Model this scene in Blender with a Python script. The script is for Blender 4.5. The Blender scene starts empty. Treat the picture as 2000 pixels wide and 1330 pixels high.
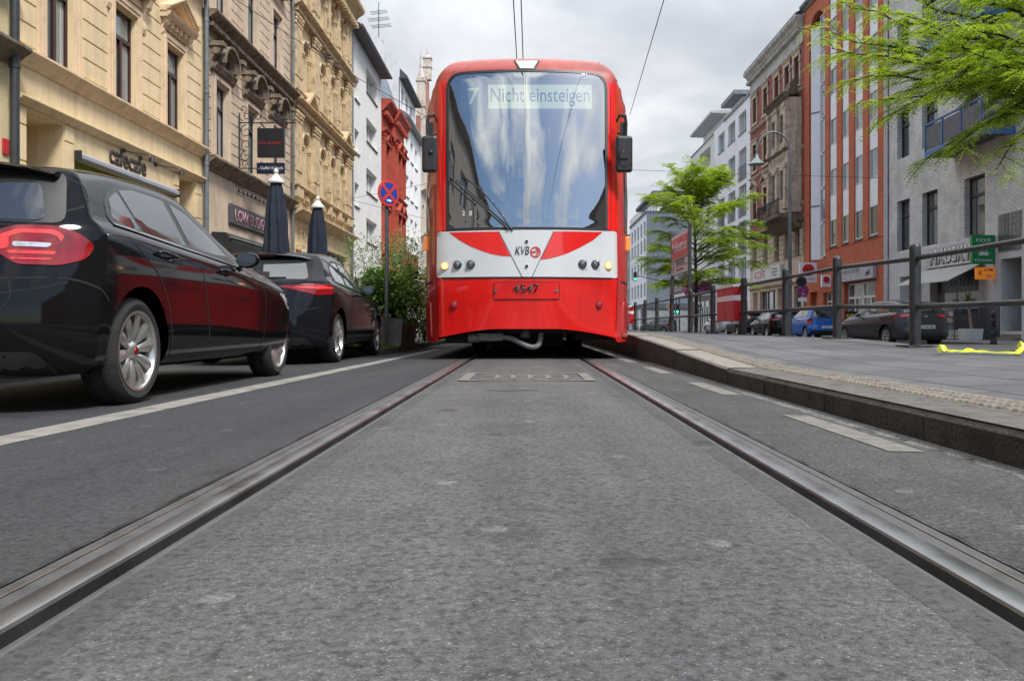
import bpy, bmesh, math, random
from mathutils import Vector, Matrix
from mathutils.bvhtree import BVHTree
random.seed(7)
R = math.radians
scene = bpy.context.scene
COL = scene.collection
ORG = {}

# ------------------------------------------------------------------ helpers
def props(o, label=None, cat=None, group=None, kind=None):
    if label: o['label'] = label
    if cat: o['category'] = cat
    if group: o['group'] = group
    if kind: o['kind'] = kind
    return o

def thing(name, label, cat, loc=(0, 0, 0), group=None):
    o = bpy.data.objects.new(name, None)
    COL.objects.link(o)
    o.location = loc
    o.empty_display_size = 0.2
    ORG[o] = Vector(loc)
    return props(o, label, cat, group)

def link(name, me, parent=None, loc=None):
    o = bpy.data.objects.new(name, me)
    COL.objects.link(o)
    if parent is not None:
        o.parent = parent
        ORG[o] = ORG.get(parent, Vector((0, 0, 0))).copy()
    if loc is not None:
        base = ORG.get(parent, Vector((0, 0, 0))) if parent is not None else Vector((0, 0, 0))
        o.location = Vector(loc) - base
        ORG[o] = Vector(loc)
    ORG.setdefault(o, Vector((0, 0, 0)))
    return o

def copy_tree(o, parent=None):
    c = o.copy()
    COL.objects.link(c)
    if parent is not None: c.parent = parent
    for ch in list(o.children):
        copy_tree(ch, c)
    return c

class MB:
    def __init__(s, T=None):
        s.v = []; s.f = []; s.m = []; s.T = T; s.mi = 0
    def add(s, vs, fs):
        n = len(s.v)
        s.v += [tuple(v) for v in vs]
        for f in fs:
            s.f.append(tuple(n + i for i in f)); s.m.append(s.mi)
    def quad(s, a, b, c, d): s.add([a, b, c, d], [(0, 1, 2, 3)])
    def box(s, x0, x1, y0, y1, z0, z1):
        s.add([(x0,y0,z0),(x1,y0,z0),(x1,y1,z0),(x0,y1,z0),(x0,y0,z1),(x1,y0,z1),(x1,y1,z1),(x0,y1,z1)],
              [(0,3,2,1),(4,5,6,7),(0,1,5,4),(1,2,6,5),(2,3,7,6),(3,0,4,7)])
    def prism(s, poly, ax, a, b, cap=True):
        n = len(poly)
        def p(q, t):
            return {'x': (t, q[0], q[1]), 'y': (q[0], t, q[1]), 'z': (q[0], q[1], t)}[ax]
        vs = [p(q, a) for q in poly] + [p(q, b) for q in poly]
        fs = [(i, (i+1) % n, n+(i+1) % n, n+i) for i in range(n)]
        if cap: fs += [tuple(range(n)), tuple(range(2*n-1, n-1, -1))]
        s.add(vs, fs)
    def tube(s, pts, r, n=8, cap=True):
        pts = [Vector(p) for p in pts]
        rr = r if isinstance(r, (list, tuple)) else [r]*len(pts)
        vs = []; up = None
        for i, p in enumerate(pts):
            d = (pts[min(i+1, len(pts)-1)] - pts[max(i-1, 0)])
            if d.length < 1e-9: d = Vector((0, 0, 1))
            d.normalize()
            if up is None:
                up = Vector((0, 0, 1)) if abs(d.z) < .9 else Vector((1, 0, 0))
            a = d.cross(up)
            if a.length < 1e-6: a = d.cross(Vector((0, 1, 0)))
            a.normalize(); b = a.cross(d).normalized(); up = b
            for k in range(n):
                t = 2*math.pi*k/n
                vs.append(p + (a*math.cos(t) + b*math.sin(t))*rr[i])
        fs = []
        for i in range(len(pts)-1):
            for k in range(n):
                fs.append((i*n+k, i*n+(k+1) % n, (i+1)*n+(k+1) % n, (i+1)*n+k))
        if cap:
            fs.append(tuple(range(n))); fs.append(tuple(range(len(vs)-1, len(vs)-n-1, -1)))
        s.add(vs, fs)
    def lathe(s, prof, o=(0,0,0), ax='z', n=24, a0=0, a1=2*math.pi):
        # prof: list of (radius, height)
        full = abs(a1-a0-2*math.pi) < 1e-6
        m = n if full else n+1
        vs = []
        for r, h in prof:
            for k in range(m):
                t = a0+(a1-a0)*k/n
                c, d = r*math.cos(t), r*math.sin(t)
                p = {'z': (c, d, h), 'x': (h, c, d), 'y': (c, h, d)}[ax]
                vs.append((o[0]+p[0], o[1]+p[1], o[2]+p[2]))
        fs = []
        for i in range(len(prof)-1):
            for k in range(n):
                k2 = (k+1) % m
                fs.append((i*m+k, i*m+k2, (i+1)*m+k2, (i+1)*m+k))
        s.add(vs, fs)
    def disc(s, o, r, ax='y', n=24):
        vs = []
        for k in range(n):
            t = 2*math.pi*k/n
            c, d = r*math.cos(t), r*math.sin(t)
            p = {'z': (c, d, 0), 'x': (0, c, d), 'y': (c, 0, d)}[ax]
            vs.append((o[0]+p[0], o[1]+p[1], o[2]+p[2]))
        s.add(vs, [tuple(range(n))])
    def ball(s, o, r, n=8, sz=1.0):
        prof = [(max(1e-4, r*math.sin(math.pi*i/n)), -r*sz*math.cos(math.pi*i/n)) for i in range(n+1)]
        s.lathe(prof, o, 'z', n*2)
    def xf(s, M):
        s.v = [tuple(M @ Vector(v)) for v in s.v]; return s
    def mesh(s, name, mats, org=(0,0,0), smooth=None, merge=True, recalc=True):
        T = s.T
        vs = [T(v) for v in s.v] if T else s.v
        vs = [(v[0]-org[0], v[1]-org[1], v[2]-org[2]) for v in vs]
        me = bpy.data.meshes.new(name)
        me.from_pydata(vs, [], s.f)
        mats = mats if isinstance(mats, (list, tuple)) else [mats]
        for m in mats: me.materials.append(m)
        me.polygons.foreach_set('material_index', s.m)
        if recalc:
            bm = bmesh.new(); bm.from_mesh(me)
            if merge: bmesh.ops.remove_doubles(bm, verts=bm.verts, dist=1e-5)
            bmesh.ops.recalc_face_normals(bm, faces=bm.faces)
            bm.to_mesh(me); bm.free()
        if smooth is not None:
            me.polygons.foreach_set('use_smooth', [True]*len(me.polygons))
            me.set_sharp_from_angle(angle=R(smooth))
        me.update()
        return me
    def build(s, name, mats, parent=None, smooth=None, bevel=0, **k):
        org = ORG.get(parent, (0,0,0)) if parent is not None else (0,0,0)
        o = link(name, s.mesh(name, mats, org, smooth, **k), parent)
        if bevel:
            md = o.modifiers.new('bevel', 'BEVEL'); md.width = bevel; md.segments = 2
            md.limit_method = 'ANGLE'; md.angle_limit = R(40)
        return o

def text_obj(name, s, size, m, parent, o, Rv, Uv, ext=.004, align='CENTER', xs=1.0, bold=0.0, shear=0.0, top=False):
    cu = bpy.data.curves.new('txt', 'FONT')
    cu.body = s; cu.size = size; cu.align_x = align; cu.extrude = 0; cu.offset = bold*size
    cu.shear = shear
    cu.resolution_u = 3
    to = bpy.data.objects.new('txt', cu); COL.objects.link(to)
    bpy.context.view_layer.update()
    dg = bpy.context.evaluated_depsgraph_get()
    me = bpy.data.meshes.new_from_object(to.evaluated_get(dg))
    bpy.data.objects.remove(to); bpy.data.curves.remove(cu)
    Rv = Vector(Rv).normalized(); Uv = Vector(Uv).normalized(); N = Rv.cross(Uv).normalized()
    o = Vector(o)
    org = ORG.get(parent, Vector((0,0,0))) if parent is not None else Vector((0,0,0))
    bm = bmesh.new(); bm.from_mesh(me)
    if ext > 0:
        r = bmesh.ops.extrude_face_region(bm, geom=list(bm.faces))
        for v in [g for g in r['geom'] if isinstance(g, bmesh.types.BMVert)]: v.co.z += ext
    for v in bm.verts:
        v.co = o + Rv*(v.co.x*xs) + Uv*v.co.y + N*v.co.z - org
    bm.to_mesh(me); bm.free()
    me.materials.clear(); me.materials.append(m); me.name = name
    for p in me.polygons: p.material_index = 0
    return link(name, me, parent)

# ------------------------------------------------------------------ materials
MATS = {}
class NT:
    def __init__(s, m):
        s.t = m.node_tree; s.t.nodes.clear()
        s.out = s.t.nodes.new('ShaderNodeOutputMaterial') if isinstance(m, bpy.types.Material) else None
    def n(s, typ, inp=None, **kw):
        nd = s.t.nodes.new('ShaderNode'+typ)
        for k, v in kw.items(): setattr(nd, k, v)
        for k, v in (inp or {}).items():
            if isinstance(v, tuple) and len(v) == 2 and hasattr(v[0], 'outputs'):
                s.t.links.new(v[0].outputs[v[1]], nd.inputs[k])
            else:
                nd.inputs[k].default_value = v
        return nd
    def ramp(s, fac, stops, interp='LINEAR'):
        r = s.n('ValToRGB'); r.color_ramp.interpolation = interp
        e = r.color_ramp.elements
        while len(e) < len(stops): e.new(.5)
        for i, (p, c) in enumerate(stops):
            e[i].position = p
            e[i].color = (c, c, c, 1) if isinstance(c, (int, float)) else (*c, 1)
        s.t.links.new(fac[0].outputs[fac[1]], r.inputs[0])
        return r
    def mix(s, fac, a, b, mode='MIX'):
        r = s.n('Mix', data_type='RGBA', blend_type=mode)
        for i, v in ((0, fac), (6, a), (7, b)):
            if isinstance(v, tuple) and hasattr(v[0], 'outputs'): s.t.links.new(v[0].outputs[v[1]], r.inputs[i])
            elif i == 0: r.inputs[0].default_value = v
            else: r.inputs[i].default_value = (*v, 1) if len(v) == 3 else v
        return r
    def math(s, op, a, b=0.0, clamp=False):
        r = s.n('Math', operation=op, use_clamp=clamp)
        for i, v in ((0, a), (1, b)):
            if isinstance(v, tuple): s.t.links.new(v[0].outputs[v[1]], r.inputs[i])
            else: r.inputs[i].default_value = v
        return r

def newmat(name):
    m = bpy.data.materials.new(name); m.use_nodes = True
    MATS[name] = m
    return m, NT(m)

def mat(name, col, rough=.6, metal=0.0, var=.15, vs=3.0, bump=0.0, bs=60.0, streak=0.0, coat=0.0, spec=.5, emit=0.0, dark=None, rv=.0):
    """plain procedural paint/stone/metal: base colour wandering with noise, vertical rain streaks, fine bump"""
    if name in MATS: return MATS[name]
    m, t = newmat(name)
    co = t.n('TexCoord')
    p = t.n('BsdfPrincipled', {'Roughness': rough, 'Metallic': metal})
    p.inputs['Specular IOR Level'].default_value = spec
    if coat:
        p.inputs['Coat Weight'].default_value = coat; p.inputs['Coat Roughness'].default_value = .03
    nz = t.n('TexNoise', {'Vector': (co, 'Object'), 'Scale': vs, 'Detail': 6.0, 'Roughness': .65})
    dk = dark or tuple(c*(1-var*2.2) for c in col); lt = tuple(min(1, c*(1+var*.9)) for c in col)
    r = t.ramp((nz, 'Fac'), [(.3, dk), (.5, col), (.75, lt)])
    last = (r, 'Color')
    if streak:
        mp = t.n('Mapping', {'Vector': (co, 'Object'), 'Scale': (6.0, 6.0, .45)})
        n2 = t.n('TexNoise', {'Vector': (mp, 'Vector'), 'Scale': 1.0, 'Detail': 5.0, 'Roughness': .7})
        r2 = t.ramp((n2, 'Fac'), [(.36, 1-streak), (.6, 1.0)])
        last = (t.mix(1.0, last, (r2, 'Color'), 'MULTIPLY'), 2)
    t.t.links.new(last[0].outputs[last[1]], p.inputs['Base Color'])
    if rv:
        rr = t.ramp((nz, 'Fac'), [(.3, max(0, rough-rv)), (.7, min(1, rough+rv))])
        t.t.links.new(rr.outputs[0], p.inputs['Roughness'])
    if bump:
        nb = t.n('TexNoise', {'Vector': (co, 'Object'), 'Scale': bs, 'Detail': 4.0})
        b = t.n('Bump', {'Strength': bump, 'Distance': .02, 'Height': (nb, 'Fac')})
        t.t.links.new(b.outputs[0], p.inputs['Normal'])
    if emit:
        p.inputs['Emission Color'].default_value = (*col, 1); p.inputs['Emission Strength'].default_value = emit
    t.t.links.new(p.outputs[0], t.out.inputs[0])
    return m

def brick_mat(name, c1, c2, mortar, w=.24, h=.075, ms=.012, bump=.5, rough=.8, grime=.25):
    m, t = newmat(name)
    co = t.n('TexCoord')
    sp = t.n('SeparateXYZ', {'Vector': (co, 'Object')})
    u = t.math('ADD', (sp, 'X'), (sp, 'Y'))
    cb = t.n('CombineXYZ', {'X': (u, 0), 'Y': (sp, 'Z')})
    br = t.n('TexBrick', {'Vector': (cb, 0), 'Color1': (*c1, 1), 'Color2': (*c2, 1), 'Mortar': (*mortar, 1), 'Scale': 1.0,
                          'Mortar Size': ms, 'Mortar Smooth': .3, 'Bias': -.2, 'Brick Width': w, 'Row Height': h})
    nz = t.n('TexNoise', {'Vector': (co, 'Object'), 'Scale': .9, 'Detail': 7.0, 'Roughness': .7})
    g = t.ramp((nz, 'Fac'), [(.35, 1-grime), (.62, 1.06)])
    mx = t.mix(1.0, (br, 'Color'), (g, 0), 'MULTIPLY')
    p = t.n('BsdfPrincipled', {'Roughness': rough, 'Base Color': (mx, 2)})
    p.inputs['Specular IOR Level'].default_value = .3
    iv = t.math('SUBTRACT', 1.0, (br, 'Fac'))
    b = t.n('Bump', {'Strength': bump, 'Distance': .01, 'Height': (iv, 0)})
    t.t.links.new(b.outputs[0], p.inputs['Normal'])
    t.t.links.new(p.outputs[0], t.out.inputs[0])
    return m

def asphalt(name, base, speck=.5, tint=(1, 1, 1), bump=.35, scale=170.0, patch=.2, rough=.85):
    m, t = newmat(name)
    co = t.n('NewGeometry')
    P = (co, 'Position')
    vo = t.n('TexVoronoi', {'Vector': P, 'Scale': scale, 'Randomness': 1.0})
    sc = t.n('SeparateColor', {'Color': (vo, 'Color')})
    n1 = t.n('TexNoise', {'Vector': P, 'Scale': 55.0, 'Detail': 5.0, 'Roughness': .7})
    n2 = t.n('TexNoise', {'Vector': P, 'Scale': 1.3, 'Detail': 6.0, 'Roughness': .65})
    n3 = t.n('TexNoise', {'Vector': P, 'Scale': 9.0, 'Detail': 3.0})
    st = t.ramp((sc, 'Red'), [(.0, 1-speck), (.5, 1.0), (.95, 1+speck*.6), (.988, 1+speck*3.0)])
    fine = t.ramp((n1, 'Fac'), [(.33, .42), (.5, .98), (.7, 1.3)])
    big = t.ramp((n2, 'Fac'), [(.3, 1-patch), (.5, 1.0), (.7, 1+patch*.8)])
    mid = t.ramp((n3, 'Fac'), [(.3, .9), (.7, 1.08)])
    # worn gum-like blots
    v2 = t.n('TexVoronoi', {'Vector': P, 'Scale': 1.5, 'Randomness': 1.0}, voronoi_dimensions='2D')
    n4 = t.n('TexNoise', {'Vector': P, 'Scale': 30.0})
    d2 = t.math('ADD', (v2, 'Distance'), (t.math('MULTIPLY', (n4, 'Fac'), .03), 0))
    bl = t.ramp((d2, 0), [(.048, 1.6), (.058, 1.0)])
    a = t.mix(1.0, tuple(base*c for c in tint), (st, 0), 'MULTIPLY')
    a = t.mix(1.0, (a, 2), (fine, 0), 'MULTIPLY')
    a = t.mix(1.0, (a, 2), (big, 0), 'MULTIPLY')
    a = t.mix(1.0, (a, 2), (mid, 0), 'MULTIPLY')
    a = t.mix(1.0, (a, 2), (bl, 0), 'MULTIPLY')
    # long tyre-polished and oil-darkened bands running with the traffic
    mpl = t.n('Mapping', {'Vector': P, 'Scale': (2.6, .16, 1.0)})
    n5 = t.n('TexNoise', {'Vector': (mpl, 0), 'Scale': 1.0, 'Detail': 4.0, 'Roughness': .6})
    lg = t.ramp((n5, 'Fac'), [(.32, (.74, .77, .82)), (.5, (1.0, 1.0, 1.0)), (.66, (1.13, 1.11, 1.085))])
    a = t.mix(1.0, (a, 2), (lg, 0), 'MULTIPLY')
    v3 = t.n('TexVoronoi', {'Vector': P, 'Scale': .8, 'Randomness': 1.0}, voronoi_dimensions='2D'); d3 = t.math('ADD', (v3, 'Distance'), (t.math('MULTIPLY', (n3, 'Fac'), .12), 0))
    a = t.mix(1.0, (a, 2), (t.ramp((d3, 0), [(.07, .6), (.115, 1.0)]), 0), 'MULTIPLY')
    p = t.n('BsdfPrincipled', {'Base Color': (a, 2), 'Roughness': rough})
    p.inputs['Specular IOR Level'].default_value = .35
    hh = t.math('ADD', (t.math('MULTIPLY', (vo, 'Distance'), -1.2), 0), (n1, 'Fac'))
    b = t.n('Bump', {'Strength': bump, 'Distance': .004, 'Height': (hh, 0)})
    t.t.links.new(b.outputs[0], p.inputs['Normal'])
    t.t.links.new(p.outputs[0], t.out.inputs[0])
    return m

def glassy(name, col=(.02, .025, .03), var=True, rough=.03, refl=.8, curtain=(.42, .42, .4)):
    """opaque window pane: dark room or curtain seen behind a clear reflecting surface"""
    if name in MATS: return MATS[name]
    m, t = newmat(name)
    p = t.n('BsdfPrincipled', {'Roughness': rough, 'Base Color': (*col, 1)})
    p.inputs['Specular IOR Level'].default_value = refl
    p.inputs['Coat Weight'].default_value = .6; p.inputs['Coat Roughness'].default_value = .02
    if var:
        co = t.n('TexCoord'); oi = t.n('ObjectInfo')
        sp = t.n('SeparateXYZ', {'Vector': (co, 'Generated')})
        nz = t.n('TexNoise', {'Vector': (t.n('VectorMath', {0: (co, 'Object'), 1: (oi, 'Location')}, operation='ADD'), 0), 'Scale': 1.6, 'Detail': 3.0})
        fold = t.n('TexWave', {'Vector': (co, 'Object'), 'Scale': 5.0, 'Distortion': 1.5}, bands_direction='Y')
        lim = t.math('MULTIPLY', (oi, 'Random'), .75)
        # curtains drawn in from each edge, width differs per window
        e = t.math('MULTIPLY', (t.math('ABSOLUTE', (t.math('SUBTRACT', (sp, 'Y'), .5), 0)), 0), 2.0)
        msk = t.math('GREATER_THAN', (e, 0), (t.math('SUBTRACT', 1.05, (lim, 0)), 0))
        cc = t.mix((fold, 'Fac'), tuple(c*.55 for c in curtain), curtain)
        dk = t.mix((nz, 'Fac'), tuple(c*.3 for c in col), tuple(c*2.4 for c in col))
        mx = t.mix((msk, 0), (dk, 2), (cc, 2))
        t.t.links.new(mx.outputs[2], p.inputs['Base Color'])
    t.t.links.new(p.outputs[0], t.out.inputs[0])
    return m

# ------------------------------------------------------------------ camera / world / sun
cam = bpy.data.cameras.new('camera'); camo = bpy.data.objects.new('camera', cam); COL.objects.link(camo)
CH = .413
camo.location = (0, 0, CH); camo.rotation_euler = (R(90), 0, 0)
cam.lens = 36*1600/2000; cam.sensor_width = 36
cam.shift_x = -(1029-1000)/2000; cam.shift_y = -(665-638)/2000
cam.clip_start = .05; cam.clip_end = 3000
scene.camera = camo
SUN_EL, SUN_AZ = 52, 142      # azimuth from +Y clockwise: behind the camera, slightly right
w = bpy.data.worlds.new('World'); scene.world = w; w.use_nodes = True
nt = NT(w)
wo = nt.n('OutputWorld')
sky = nt.n('TexSky', sky_type='NISHITA', sun_disc=False)
sky.sun_elevation = R(SUN_EL); sky.sun_rotation = R(SUN_AZ); sky.altitude = 60; sky.air_density = 1.2; sky.dust_density = 1.0; sky.ozone_density = 4.0
tc = nt.n('TexCoord')
sp = nt.n('SeparateXYZ', {'Vector': (tc, 'Generated')})
zc = nt.math('MAXIMUM', (sp, 'Z'), 0.0)
zz = nt.math('ADD', (zc, 0), .22)
px = nt.math('DIVIDE', (sp, 'X'), (zz, 0)); py = nt.math('DIVIDE', (sp, 'Y'), (zz, 0))
cv = nt.n('CombineXYZ', {'X': (px, 0), 'Y': (py, 0)})
wn = nt.n('TexNoise', {'Vector': (cv, 0), 'Scale': 1.1, 'Detail': 3.0})
wv = nt.n('VectorMath', {0: (wn, 'Color'), 1: (.55, .55, .55)}, operation='MULTIPLY')
cv2 = nt.n('VectorMath', {0: (cv, 0), 1: (wv, 0)}, operation='ADD')
mps = nt.n('Mapping', {'Vector': (cv2, 0), 'Scale': (2.5, 1.15, 1.0), 'Location': (.6, .2, 0)})
c1 = nt.n('TexNoise', {'Vector': (mps, 0), 'Scale': 1.05, 'Detail': 9.0, 'Roughness': .56})
c2 = nt.n('TexNoise', {'Vector': (cv2, 0), 'Scale': .8, 'Detail': 6.0, 'Roughness': .55})
mp2 = nt.n('Mapping', {'Vector': (cv2, 0), 'Location': (3.7, 1.9, 4.0)})
nt.t.links.new(mp2.outputs[0], c2.inputs['Vector'])
# solid overcast ahead (+Y), broken cloud with blue behind (-Y)
cover = nt.math('MAXIMUM', (nt.math('MULTIPLY', (sp, 'Y'), .75), 0), -.15)
dens = nt.math('ADD', (c1, 'Fac'), (nt.math('ADD', (cover, 0), .03), 0))
cm = nt.ramp((dens, 0), [(.43, 0.0), (.55, 1.0)])
cc = nt.ramp((c2, 'Fac'), [(.30, (2.3, 2.5, 2.9)), (.42, (3.2, 3.4, 3.75)), (.53, (4.6, 4.75, 4.95)), (.66, (5.8, 5.85, 5.9))])
hi = nt.ramp((sp, 'Z'), [(.32, 1.0), (.62, 2.05)])
cc = nt.mix(1.0, (cc, 0), (hi, 0), 'MULTIPLY')
mx = nt.mix((cm, 0), (sky, 0), (cc, 2))
bg = nt.n('Background', {'Color': (mx, 2), 'Strength': .1})
nt.t.links.new(bg.outputs[0], wo.inputs[0])
sd = bpy.data.lights.new('sun', 'SUN'); sd.energy = 2.2; sd.angle = R(12); sd.color = (1, .96, .9)
so = bpy.data.objects.new('sun', sd); COL.objects.link(so)
el, az = R(SUN_EL), R(SUN_AZ)
sv = Vector((math.sin(az)*math.cos(el), math.cos(az)*math.cos(el), math.sin(el)))
so.rotation_euler = sv.to_track_quat('Z', 'Y').to_euler()
scene.view_settings.view_transform = 'Standard'; scene.view_settings.look = 'None'
scene.view_settings.exposure = 1.0; scene.view_settings.gamma = 1
scene.render.resolution_x = 1024; scene.render.resolution_y = 680
# ------------------------------------------------------------------ ground
A_LANE = asphalt('lane_asphalt', .043, .22, (.94, .98, 1.06), bump=.22, scale=210, patch=.14)
A_BED = asphalt('bed_asphalt', .094, .34, (1.01, 1.0, .985), bump=.45, scale=300, patch=.18)
A_SIDE = asphalt('edge_asphalt', .068, .45, (1, 1, .99), bump=.5, scale=240, patch=.26)
A_FAR = asphalt('far_asphalt', .07, .2, bump=.1, scale=60)
def extr(name, prof, y0, y1, m, kind='structure', parent=None, ys=None, zf=None, **kw):
    """profile (x,z) run along Y as an open sheet"""
    mb = MB(); ys = ys or [y0, y1]
    vs = []
    for y in ys:
        for (x, z) in prof: vs.append((x, y, z + (zf(x, y) if zf else 0)))
    n = len(prof); fs = []
    for j in range(len(ys)-1):
        for i in range(n-1): fs.append((j*n+i, j*n+i+1, (j+1)*n+i+1, (j+1)*n+i))
    mb.add(vs, fs)
    o = mb.build(name, m, parent, merge=False, **kw)
    if parent is None and kind: o['kind'] = kind
    return o
def zl(x):      # the carriageway falls away slightly to the left gutter
    x = abs(x)
    return 0 if x < 1.0 else -.035*min(1, (x-1.0)/1.3) - .01*max(0, x-2.3)
g = MB(); g.quad((-900, -500, -.32), (900, -500, -.32), (900, 2500, -.32), (-900, 2500, -.32))
g.build('ground', A_FAR, recalc=False)['kind'] = 'structure'
Y0, Y1 = -40, 260
extr('road', [(x, zl(x)) for x in (-4.35, -3.6, -3, -2.3, -1.6, -1.1, -.835)], Y0, Y1, A_LANE)
extr('track_bed', [(-.63, -.004), (-.58, .0), (-.3, .004), (0, .006), (.3, .004), (.58, 0), (.63, -.004)], Y0, Y1, A_BED)
extr('road_edge', [(.835, 0), (1.1, 0), (1.3, -.006), (1.46, -.012)], Y0, Y1, A_SIDE)
# rails with their groove
STEEL = mat('worn_rail_steel', (.25, .255, .265), rough=.34, metal=.9, var=.12, vs=4, bump=.05, bs=180, rv=.1)
DULL = mat('dull_rail_side', (.085, .085, .088), rough=.6, metal=.2, var=.2, vs=9, bump=.1, bs=90)
GRV = mat('groove_dirt', (.012, .011, .01), rough=.9, var=.3, vs=30, bump=.4, bs=90)
JOINT = asphalt('joint_asphalt', .070, .14, (1, 1, 1), bump=.25, scale=260, patch=.25)
RUST = mat('rust_line', (.14, .10, .065), rough=.8, var=.3, vs=20)
CRK = mat('black_crack', (.008, .008, .008), rough=1, var=.2)
for sg, lab in ((-1, 'left steel grooved rail sunk in the asphalt beside the parked cars'), (1, 'right steel grooved rail sunk in the asphalt beside the platform kerb')):
    t = thing('tram_rail', lab, 'rail', (sg*.7175, 0, 0), 'rails of the tram track')
    f = lambda ps: [(sg*x, z) for x, z in ps]
    extr('rail_head', f([(.7175, -.045), (.7175, -.006), (.7205, -.001), (.727, .002), (.745, .003), (.765, .002), (.772, -.001)]), Y0, Y1, STEEL, parent=t, smooth=30)
    extr('groove', f([(.6765, -.045), (.7175, -.045)]), Y0, Y1, GRV, parent=t)
    extr('rail_lip', f([(.6765, -.045), (.6765, -.003), (.674, 0), (.664, .001), (.6600, -.001)]), Y0, Y1, DULL, parent=t)
    extr('outer_flange', f([(.772, -.001), (.80, .0015), (.832, -.001)]), Y0, Y1, DULL, parent=t)
    extr('rust_seam', f([(.797, .0035), (.8005, .0035)]), Y0, Y1, RUST, parent=t)
    rnd = random.Random(4+sg); ys = []; y = 0
    ys = [Y0, -5] + [(i*.08) for i in range(1, 260)] + [40, Y1]
    # joint mortar with ragged inner edge, and a crack on each side
    mb = MB(); vs = []
    for y in ys: vs += [(sg*.66, y, -.001), (sg*.63, y, .001), (sg*(.594-.008*rnd.random()), y, -.0004)]
    mb.add(vs, [(3*i+k, 3*i+k+1, 3*i+k+4, 3*i+k+3) for i in range(len(ys)-1) for k in (0, 1)])
    mb.build('joint_strip', JOINT, t, merge=False)
    mb = MB(); vs = []
    for y in ys:
        a = .834+.004*rnd.random(); b = a+.0005+.009*max(0, rnd.random()-.35)
        vs += [(sg*a, y, .0045), (sg*b, y, .0045)]
    mb.add(vs, [(2*i, 2*i+1, 2*i+3, 2*i+2) for i in range(len(ys)-1)])
    mb.build('crack', CRK, t, merge=False)
# painted markings
PAINT = mat('worn_white_paint', (.23, .218, .195), rough=.75, var=.3, vs=7, bump=.35, bs=120, dark=(.11, .106, .1))
PAINT2 = mat('scuffed_white_paint', (.165, .157, .14), rough=.75, var=.3, vs=12, bump=.35, bs=120, dark=(.075, .073, .068))
mb = MB(); vs = []; rnd = random.Random(2)
cl = [(-2.08, -6), (-2.06, 2), (-2.03, 3.2), (-1.99, 5), (-1.93, 7), (-1.84, 9.5), (-1.76, 12.6), (-1.70, 16)]
n = 0
for (xa, ya), (xb, yb) in zip(cl, cl[1:]):
    k = max(2, int((yb-ya)/.12))
    for i in range(k):
        f = i/k; x = xa+(xb-xa)*f; y = ya+(yb-ya)*f
        hw = .098-.004*max(0, y-6)
        for q in (-hw-.006*rnd.random(), hw+.006*rnd.random()): vs.append((x+q, y, zl(x+q)+.002))
        n += 1
mb.add(vs, [(2*i, 2*i+1, 2*i+3, 2*i+2) for i in range(n-1)])
o = mb.build('lane_marking', PAINT, merge=False); props(o, 'long solid worn white line between the parked cars and the tram track', 'road marking', kind='structure')
mb = MB()
for k in range(-1, 12):
    a = 2.73+2.28*k
    x0 = 1.205-.01*max(0, k); 
    mb.quad((x0, a, -.0005), (x0+.125, a, -.0045), (x0+.12, a+1.12, -.0045), (x0-.005, a+1.12, -.0005))
o = mb.build('dashed_marking', PAINT2, merge=False); props(o, 'worn white dashes along the foot of the platform kerb', 'road marking', kind='structure')
mb = MB()
for b in ((-.52, .52, 6.16, 6.23), (-.52, .52, 7.13, 7.2), (-.52, -.44, 6.23, 7.13), (.44, .52, 6.23, 7.13)):
    mb.quad((b[0], b[2], .0085), (b[1], b[2], .0085), (b[1], b[3], .0085), (b[0], b[3], .0085))
for i, (x, w_) in enumerate(((-.30, .13), (-.16, .10), (-.03, .12), (.11, .12), (.25, .13))):
    for (a, b) in ((6.34, 6.45), (6.6, 6.69), (6.85, 6.96)):
        mb.quad((x-w_/2, a, .0085), (x+w_/2, a, .0085), (x+w_/2, b, .0085), (x-w_/2, b, .0085))
    sx = 1
    mb.quad((x+sx*w_/2-.02, 6.455, .0092), (x+sx*w_/2+.02, 6.455, .0092), (x+sx*w_/2+.02, 6.845, .0092), (x+sx*w_/2-.02, 6.845, .0092))
o = mb.build('box_marking', PAINT2, merge=False); props(o, 'worn white painted box with faded characters between the rails', 'road marking', kind='structure')
mb = MB()
pts = [(-.27, 5.27), (-.2, 5.22), (-.155, 5.16), (-.08, 5.19), (.0, 5.22), (.03, 5.2), (.06, 5.22)]
for (a, b), (c, d) in zip(pts, pts[1:]): mb.quad((a, b-.012, .009), (c, d-.012, .009), (c, d+.012, .009), (a, b+.012, .009))
o = mb.build('asphalt_crack', CRK, merge=False); props(o, 'short black crack in the asphalt before the painted box', 'crack', kind='structure')
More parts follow.
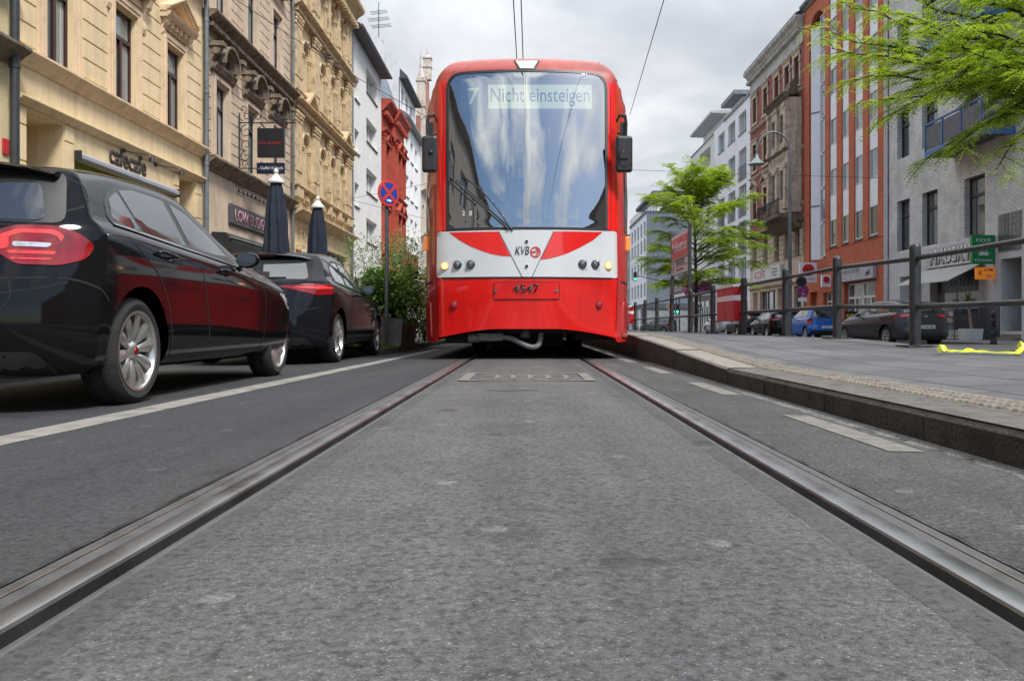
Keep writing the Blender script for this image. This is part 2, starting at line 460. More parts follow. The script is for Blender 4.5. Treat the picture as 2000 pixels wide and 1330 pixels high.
# ------------------------------------------------------------------ platform right
def ztop(x, y):
    zk = .107 if y < 5.9 else .107 + (.30-.107)*min(1, (y-5.9)/5.6)
    zf = .195 if y < 8 else .195+.06*min(1, (y-8)/2.5)
    f = min(1, max(0, (x-1.45)/2.7))
    return zk*(1-f)+zf*f
def flags_mat():
    m, t = newmat('platform_flagstones')
    g = t.n('NewGeometry')
    sp = t.n('SeparateXYZ', {'Vector': (g, 'Position')})
    cb0 = t.n('CombineXYZ', {'X': (sp, 'Y'), 'Y': (sp, 'X')})
    nd = t.n('TexNoise', {'Vector': (g, 'Position'), 'Scale': 1.3, 'Detail': 2.0}); cb = t.n('VectorMath', {0: (cb0, 0), 1: (t.n('VectorMath', {0: (nd, 'Color'), 1: (.10, .06, 0)}, operation='MULTIPLY'), 0)}, operation='ADD')
    br = t.n('TexBrick', {'Vector': (cb, 0), 'Color1': (.072, .074, .079, 1), 'Color2': (.105, .107, .112, 1), 'Mortar': (.03, .033, .026, 1), 'Scale': 1.0,
                          'Mortar Size': .012, 'Bias': 0.0, 'Brick Width': .66, 'Row Height': .42})
    n1 = t.n('TexNoise', {'Vector': (g, 'Position'), 'Scale': 1.4, 'Detail': 7.0, 'Roughness': .7})
    n2 = t.n('TexNoise', {'Vector': (g, 'Position'), 'Scale': 130.0, 'Detail': 3.0})
    a = t.mix(1.0, (br, 'Color'), (t.ramp((n1, 'Fac'), [(.3, .7), (.7, 1.35)]), 0), 'MULTIPLY')
    a = t.mix(1.0, (a, 2), (t.ramp((n2, 'Fac'), [(.3, .7), (.7, 1.3)]), 0), 'MULTIPLY')
    p = t.n('BsdfPrincipled', {'Base Color': (a, 2), 'Roughness': .8})
    hh = t.math('SUBTRACT', (t.math('MULTIPLY', (n2, 'Fac'), .3), 0), (br, 'Fac'))
    b = t.n('Bump', {'Strength': .5, 'Distance': .006, 'Height': (hh, 0)})
    t.t.links.new(b.outputs[0], p.inputs['Normal'])
    t.t.links.new(p.outputs[0], t.out.inputs[0]); return m
FLAG = flags_mat()
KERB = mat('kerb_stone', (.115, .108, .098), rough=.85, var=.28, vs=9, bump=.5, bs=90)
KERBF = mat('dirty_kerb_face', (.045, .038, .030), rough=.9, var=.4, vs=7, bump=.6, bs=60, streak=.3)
SLAB = mat('light_slab', (.24, .22, .19), rough=.85, var=.16, vs=12, bump=.4, bs=120)
TACT = mat('tactile_paving', (.19, .165, .135), rough=.85, var=.3, vs=14, bump=.4, bs=90)
ysp = [-20+2*i for i in range(11)] + [2+.5*i for i in range(1, 24)] + [14+4*i for i in range(0, 25)]
xs = [1.63, 1.90, 2.2, 2.6, 3.0, 3.5, 4.25]
extr('platform', [(x, 0) for x in xs], 0, 0, FLAG, ys=ysp, zf=ztop)
extr('platform_rear_face', [(4.25, 0), (4.2501, -.45)], 0, 0, KERBF, ys=ysp, zf=lambda x, y: ztop(4.25, y))
# kerb stones one by one, each 1 m
t = thing('platform_kerb', 'dark weathered kerb of the tram platform, stepping up to pale slabs beside the tram', 'kerb', (1.45, 6, 0)); t['kind'] = 'structure'
rnd = random.Random(5)
mb = MB(); mt = MB()
y = -8.0
while y < 5.88:
    L = 1.0; y2 = min(y+L, 5.9)
    dx = rnd.uniform(-.004, .004); dz = rnd.uniform(-.004, -.001)
    prof = [(1.45+dx, -.15), (1.45+dx, ztop(1.45, y)+dz-.018), (1.468+dx, ztop(1.45, y)+dz), (1.64, ztop(1.64, y)+dz), (1.64, -.15)]
    mb.prism(prof, 'y', y+.003, y2-.003)
    y = y2
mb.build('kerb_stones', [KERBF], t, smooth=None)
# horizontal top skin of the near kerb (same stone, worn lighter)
mb = MB(); ys2 = [-8+.5*i for i in range(0, 29)]
vs = []
for y in ys2:
    y = min(y, 5.9); vs += [(1.470, y, ztop(1.47, y)+.0015), (1.66, y, ztop(1.66, y)+.0025)]
mb.add(vs, [(2*i, 2*i+1, 2*i+3, 2*i+2) for i in range(len(ys2)-1)])
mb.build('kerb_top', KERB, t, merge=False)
y = 5.9; mb = MB(); m2 = MB()
while y < 60:
    y2 = y+1.0
    dz = rnd.uniform(-.004, .006) + .012
    a, b = ztop(1.45, y), ztop(1.45, y2)
    for (X0, X1, h0, z0) in ((1.44, 1.655, 0, -.2),):
        vs = []
        for yy, zt in ((y+.004, a), (y2-.004, b)):
            zt2 = zt + dz
            vs += [(1.452, yy, -.15), (1.44, yy, zt2-.09), (1.44, yy, zt2-.015), (1.452, yy, zt2), (1.66, yy, zt2+.001), (1.66, yy, -.15)]
        mb.add(vs, [(i, (i+1) % 6, 6+(i+1) % 6, 6+i) for i in range(6)]+[tuple(range(6)), tuple(range(11, 5, -1))])
    # mark faces below the top as dirty
    y = y2
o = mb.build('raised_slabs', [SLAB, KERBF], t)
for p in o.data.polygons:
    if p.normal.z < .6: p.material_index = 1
# tactile strip: ribbed blocks
mb = MB(); y = -2.0
while y < 40:
    st = .052 if y < 14 else .5
    for k in range(3):
        x0 = 1.70+.068*k; z = ztop(x0, y)+.004
        if y < 14:
            mb.add([(x0, y+.004, z), (x0+.060, y+.004, z), (x0+.060, y+.046, z), (x0, y+.046, z),
                    (x0+.008, y+.012, z+.007), (x0+.052, y+.012, z+.007), (x0+.052, y+.038, z+.007), (x0+.008, y+.038, z+.007)],
                   [(4,5,6,7),(0,1,5,4),(1,2,6,5),(2,3,7,6),(3,0,4,7)])
        else:
            mb.quad((x0, y, z), (x0+.06, y, z), (x0+.06, y+.49, ztop(x0, y+.49)+.004), (x0, y+.49, ztop(x0, y+.49)+.004))
    y += st
mb.build('tactile_strip', TACT, merge=False, recalc=False)['kind'] = 'structure'
mb = MB(); vs = []
for y in ysp: vs += [(1.665, y, ztop(1.665, y)+.0025), (1.91, y, ztop(1.91, y)+.0025)]
mb.add(vs, [(2*i, 2*i+1, 2*i+3, 2*i+2) for i in range(len(ysp)-1)])
mb.build('tactile_bedding', mat('tactile_bed', (.13, .115, .095), rough=.9, var=.3, vs=20, bump=.3), merge=False)['kind'] = 'structure'
# gritty washed-out sand along the kerb foot
mb = MB(); vs = []; rnd = random.Random(9); ysd = [i*.09 for i in range(-30, 110)]
for y in ysd: vs += [(1.40-.07*rnd.random()-.03*math.sin(y*1.7), y, -.0098), (1.452, y, -.004)]
mb.add(vs, [(2*i, 2*i+1, 2*i+3, 2*i+2) for i in range(len(ysd)-1)])
props(mb.build('kerb_grit', asphalt('pale_grit', .15, .5, (1.02, .98, .92), bump=.3, scale=200, patch=.6), merge=False), kind='stuff', label='pale grit washed up along the platform kerb foot', cat='grit')
# right carriageway, parking lane, pavement; left pavement
extr('right_road', [(4.25, -.20), (7.5, -.16), (11.3, -.2), (13.9, -.2)], Y0, Y1, asphalt('right_lane_asphalt', .085, .25, bump=.15, scale=120))
PAVE = brick_mat('pavement_slabs', (.17, .165, .155), (.21, .2, .19), (.08, .078, .07), w=.4, h=.4, ms=.008, bump=.3)
def pave_mat():
    m, t = newmat('pavement_flags'); g = t.n('NewGeometry')
    br = t.n('TexBrick', {'Vector': (g, 'Position'), 'Color1': (.15, .145, .135, 1), 'Color2': (.2, .19, .175, 1), 'Mortar': (.07, .068, .06, 1), 'Scale': 1.0, 'Mortar Size': .008, 'Brick Width': .4, 'Row Height': .4})
    n1 = t.n('TexNoise', {'Vector': (g, 'Position'), 'Scale': 1.1, 'Detail': 7.0, 'Roughness': .7})
    a = t.mix(1.0, (br, 'Color'), (t.ramp((n1, 'Fac'), [(.3, .65), (.7, 1.25)]), 0), 'MULTIPLY')
    p = t.n('BsdfPrincipled', {'Base Color': (a, 2), 'Roughness': .85}); t.t.links.new(p.outputs[0], t.out.inputs[0]); return m
PV = pave_mat()
extr('right_kerb', [(13.9, -.2), (13.9, -.085), (14.03, -.08), (14.03, -.085)], Y0, Y1, KERB)
extr('right_pavement', [(14.03, -.085), (16.6, -.05)], Y0, Y1, PV)
extr('left_kerb', [(-4.35, zl(-4.35)), (-4.35, .055), (-4.37, .065), (-4.49, .066)], Y0, Y1, KERB)
extr('left_pavement', [(-4.49, .064), (-8.7, .10)], Y0, Y1, PV)
# pale paved apron island right of the fence (where the kerb bulges out)
mb = MB(); mb.prism([(9.6, 17.5), (13.9, 17.5), (13.9, 23.3), (11.6, 23.3), (10.1, 21.6)], 'z', -.22, -.09)
mb.build('pavement_buildout', PV)['kind'] = 'structure'
# planted kerb nose at the left, in front of the planter
mb = MB(); mb.prism([(-4.35, 13.2), (-2.55, 13.0), (-2.3, 13.25), (-2.2, 14.0), (-2.15, 22.0), (-4.35, 22.0)], 'z', -.1, .075)
props(mb.build('planting_island', [KERB], bevel=.02), kind='structure')
# ------------------------------------------------------------------ shaped panels laid on a curved body
def smooth_poly(pts, r=.03, n=4):
    """round the corners of a polygon"""
    out = []; N = len(pts)
    for i in range(N):
        p0, p1, p2 = (Vector(pts[(i+k-1) % N][:2]) for k in range(3))
        rr = pts[i][2] if len(pts[i]) > 2 else r
        a = p0-p1; b = p2-p1
        q = min(rr, a.length*.48, b.length*.48)
        if q < 1e-4: out.append(tuple(p1)); continue
        A = p1+a.normalized()*q; B = p1+b.normalized()*q
        for k in range(n+1):
            t = k/n
            v = A*(1-t)**2 + p1*2*t*(1-t) + B*t*t
            out.append((v.x, v.y))
    return out
def panel(name, poly, frame, bvh, m, parent, off=.004, step=.08, skirt=.012, smooth=50, hole=None):
    """a sheet with the outline `poly` pressed on the body: frame=(origin, right, up, look)"""
    O, Rv, Uv, D = (Vector(a) for a in frame)
    Rv.normalize(); Uv.normalize(); D.normalize()
    bm = bmesh.new()
    vs = [bm.verts.new((p[0], p[1], 0)) for p in poly]
    bm.faces.new(vs)
    if hole:
        hv = [bm.verts.new((p[0], p[1], 0)) for p in hole]
        bm.faces.ensure_lookup_table()
        bm.faces.remove(bm.faces[0])
        k = len(poly); kh = len(hole)
        assert k == kh
        for i in range(k): bm.faces.new((vs[i], vs[(i+1) % k], hv[(i+1) % k], hv[i]))
    x0 = min(p[0] for p in poly); x1 = max(p[0] for p in poly); y0 = min(p[1] for p in poly); y1 = max(p[1] for p in poly)
    for a0, a1, no in ((x0, x1, (1, 0, 0)), (y0, y1, (0, 1, 0))):
        k = int((a1-a0)/step)
        for i in range(1, k+1):
            c = a0+(a1-a0)*i/(k+1)
            bmesh.ops.bisect_plane(bm, geom=bm.verts[:]+bm.edges[:]+bm.faces[:], plane_co=(c*no[0], c*no[1], 0), plane_no=no, dist=1e-5)
    bmesh.ops.triangulate(bm, faces=[f for f in bm.faces if len(f.verts) > 4])
    be = [e for e in bm.edges if e.is_boundary]
    for v in bm.verts:
        o = O + Rv*v.co.x + Uv*v.co.y
        h = bvh.ray_cast(o, D)
        if h[0] is None:
            q = bvh.find_nearest(o + D*(O.length*0+3.0)) if False else None
            h = None
            best = None
            for dx, dy in ((.02,0),(-.02,0),(0,.02),(0,-.02),(.05,0),(-.05,0),(0,.05),(0,-.05)):
                hh = bvh.ray_cast(o+Rv*dx+Uv*dy, D)
                if hh[0] is not None: best = hh; break
            v.co = (best[0] if best else o+D*2) - D*off
        else:
            nrm = h[1] if h[1].dot(D) < 0 else -h[1]
            v.co = h[0] + (nrm*.5 - D*.5).normalized()*off
    if skirt:
        r = bmesh.ops.extrude_edge_only(bm, edges=be)
        for g_ in r['geom']:
            if isinstance(g_, bmesh.types.BMVert): g_.co += D*skirt
    org = ORG.get(parent, Vector((0,0,0)))
    for v in bm.verts: v.co -= org
    bmesh.ops.recalc_face_normals(bm, faces=bm.faces)
    me = bpy.data.meshes.new(name); bm.to_mesh(me); bm.free()
    # face outwards
    s_ = sum(p.normal.dot(D)*p.area for p in me.polygons)
    if s_ > 0: me.flip_normals()
    me.materials.append(m)
    me.polygons.foreach_set('use_smooth', [True]*len(me.polygons))
    me.set_sharp_from_angle(angle=R(smooth))
    return link(name, me, parent)
def strip(pts, w):
    """closed outline of a line of given width"""
    L = []; Rr = []
    P = [Vector(p) for p in pts]
    for i, p in enumerate(P):
        d = (P[min(i+1, len(P)-1)]-P[max(i-1, 0)]).normalized(); n = Vector((-d.y, d.x))
        ww = w[i] if isinstance(w, (list, tuple)) else w
        L.append(tuple(p+n*ww/2)); Rr.append(tuple(p-n*ww/2))
    return L + Rr[::-1]
def smoothline(pts, n=6):
    P = [Vector(p) for p in pts]; out = []
    for i in range(len(P)-1):
        p0 = P[max(0, i-1)]; p1 = P[i]; p2 = P[i+1]; p3 = P[min(len(P)-1, i+2)]
        for k in range(n):
            t = k/n
            out.append(tuple(.5*((2*p1)+(p2-p0)*t+(2*p0-5*p1+4*p2-p3)*t*t+(3*p1-p0-3*p2+p3)*t**3)))
    out.append(tuple(P[-1])); return out
def lerp_tab(tab, x):
    if x <= tab[0][0]: return tab[0][1]
    for (a, b), (c, d) in zip(tab, tab[1:]):
        if x <= c: return b+(d-b)*(x-a)/(c-a)
    return tab[-1][1]
def sm_tab(tab, x):
    """monotone-ish smooth interpolation"""
    if x <= tab[0][0]: return tab[0][1]
    if x >= tab[-1][0]: return tab[-1][1]
    for i in range(len(tab)-1):
        if x <= tab[i+1][0]:
            x0, y0 = tab[i]; x1, y1 = tab[i+1]
            m0 = (tab[i+1][1]-tab[i-1][1])/(tab[i+1][0]-tab[i-1][0]) if i > 0 else (y1-y0)/(x1-x0)
            m1 = (tab[i+2][1]-tab[i][1])/(tab[i+2][0]-tab[i][0]) if i+2 < len(tab) else (y1-y0)/(x1-x0)
            h = x1-x0; t = (x-x0)/h
            return (2*t**3-3*t*t+1)*y0+(t**3-2*t*t+t)*h*m0+(-2*t**3+3*t*t)*y1+(t**3-t*t)*h*m1
def apply_mods(o):
    bpy.context.view_layer.update()
    dg = bpy.context.evaluated_depsgraph_get()
    me = bpy.data.meshes.new_from_object(o.evaluated_get(dg))
    o.modifiers.clear(); old = o.data; o.data = me; me.name = o.name
    return o
def bvh_of(o, shift=True):
    bm = bmesh.new(); bm.from_mesh(o.data)
    if shift:
        for v in bm.verts: v.co += ORG[o]
    b = BVHTree.FromBMesh(bm); bm.free(); return b

BLACKP = mat('black_plastic', (.018, .018, .019), rough=.45, var=.2, vs=8, bump=.05)
RUBBER = mat('black_rubber', (.02, .02, .02), rough=.8, var=.3, vs=20, bump=.2, bs=150)
CHROME = mat('chrome', (.7, .7, .72), rough=.12, metal=1, var=.03)
# ------------------------------------------------------------------ TRAM
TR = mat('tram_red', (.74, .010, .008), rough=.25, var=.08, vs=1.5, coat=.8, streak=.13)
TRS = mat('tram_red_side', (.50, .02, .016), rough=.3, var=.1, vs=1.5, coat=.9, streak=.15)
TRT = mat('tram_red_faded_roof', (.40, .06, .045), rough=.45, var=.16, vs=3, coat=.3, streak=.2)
TW = mat('tram_white', (.60, .62, .63), rough=.3, var=.04, vs=2, coat=.7)
DARKIN = mat('tram_cab_interior', (.03, .032, .036), rough=.7, var=.3, vs=3)
UND = mat('underframe_black', (.009, .009, .009), rough=.8, var=.4, vs=12, bump=.3)
TY = 10.1
tram = thing('tram', 'red and white tram facing the camera with number 4547 on its front', 'tram', (0, TY, 0))
CT0 = [(0, 0), (.3, .014), (.6, .055), (.85, .112), (1.0, .155), (1.075, .185), (1.115, .215), (1.15, .27), (1.215, .36), (1.28, .50), (1.318, .64), (1.325, .8)]
CT = [(.04*k, sm_tab(CT0, .04*k)) for k in range(0, 28)] + CT0[6:] + [(1.325, 4), (1.325, 9), (1.325, 18), (1.325, 26.5)]
ZL = [0, .45, .6, .8, 1.0, 1.04, 1.3, 1.6] + [1.64+.075*k for k in range(0, 25)] + [3.52, 3.58, 3.63, 3.68, 3.73, 3.78, 3.83, 3.87, 3.90, 3.93, 3.96]
YO = [(0, .07), (.5, .045), (1.0, .0), (1.04, 0), (1.62, 0), (1.68, .01), (2.0, .055), (2.4, .12), (2.8, .19), (3.2, .265), (3.6, .345), (3.70, .375), (3.78, .43), (3.87, .52), (3.93, .65), (3.96, .85)]
WM = [(0, 1.325), (3.28, 1.325), (3.45, 1.275), (3.58, 1.215), (3.68, 1.155), (3.78, 1.08), (3.87, .98), (3.93, .86), (3.96, .7)]
def zb(x, y):
    x = abs(x)
    if y > .24: return .215
    return .385-.11*max(0, (x-.35)/.75)**1.6
def tpt(i, j, s):
    x, y = CT[i]; z = ZL[j]
    if j == 0: z = zb(x, y)
    x = min(x*(1+.03*max(0, min(1, (z-1.6)/2))), lerp_tab(WM, z))
    yo = sm_tab(YO, z) * (max(0, 1-max(0, y-.8)/3) if y > .8 else 1)
    if i == len(CT)-1: yo = 0
    return (s*x, TY+y+yo, z)
mb = MB(); n = len(CT)
cols = [(-1, i) for i in range(n-1, 0, -1)] + [(1, i) for i in range(n)]
nc = len(cols)
vs = []
for j in range(len(ZL)):
    for s_, i in cols: vs.append(tpt(i, j, s_))
fs = []
for j in range(len(ZL)-1):
    for c in range(nc-1): fs.append((j*nc+c, j*nc+c+1, (j+1)*nc+c+1, (j+1)*nc+c))
mid = nc//2
b0 = len(vs)                 # inner lip of the skirt, so that the floor sits up behind it
for s_, i in cols:
    x, y, z = tpt(i, 0, s_); vs.append((x*.95, (y+.05) if i < n-1 else y, .47))
for k in range(nc-1): fs.append((k, k+1, b0+k+1, b0+k))
for q in (b0, (len(ZL)-1)*nc):     # floor and roof: stitch left to right
    for k in range(mid): fs.append((q+k, q+k+1, q+nc-2-k, q+nc-1-k))
fs = [f if len(set(f)) == 4 else tuple(dict.fromkeys(f)) for f in fs]
fs.append(tuple([b0] + [j*nc for j in range(len(ZL))] + [j*nc+nc-1 for j in range(len(ZL)-1, -1, -1)] + [b0+nc-1]))
mb.add(vs, fs)
body = mb.build('body', [TR, DARKIN, TRT, TRS], tram)
TB0 = bvh_of(body)
def tp(px, py):
    """where a point measured on the front elevation sits on the curved front: (x, z)"""
    d = TY+.05
    for _ in range(5):
        x = (px-1031)*d/1600; z = CH+(638-py)*d/1600
        h = TB0.ray_cast(Vector((max(-1.12, min(1.12, x)), 0, min(z, 3.9))), Vector((0, 1, 0)))
        if h[0]: d = h[0].y
    return (x, z)
def z5(x, y): return tp(810+x/3.411, 90+y/3.411)
def z6(x, y): return tp(810+x/3.693, 420+y/3.693)
FR = ((0, 0, 0), (1, 0, 0), (0, 0, 1), (0, 1, 0))
ws = [z5(218, 1235), z5(1292, 1235), z5(1290, 185)+(.19,), z5(218, 185)+(.19,)]
ws = [(ws[0][0], ws[0][1], .03), (ws[1][0], ws[1][1], .03), (ws[2][0], ws[2][1], .24), (ws[3][0], ws[3][1], .24)]
WS = smooth_poly(ws, .05, 8)
def inset(poly, d):
    cx = sum(p[0] for p in poly)/len(poly); cz = sum(p[1] for p in poly)/len(poly)
    out = []; N = len(poly)
    for i in range(N):
        a = Vector(poly[i-1]); b = Vector(poly[i]); c = Vector(poly[(i+1) % N])
        t = (c-a)
        if t.length < 1e-6: out.append(tuple(b)); continue
        t.normalize(); nn = Vector((-t.y, t.x))
        if nn.dot(Vector((cx, cz))-b) < 0: nn = -nn
        out.append(tuple(b+nn*d))
    return out
cut = MB(); cut.prism(inset(WS, .02), 'y', TY-.6, TY+1.35)
co_ = cut.build('cutter', DARKIN)
md = body.modifiers.new('b', 'BOOLEAN'); md.operation = 'DIFFERENCE'; md.object = co_; md.solver = 'EXACT'
apply_mods(body); bpy.data.objects.remove(co_)
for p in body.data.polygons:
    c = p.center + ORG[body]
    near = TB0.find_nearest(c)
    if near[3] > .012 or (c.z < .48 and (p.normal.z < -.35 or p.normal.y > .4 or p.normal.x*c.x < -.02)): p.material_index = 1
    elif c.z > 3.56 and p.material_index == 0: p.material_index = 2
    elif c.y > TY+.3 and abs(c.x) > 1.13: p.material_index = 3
body.data.polygons.foreach_set('use_smooth', [True]*len(body.data.polygons)); body.data.set_sharp_from_angle(angle=R(24))
# windscreen: black edge band + clear glass
def glass_mat(name, refl=.45, tint=(.55, .6, .62)):
    m, t = newmat(name)
    tr = t.n('BsdfTransparent', {'Color': (*tint, 1)}); gl = t.n('BsdfGlossy', {'Color': (.97, 1, 1, 1), 'Roughness': .015})
    fr = t.n('Fresnel', {'IOR': 1.6})
    f = t.math('ADD', (t.math('MULTIPLY', (fr, 0), 1.0), 0), refl, clamp=True)
    mx = t.n('MixShader', {0: (f, 0), 1: (tr, 0), 2: (gl, 0)})
    t.t.links.new(mx.outputs[0], t.out.inputs[0]); return m
WG = glass_mat('windscreen_glass', .29)
panel('windscreen', inset(WS, .012), FR, TB0, WG, tram, off=.004, step=.05, skirt=0)
panel('windscreen_frame', WS, FR, TB0, BLACKP, tram, off=.012, step=.05, skirt=.02, hole=inset(WS, .034))
# cab interior
def ty(x, z, dy=0): 
    h = TB0.ray_cast(Vector((x, 0, z)), Vector((0, 1, 0))); return (h[0].y if h[0] else TY)+dy
def fy(x0, x1, z0, z1, o):
    return min(ty(x0+(x1-x0)*i/3, z0+(z1-z0)*j/2) for i in range(4) for j in range(3))-o
mb = MB(); mb.box(-.95, .95, TY+.3, TY+1.0, 1.66, 1.80); mb.prism([(TY+.45, 1.8), (TY+.6, 2.02), (TY+1.0, 2.02), (TY+1.0, 1.8)], 'x', -.45, .5)
mb.build('dashboard', mat('dash_blue_grey', (.03, .075, .12), rough=.6, var=.3), tram, bevel=.02)
mb = MB(); mb.box(-.24, .24, TY+1.1, TY+1.22, 2.05, 2.85); mb.box(-.25, .25, TY+.95, TY+1.2, 1.9, 2.05)
mb.build('driver_seat', mat('seat_grey', (.05, .055, .06), rough=.9), tram, bevel=.05)
mb = MB(); mb.box(-.86, .88, TY+.52, TY+.6, 3.18, 3.60)
disp = mb.build('display_box', mat('display_housing', (.30, .32, .34), rough=.5, var=.05), tram)
x0, z0 = tp(952, 203); x1, z1 = tp(1161, 160)
mb = MB(); mb.box(-.50, .84, TY+.505, TY+.518, 3.235, 3.54)
mb.build('display_screen', mat('display_yellow', (.50, .54, .34), rough=.5, var=.06, emit=.55), disp)
text_obj('lettering', 'Nicht einsteigen', .262, mat('display_ink', (.05, .06, .05), rough=.6, var=.05), disp, (.17, TY+.502, 3.32), (1, 0, 0), (0, 0, 1), ext=.001, xs=.76, bold=.004)
text_obj('line_number', '7', .30, mat('display_digit', (.5, .56, .36), rough=.5, var=.02, emit=.45), disp, (-.70, TY+.502, 3.29), (1, 0, 0), (0, 0, 1), ext=.002, bold=.01)
mb = MB(); mb.box(-.86, .84, TY+.44, TY+.446, 2.80, 3.16)
mb.build('sun_blind', mat('blind_grey', (.13, .135, .15), rough=.8, var=.06), tram)
# wiper
WP = mat('wiper_black', (.008, .008, .008), rough=.4, var=.1)
def onf(px, py, o=.02):
    x, z = tp(px, py); return (x, ty(x, z, -o), z)
mb = MB()
for (a, b, r_) in (((884, 350), (996, 449), .011), ((893, 352), (1003, 449), .008), ((880, 356), (930, 400), .012)):
    pts = [onf(a[0]+(b[0]-a[0])*k/6, a[1]+(b[1]-a[1])*k/6, .03) for k in range(7)]
    mb.tube(pts, r_, 6)
pts = [onf(905+(1003-905)*k/8, 345+(452-345)*k/8-14*math.sin(k/8*3.1), .02) for k in range(9)]
mb.tube(pts, .009, 6); mb.ball(onf(884, 350, .03), .022)
mb.build('wiper', WP, tram, smooth=40)
tt = z5(357, 1133)
text_obj('cab_number', '2  8', .085, TW, tram, (tt[0], fy(tt[0]-.1, tt[0]+.1, tt[1], tt[1]+.1, .012), tt[1]), (1, 0, 0), (0, 0, 1), ext=.001)
# white nose band and its red swooshes
off = .004
band = smooth_poly([(lambda a: (a[0], a[1]))(z6(168, 452)), z6(1468, 455), z6(1462, 122), z6(172, 126)], .03, 4)
panel('nose_band', band, FR, TB0, TW, tram, off=.012, step=.08, skirt=.02)
sw = [z6(256, 128), z6(612, 121)] + [z6(700, 300), z6(640, 296), z6(560, 282), z6(480, 255), z6(400, 222), z6(330, 182)]
sL = smooth_poly(sw, .004, 1); panel('red_swoosh', sL, FR, TB0, TR, tram, off=.0155, step=.08, skirt=.004)
sw = [z6(1012, 120), z6(1362, 124), z6(1290, 185), z6(1200, 235), z6(1120, 272), z6(1050, 297), z6(980, 315), z6(914, 324)]
panel('red_swoosh', smooth_poly(sw, .004, 1), FR, TB0, TR, tram, off=.0155, step=.08, skirt=.004)
SEAM = mat('panel_gap', (.01, .01, .01), rough=.9, var=.1)
for a, b in (((614, 119), (782, 447)), ((1010, 119), (853, 447))):
    panel('panel_seam', strip([z6(*a), z6(*b)], .007), FR, TB0, SEAM, tram, off=.0175, step=.1, skirt=0)
panel('panel_seam', strip([z6(165, 458), z6(480, 452), z6(815, 450), z6(1150, 452), z6(1470, 460)], .018), FR, TB0, SEAM, tram, off=.009, step=.1, skirt=0)
panel('panel_seam', strip([z6(172, 122), z6(500, 116), z6(815, 113), z6(1150, 114), z6(1465, 118)], .012), FR, TB0, SEAM, tram, off=.009, step=.1, skirt=0)
for sx in (164, 1472): panel('panel_seam', strip([z6(sx, 470), z6(sx+(4 if sx < 500 else -4), 640), z6(sx+(14 if sx < 500 else -14), 840)], .008), FR, TB0, SEAM, tram, off=.006, step=.1, skirt=0)
panel('panel_seam', strip([z5(196, 1230), z5(196, 700), z5(205, 260)], .006), FR, TB0, SEAM, tram, off=.004, step=.1, skirt=0)
panel('panel_seam', strip([z5(1314, 1230), z5(1314, 700), z5(1308, 260)], .006), FR, TB0, SEAM, tram, off=.004, step=.1, skirt=0)
# number board
nb = smooth_poly([z6(577, 610), z6(1053, 610), z6(1053, 482), z6(577, 482)], .02, 4)
panel('number_board_edge', nb, FR, TB0, mat('dark_red_edge', (.12, .005, .005), rough=.5, var=.1), tram, off=.009, step=.1, skirt=.01)
brd = panel('number_board', inset(nb, .008), FR, TB0, TR, tram, off=.014, step=.1, skirt=.006)
INK = mat('dark_ink', (.02, .018, .025), rough=.5, var=.1)
c = z6(812, 559); text_obj('lettering', '4547', .142, INK, brd, (c[0], fy(c[0]-.2, c[0]+.2, c[1]-.08, c[1]+.12, .017), c[1]), (1, 0, 0), (0, 0, 1), ext=.001, xs=1.12, bold=.012)
c = z6(812, 591); text_obj('lettering', '1', .062, INK, brd, (c[0], ty(*c, -.016), c[1]), (1, 0, 0), (0, 0, 1), ext=.001, bold=.01)
def stud(x, y, r, name, m, depth=.012, ring=None, dome=0, par=None, o=.016):
    c = z6(x, y); yy = ty(*c, -o)
    mb = MB(); mb.lathe([(0.0005, -depth-dome), (r*.6, -depth-dome*.7), (r, -depth), (r, .01)], (c[0], yy, c[1]), 'y', 20)
    ob = mb.build(name, m, par or tram, smooth=35)
    if ring:
        m2 = MB(); m2.lathe([(r+.001, .01), (r+.001, -depth-.006), (r*1.2, -depth-.003), (r*1.25, .01)], (c[0], yy, c[1]), 'y', 20)
        m2.build('bezel', ring, ob, smooth=35)
    return ob
for x, y in ((592, 545), (1031, 545)): stud(x, y, .016, 'screw', mat('screw_steel', (.3, .3, .3), rough=.4, metal=.8), .004, BLACKP, par=brd)
for x, y in ((815, 192), (815, 370)): stud(x, y, .017, 'bolt', BLACKP, .004, CHROME)
LAMP_ON = mat('lit_amber_lamp', (1, .36, .06), rough=.2, emit=2.2, var=.02)
REFL = mat('headlamp_reflector', (.38, .39, .4), rough=.12, metal=1, var=.25, vs=25)
LENSR = mat('red_reflector', (.35, .01, .03), rough=.25, var=.15, vs=60, coat=.6)
def lens_mat():
    return glass_mat('lamp_lens', .12, (.95, .95, .95))
LENS = lens_mat()
for x, y in ((225, 368), (1403, 365)): 
    ob = stud(x, y, .042, 'marker_lamp', LAMP_ON, .01, mat('amber_bezel', (.6, .16, .05), rough=.4), dome=.01)
    c = z6(x, y); mb = MB(); mb.lathe([(.0005, -.028), (.012, -.025), (.02, -.018)], (c[0], ty(*c, -.016), c[1]), 'y', 16)
    mb.build('bulb', mat('lamp_core', (1, .72, .3), emit=4, var=0.01), ob)
